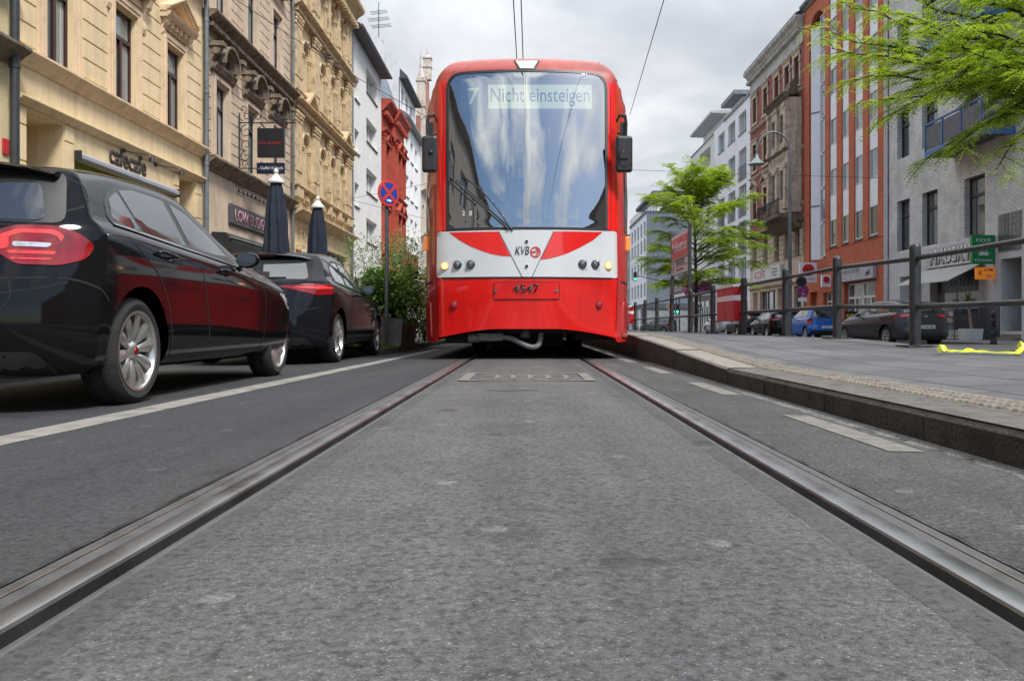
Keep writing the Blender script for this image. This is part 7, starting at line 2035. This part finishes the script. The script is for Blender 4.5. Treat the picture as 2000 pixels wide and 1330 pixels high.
for r_, y_, m_, nm in ((.42, 80.42, PNL, 'white_plate'), (.3, 80.41, mat('sign_yellow', (.75, .42, .02), rough=.5, var=.03), 'yellow_field')):
    mb = MB(); mb.prism([(14.05-r_, 2.4), (14.05, 2.4-r_), (14.05+r_, 2.4), (14.05, 2.4+r_)], 'y', y_-.01, y_); mb.build(nm, m_, t)
t = thing('traffic_light', 'green traffic signals on a mast with a long arm over the far crossing', 'traffic light', (16.0, 86, -.1))
GL = mat('signal_green', (.05, .9, .55), rough=.3, emit=2.0, var=.01)
mb = MB(); mb.tube([(16.0, 86, -.2), (16.0, 86, 4.2), (15.9, 86, 4.6), (15.4, 86, 4.95), (11.5, 86, 5.75)], [.09, .08, .07, .06, .04], 8); mb.build('mast', POLE, t, smooth=50)
for (X, Z) in ((11.35, 5.7), (15.35, 2.3), (15.75, 2.3)):
    mb = MB(); mb.box(X-.17, X+.17, 85.8, 86.1, Z-.5, Z+.45); h_ = mb.build('signal_head', SG_BK, t, bevel=.03)
    for k, m_ in ((0, GL), (1, mat('signal_off_amber', (.12, .06, .01), rough=.3)), (2, mat('signal_off_red', (.12, .01, .01), rough=.3))):
        mb = MB(); mb.lathe([(.001, -.03), (.10, -.02), (.12, 0)], (X, 85.8, Z-.32+.29*k), 'y', 14); mb.build('signal_lens', m_, h_, smooth=40)
mb = MB(); mb.tube([(15.55, 86, 2.6), (16, 86, 2.6)], .03, 6); mb.build('bracket', POLE, t)
t = thing('street_lamp', 'tall swan-necked street lamp with a bell shade before the old brick house', 'street lamp', (10.6, 33, -.2))
mb = MB(); arc = [(10.6, 33, -.2), (10.6, 33, 3.0), (10.6, 33, 7.2)] + [(9.93+.67*math.cos(R(a)), 33, 7.45+.8*math.sin(R(a))) for a in range(0, 181, 15)] + [(9.26, 33, 7.3)]
mb.tube(arc, [.085, .07, .055]+[.035]*14, 10); mb.build('pole', ZINC, t, smooth=50)
mb = MB(); mb.lathe([(.03, .28), (.06, .26), (.07, .12), (.12, .08), (.16, 0), (.31, -.12), (.34, -.16), (.001, -.17)], (9.26, 33, 7.1), 'z', 20); mb.build('lamp_shade', mat('lamp_shade_grey', (.22, .26, .28), rough=.4, metal=.3, var=.1), t, smooth=50)
# parasols
PAR = mat('navy_canvas', (.008, .014, .030), rough=.85, var=.25, vs=5, bump=.2, bs=200)
PWH = mat('parasol_white', (.55, .55, .54), rough=.7, var=.1)
for (X, Y, lab, ph) in ((-4.58, 14.96, 'closed navy parasol with white cap, nearer and larger of the two', 0), (-4.62, 18.1, 'closed navy parasol with white cap, farther one before the carved doorway', 1.3)):
    t = thing('parasol', lab, 'parasol', (X, Y, .06), 'closed parasols on the left pavement')
    prof = [(3.06, .085), (2.9, .12), (2.6, .165), (2.3, .19), (2.05, .20), (1.9, .215), (1.75, .225), (1.66, .21), (1.62, .16)]
    vs = []; n = 64
    for z, r in prof:
        for k in range(n):
            a = 2*math.pi*k/n; f = 1+.13*math.sin(a*8+ph+z*1.2)*min(1, (3.1-z)*3) + .05*math.sin(a*19+z*4)
            vs.append((X+r*f*math.cos(a), Y+r*f*math.sin(a), z))
    mb = MB(); mb.add(vs, [(i*n+k, i*n+(k+1) % n, (i+1)*n+(k+1) % n, (i+1)*n+k) for i in range(len(prof)-1) for k in range(n)]); mb.build('canopy', PAR, t, smooth=60)
    mb = MB(); mb.lathe([(.11, 3.02), (.15, 3.03), (.15, 3.06), (.05, 3.17), (.03, 3.2), (.045, 3.23), (.045, 3.26), (.02, 3.29), (.001, 3.3)], (X, Y, 0), 'z', 20); mb.build('cap', PWH, t, smooth=40)
    mb = MB(); mb.lathe([(.20, 1.60), (.225, 1.61), (.225, 1.645), (.20, 1.65)], (X, Y, 0), 'z', 24); mb.build('hem_band', PWH, t, smooth=40)
    mb = MB(); mb.tube([(X, Y, .07), (X, Y, 3.1)], .025, 8); mb.build('pole', POLE, t)
    mb = MB(); mb.box(X-.35, X+.35, Y-.35, Y+.35, .07, .15); mb.build('base', mat('concrete', (.28, .27, .25), rough=.9, var=.15), t)
# overhead wires
WIR = mat('copper_wire_dark', (.03, .032, .036), rough=.5, var=.1)
def wire(label, pts, r=.009, name='overhead_wire', g_='overhead tram wires'):
    mb = MB(); mb.tube(pts, r, 6); return props(mb.build(name, WIR), label, 'wire', g_)
wire('left one of the two parallel contact wires running above the track', [(-.30, -40, 5.6), (-.21, 12.76, 5.5), (-.10, 30, 5.5), (.1, 120, 5.5)])
wire('right one of the two parallel contact wires running above the track', [(-.20, -40, 5.6), (-.09, 12.76, 5.5), (.02, 30, 5.5), (.2, 120, 5.5)])
wire('single cable slanting down to the right flank of the tram roof', [(1.6, 2.5, 5.1), (2.68, 16, 6.8), (3.77, 30, 8.16)], .010)
wire('cable from the pub house front across to above the tram', [(-8.5, 23, 9.8), (-6.4, 27.2, 9.1), (-4.3, 31.5, 8.72), (0, 40, 7.9)], .012)
wire('span cable from the ochre house across the street to the red brick house', [(-8.5, 39.8, 6.63), (-4.5, 39.2, 7.3), (0, 38.6, 8.0), (8, 38, 7.55), (16.4, 37.5, 7.2)], .010)
wire('lower slack cable from the ochre house downpipe toward the tram', [(-8.5, 39.7, 6.55), (-5.5, 42, 6.0), (0, 46, 5.9)], .010)
mb = MB(); 
for f in (.40, .44, .48, .52): 
    p = Vector((-8.5, 23, 9.8)).lerp(Vector((-4.3, 31.5, 8.72)), f); mb.ball(p, .045, 4)
mb.tube([Vector((-8.5, 23, 9.8)).lerp(Vector((-4.3, 31.5, 8.72)), f)+Vector((0, 0, -.02)) for f in (.38, .54)], .02, 6)
props(mb.build('cable_insulator', BLACKP, smooth=40), 'dark insulator chain on the cable from the pub house', 'insulator')
# ------------------------------------------------------------------ yellow tape
rg = random.Random(12); mb = MB(); vs = []
N = 60
for k in range(N+1):
    f = k/N; x = 3.42+1.0*f; y = 6.75+.16*math.sin(f*9)+.07*math.sin(f*23)+.03*math.sin(f*51)
    zt = ztop(x, y)+.006; lift = .03*abs(math.sin(f*7.1))+.05*max(0, math.sin(f*11+1))**3+.012*math.sin(f*47)**2
    tw = .5*math.sin(f*13)
    vs += [(x, y-.038*math.cos(tw), zt+lift*.3), (x+.008, y, zt+lift+.012*math.sin(f*31)), (x, y+.038*math.cos(tw), zt+lift*.4+.03*abs(math.sin(tw)))]
mb.add(vs, [(3*i+j, 3*i+j+1, 3*i+j+4, 3*i+j+3) for i in range(N) for j in (0, 1)])
props(mb.build('barrier_tape', mat('tape_yellow', (.62, .66, .01), rough=.4, var=.12, vs=10), smooth=70, merge=False), 'crumpled bright yellow tape lying on the platform flagstones', 'tape')
# ------------------------------------------------------------------ vegetation
def leaf_mat(name, c1, c2, c3, tr=.35):
    m, t = newmat(name)
    g_ = t.n('NewGeometry'); 
    nz = t.n('TexNoise', {'Vector': (g_, 'Position'), 'Scale': 2.2, 'Detail': 3.0}); n2 = t.n('TexWhiteNoise', noise_dimensions='3D')
    vm = t.n('VectorMath', {0: (g_, 'Position'), 1: (14.0, 14.0, 14.0)}, operation='MULTIPLY'); fl = t.n('VectorMath', {0: (vm, 0)}, operation='FLOOR'); t.t.links.new(fl.outputs[0], n2.inputs['Vector'])
    f = t.math('ADD', (t.math('MULTIPLY', (nz, 'Fac'), .6), 0), (t.math('MULTIPLY', (n2, 'Value'), .4), 0))
    r = t.ramp((f, 0), [(.3, c1), (.5, c2), (.72, c3)])
    p = t.n('BsdfPrincipled', {'Base Color': (r, 0), 'Roughness': .5}); tl = t.n('BsdfTranslucent', {'Color': (r, 0)})
    p.inputs['Specular IOR Level'].default_value = .35
    mx = t.n('MixShader', {0: tr, 1: (p, 0), 2: (tl, 0)}); t.t.links.new(mx.outputs[0], t.out.inputs[0]); return m
LOC = leaf_mat('locust_leaf', (.17, .27, .012), (.31, .45, .025), (.48, .62, .06), .5)
LAU = leaf_mat('laurel_leaf', (.035, .09, .015), (.10, .20, .035), (.24, .36, .07), .3)
OLI = leaf_mat('willow_leaf', (.10, .15, .05), (.19, .27, .09), (.32, .40, .17), .35)
YEG = leaf_mat('yellow_green_leaf', (.25, .32, .01), (.40, .46, .02), (.55, .58, .04), .35)
BARK = mat('locust_bark', (.045, .038, .03), rough=.95, var=.35, vs=12, bump=.6, bs=40)
def frond(V, Fc, c, d, L, rg, pairs=6, lw=.02, ll=.035):
    """feather leaf: pairs of leaflets along a drooping stalk"""
    up = Vector((0, 0, 1)); sd_ = d.cross(up)
    if sd_.length < .1: sd_ = Vector((1, 0, 0))
    sd_.normalize(); 
    roll = rg.uniform(-.5, .5); nrm = (up*math.cos(roll)+sd_*math.sin(roll)); sd_ = d.cross(nrm).normalized()
    for k in range(pairs):
        f = (k+.6)/pairs; p = c+d*L*f+Vector((0, 0, -L*.38*f*f)); s = ll*(1-.45*abs(f-.45))
        for q in (-1, 1):
            ax = (sd_*q*.9+d*.45+Vector((0, 0, -.15-.25*rg.random()))).normalized(); w = d*lw*.5
            n = len(V); V.extend([p, p+ax*s*.5+w, p+ax*s, p+ax*s*.5-w]); Fc.append((n, n+1, n+2, n+3))
def locust(name, label, base, th, limbs, rg, group=None, twigs=10, fr=9, L=.17, tl=(.35, .8), pairs=6, lw=.02, ll=.035, tr=.14):
    t = thing(name, label, 'tree', base, group)
    wood = MB(); B = Vector(base)
    top = B+Vector((rg.uniform(-.1, .1), rg.uniform(-.1, .1), th))
    wood.tube([B-Vector((0, 0, .1)), B+Vector((.02, .01, th*.3)), B+Vector((-.03, .02, th*.7)), top], [tr*1.25, tr, tr*.85, tr*.75], 10)
    V = []; Fc = []
    for (st, mid, tip) in limbs:
        st = Vector(st); mid = Vector(mid); tip = Vector(tip); pts = []
        n = 10; LL = (tip-st).length
        for k in range(n+1):
            f = k/n; p = st*(1-f)**2+mid*2*f*(1-f)+tip*f*f
            pts.append(p+Vector((rg.uniform(-1, 1), rg.uniform(-1, 1), rg.uniform(-1, 1)))*.018*LL*(0 if k == 0 else 1))
        r0 = tr*.34*min(1, LL/3.0)+.012
        wood.tube(pts, [r0*(1-.88*k/n) for k in range(n+1)], 6)
        for j in range(twigs):
            f = .22+.78*(j+rg.random())/twigs; i = min(n-1, int(f*n)); p = pts[i].lerp(pts[i+1], f*n-i)
            dr = (pts[i+1]-pts[i]).normalized(); sd_ = dr.cross(Vector((0, 0, 1))).normalized()
            a = rg.choice((-1, 1))*rg.uniform(.25, 1.15); d = (dr*math.cos(a)+sd_*math.sin(a)+Vector((0, 0, rg.uniform(-.12, .30)))).normalized()
            l = rg.uniform(*tl)*(1.1-.4*f); tw = []; q = p.copy()
            for k in range(5): tw.append(q.copy()); q += d*l/4; d = (d+Vector((rg.uniform(-.2, .2), rg.uniform(-.2, .2), -.10-.06*k))).normalized()
            wood.tube(tw, [.007, .006, .005, .004, .002], 4, cap=False)
            for k in range(fr):
                g = (k+.5)/fr*4; i2 = min(3, int(g)); c = tw[i2].lerp(tw[i2+1], g-i2); dd = (tw[i2+1]-tw[i2]).normalized(); s2 = dd.cross(Vector((0, 0, 1))).normalized()
                b_ = (1 if k % 2 else -1)*rg.uniform(.5, 1.3); d2 = (dd*math.cos(b_)+s2*math.sin(b_)+Vector((0, 0, rg.uniform(-.25, .35)))).normalized()
                frond(V, Fc, c, d2, L*rg.uniform(.7, 1.2), rg, pairs, lw, ll)
    wood.build('trunk', BARK, t, smooth=60, merge=False, recalc=False)
    mb = MB(); mb.add(V, Fc); mb.build('crown', LOC, t, merge=False, recalc=False)
    print('LEAVES', len(Fc)); return t
# near tree: trunk stands out of frame to the right, its limbs reach in
rg = random.Random(21)
H = Vector((9.2, 12.6, 3.1))
tips = [(4.80, 13.0, 5.05), (4.62, 12.4, 4.60), (4.80, 12.4, 4.12), (5.05, 12.0, 3.70), (5.35, 13.5, 5.6), (5.55, 12.2, 3.95), (5.30, 12.0, 3.55), (5.75, 11.4, 3.75), (6.2, 12.0, 4.25), (6.2, 13.0, 5.1), (6.0, 11.0, 4.0), (6.4, 11.0, 3.72), (5.9, 13.6, 4.6),
        (6.9, 11.2, 4.4), (7.0, 10.6, 3.8), (6.6, 10.4, 4.9), (5.9, 12.4, 5.6), (6.8, 12.6, 5.5), (5.7, 14.6, 5.2), (6.3, 14.5, 6.0), (5.2, 14.0, 6.6), (7.2, 14.8, 4.6), (6.0, 11.6, 4.7), (6.1, 12.4, 2.95), (6.0, 11.4, 2.95), (6.35, 11.2, 2.60), (7.4, 11.6, 5.6), (5.5, 13.0, 4.9)]
limbs = []
for k, tp_ in enumerate(tips):
    st = Vector((9.1, 12.6, 3.2+.14*(k % 9))); tv = Vector(tp_); m_ = st.lerp(tv, .5)+Vector((0, 0, .45+.3*rg.random())); limbs.append((st, m_, tv))
for k in range(16):
    a = rg.uniform(-1.7, 1.7); rr = rg.uniform(2.5, 4.2); z = rg.uniform(4.2, 8.2); tv = Vector((9.2+rr*math.cos(a), 12.6+rr*math.sin(a), z)); st = Vector((9.1, 12.6, 3.2+.2*(k % 8))); limbs.append((st, st.lerp(tv, .5)+Vector((0, 0, .8)), tv))
locust('street_tree', 'light green feather-leaved tree whose boughs hang over the platform from the right edge', (9.2, 12.6, -.15), 4.6, limbs, rg, 'honey locust street trees', twigs=21, fr=10, L=.23, pairs=6, lw=.027, ll=.055, tr=.12)
rg = random.Random(5); limbs = []
for k in range(58):
    a = rg.uniform(0, 6.28); h = rg.random(); z = 2.3+4.2*h; rr = 2.65*math.sqrt(max(.06, 1-((h-.36)/.68)**2))*rg.uniform(.5, 1.05)
    tv = Vector((6.5+rr*math.cos(a), 31.5+rr*math.sin(a), z-.5*(1-h)*rr/2.7)); st = Vector((6.5, 31.5, 1.7+3.6*h*.95)); limbs.append((st, st.lerp(tv, .55)+Vector((0, 0, .35)), tv))
locust('street_tree', 'slim light green feather-leaved tree standing behind the station board', (6.5, 31.5, -.2), 5.9, limbs, rg, 'honey locust street trees', twigs=13, fr=9, L=.28, tl=(.4, .85), pairs=4, lw=.05, ll=.10, tr=.06)
# planter shrubs
def shrub(name, label, c, rad, m, n, ls, lw, rg, loose=0.0, cat='shrub', stems=9, up=.4):
    t = thing(name, label, cat, c); C_ = Vector(c); V = []; Fc = []; wood = MB()
    ends = []
    for k in range(stems):
        a = rg.uniform(0, 6.28); e = Vector((rad[0]*.8*math.cos(a)*rg.random(), rad[1]*.8*math.sin(a)*rg.random(), rad[2]*rg.uniform(.9, 1.9)))
        wood.tube([C_, C_+e*.5+Vector((rg.uniform(-.1, .1), rg.uniform(-.1, .1), .05)), C_+e], [.014, .010, .004], 5); ends.append(e)
    clumps = [Vector((rg.uniform(-1, 1), rg.uniform(-1, 1), rg.uniform(-1, 1))) for _ in range(30)]
    cnt = 0
    while cnt < n:
        q = rg.choice(clumps); p = q*.8+Vector((rg.gauss(0, .22), rg.gauss(0, .22), rg.gauss(0, .22)))
        if p.length > 1.12+loose*rg.random(): continue
        P_ = C_+Vector((p.x*rad[0], p.y*rad[1], rad[2]+p.z*rad[2])); 
        out = (Vector((p.x, p.y, p.z*.5))+Vector((rg.uniform(-.7, .7), rg.uniform(-.7, .7), rg.uniform(-.4, .7)))).normalized()
        s_ = out.cross(Vector((rg.uniform(-.3, .3), rg.uniform(-.3, .3), 1))).normalized(); l = ls*rg.uniform(.6, 1.2); w = lw*rg.uniform(.7, 1.2); dz = Vector((0, 0, -l*.25))
        i = len(V); V.extend([P_, P_+out*l*.5+s_*w*.5, P_+out*l+dz, P_+out*l*.5-s_*w*.5, P_+out*l*.5+Vector((0, 0, -w*.22))]); Fc.extend([(i, i+1, i+4), (i+1, i+2, i+4), (i+2, i+3, i+4), (i+3, i, i+4)]); cnt += 1
    wood.build('stems', BARK, t, smooth=60, merge=False, recalc=False); mb = MB(); mb.add(V, Fc); mb.build('foliage', m, t, merge=False, recalc=False); return t
CON = mat('planter_concrete', (.20, .19, .17), rough=.9, var=.2, vs=5, bump=.4, streak=.25)
for k, (X, Y, lab) in enumerate(((-2.42, 14.4, 'tall tapered concrete planter nearest the camera on the kerb nose'), (-2.45, 15.9, 'tall tapered concrete planter behind the first one, in shadow'), (-2.9, 15.2, 'concrete planter on the pavement side under the loose shrub'))):
    mb = MB(); a, b_ = .24, .29
    mb.add([(X-a, Y-a, .07), (X+a, Y-a, .07), (X+a, Y+a, .07), (X-a, Y+a, .07), (X-b_, Y-b_, .56), (X+b_, Y-b_, .56), (X+b_, Y+b_, .56), (X-b_, Y+b_, .56)], [(0,3,2,1),(4,5,6,7),(0,1,5,4),(1,2,6,5),(2,3,7,6),(3,0,4,7)])
    props(mb.build('planter', CON, bevel=.015), lab, 'planter', 'concrete planters')
rg = random.Random(31)
shrub('laurel_shrub', 'dense dark green laurel with broad glossy leaves in the front planter', (-2.36, 14.5, .5), (.54, .62, .50), LAU, 3000, .13, .055, rg)
shrub('loose_shrub', 'airy grey green willow-leaved shrub leaning left over the parked car', (-2.92, 15.3, .5), (.66, .85, .74), OLI, 4200, .095, .026, rg, loose=.7)
shrub('yellow_shrub', 'yellow green shrub tucked against the side of the tram', (-2.12, 15.7, .7), (.38, .45, .42), YEG, 1100, .09, .04, rg)
shrub('tall_shrub', 'tall thin grey green shrub rising behind the laurel', (-2.5, 16.6, .5), (.5, .6, .9), OLI, 3000, .09, .028, rg, loose=.8)
shrub('low_shrub', 'dark green low bush in shadow between planter and tram', (-2.15, 17.2, .1), (.5, 1.2, .5), LAU, 2000, .09, .04, rg)
rg = random.Random(3); V = []; Fc = []
for k in range(900):
    x = rg.uniform(-3.3, -2.2); y = rg.uniform(13.1, 14.2) if k % 2 else rg.uniform(14, 17); h = rg.uniform(.03, .10); w = .006; i = len(V); d = rg.uniform(-.03, .03)
    V += [(x-w, y, .074), (x+w, y, .074), (x+d, y+d, .074+h)]; Fc.append((i, i+1, i+2))
mb = MB(); mb.add(V, Fc); props(mb.build('weeds', LAU, merge=False, recalc=False), 'tufts of grass and weeds on the kerb nose round the planters', 'weeds', kind='stuff')
# bicycles by the far railing
def bike(loc, rot, label):
    t = thing('bicycle', label, 'bicycle', (0, 0, 0), 'bicycles parked at the far platform end')
    for y in (-.52, .52):
        mb = MB(); mb.lathe([(.325, -.018), (.345, 0), (.325, .018), (.31, 0), (.325, -.018)], (0, y, .345), 'x', 28)
        for k in range(12): mb.tube([(0, y, .345), (0, y+.31*math.cos(k*.5236), .345+.31*math.sin(k*.5236))], .002, 3)
        mb.build('wheel', RUBBER, t)
    mb = MB()
    for a, b_ in (((0, -.52, .345), (0, -.08, .30)), ((0, -.52, .345), (0, -.18, .80)), ((0, -.08, .30), (0, -.2, .90)), ((0, -.08, .30), (0, .36, .80)), ((0, -.18, .78), (0, .34, .86)), ((0, .52, .345), (0, .34, .98))): mb.tube([a, b_], .016, 6)
    mb.tube([(-.28, .26, 1.02), (-.1, .34, 1.02), (.1, .34, 1.02), (.28, .26, 1.02)], .014, 6); mb.build('frame', mat('bike_green', (.02, .14, .05), rough=.4), t)
    mb = MB(); mb.prism([(-.36, .90), (-.05, .92), (-.05, .95), (-.36, .97)], 'x', -.07, .07); mb.build('saddle', RUBBER, t, bevel=.02)
    t.location = loc; t.rotation_euler = (0, 0, rot)
bike((7.9, 57, -.16), R(75), 'bicycle leaning by the far red fence box, left of the grey green car')
bike((8.9, 58, -.16), R(60), 'bicycle nearest the rear of the grey green car')
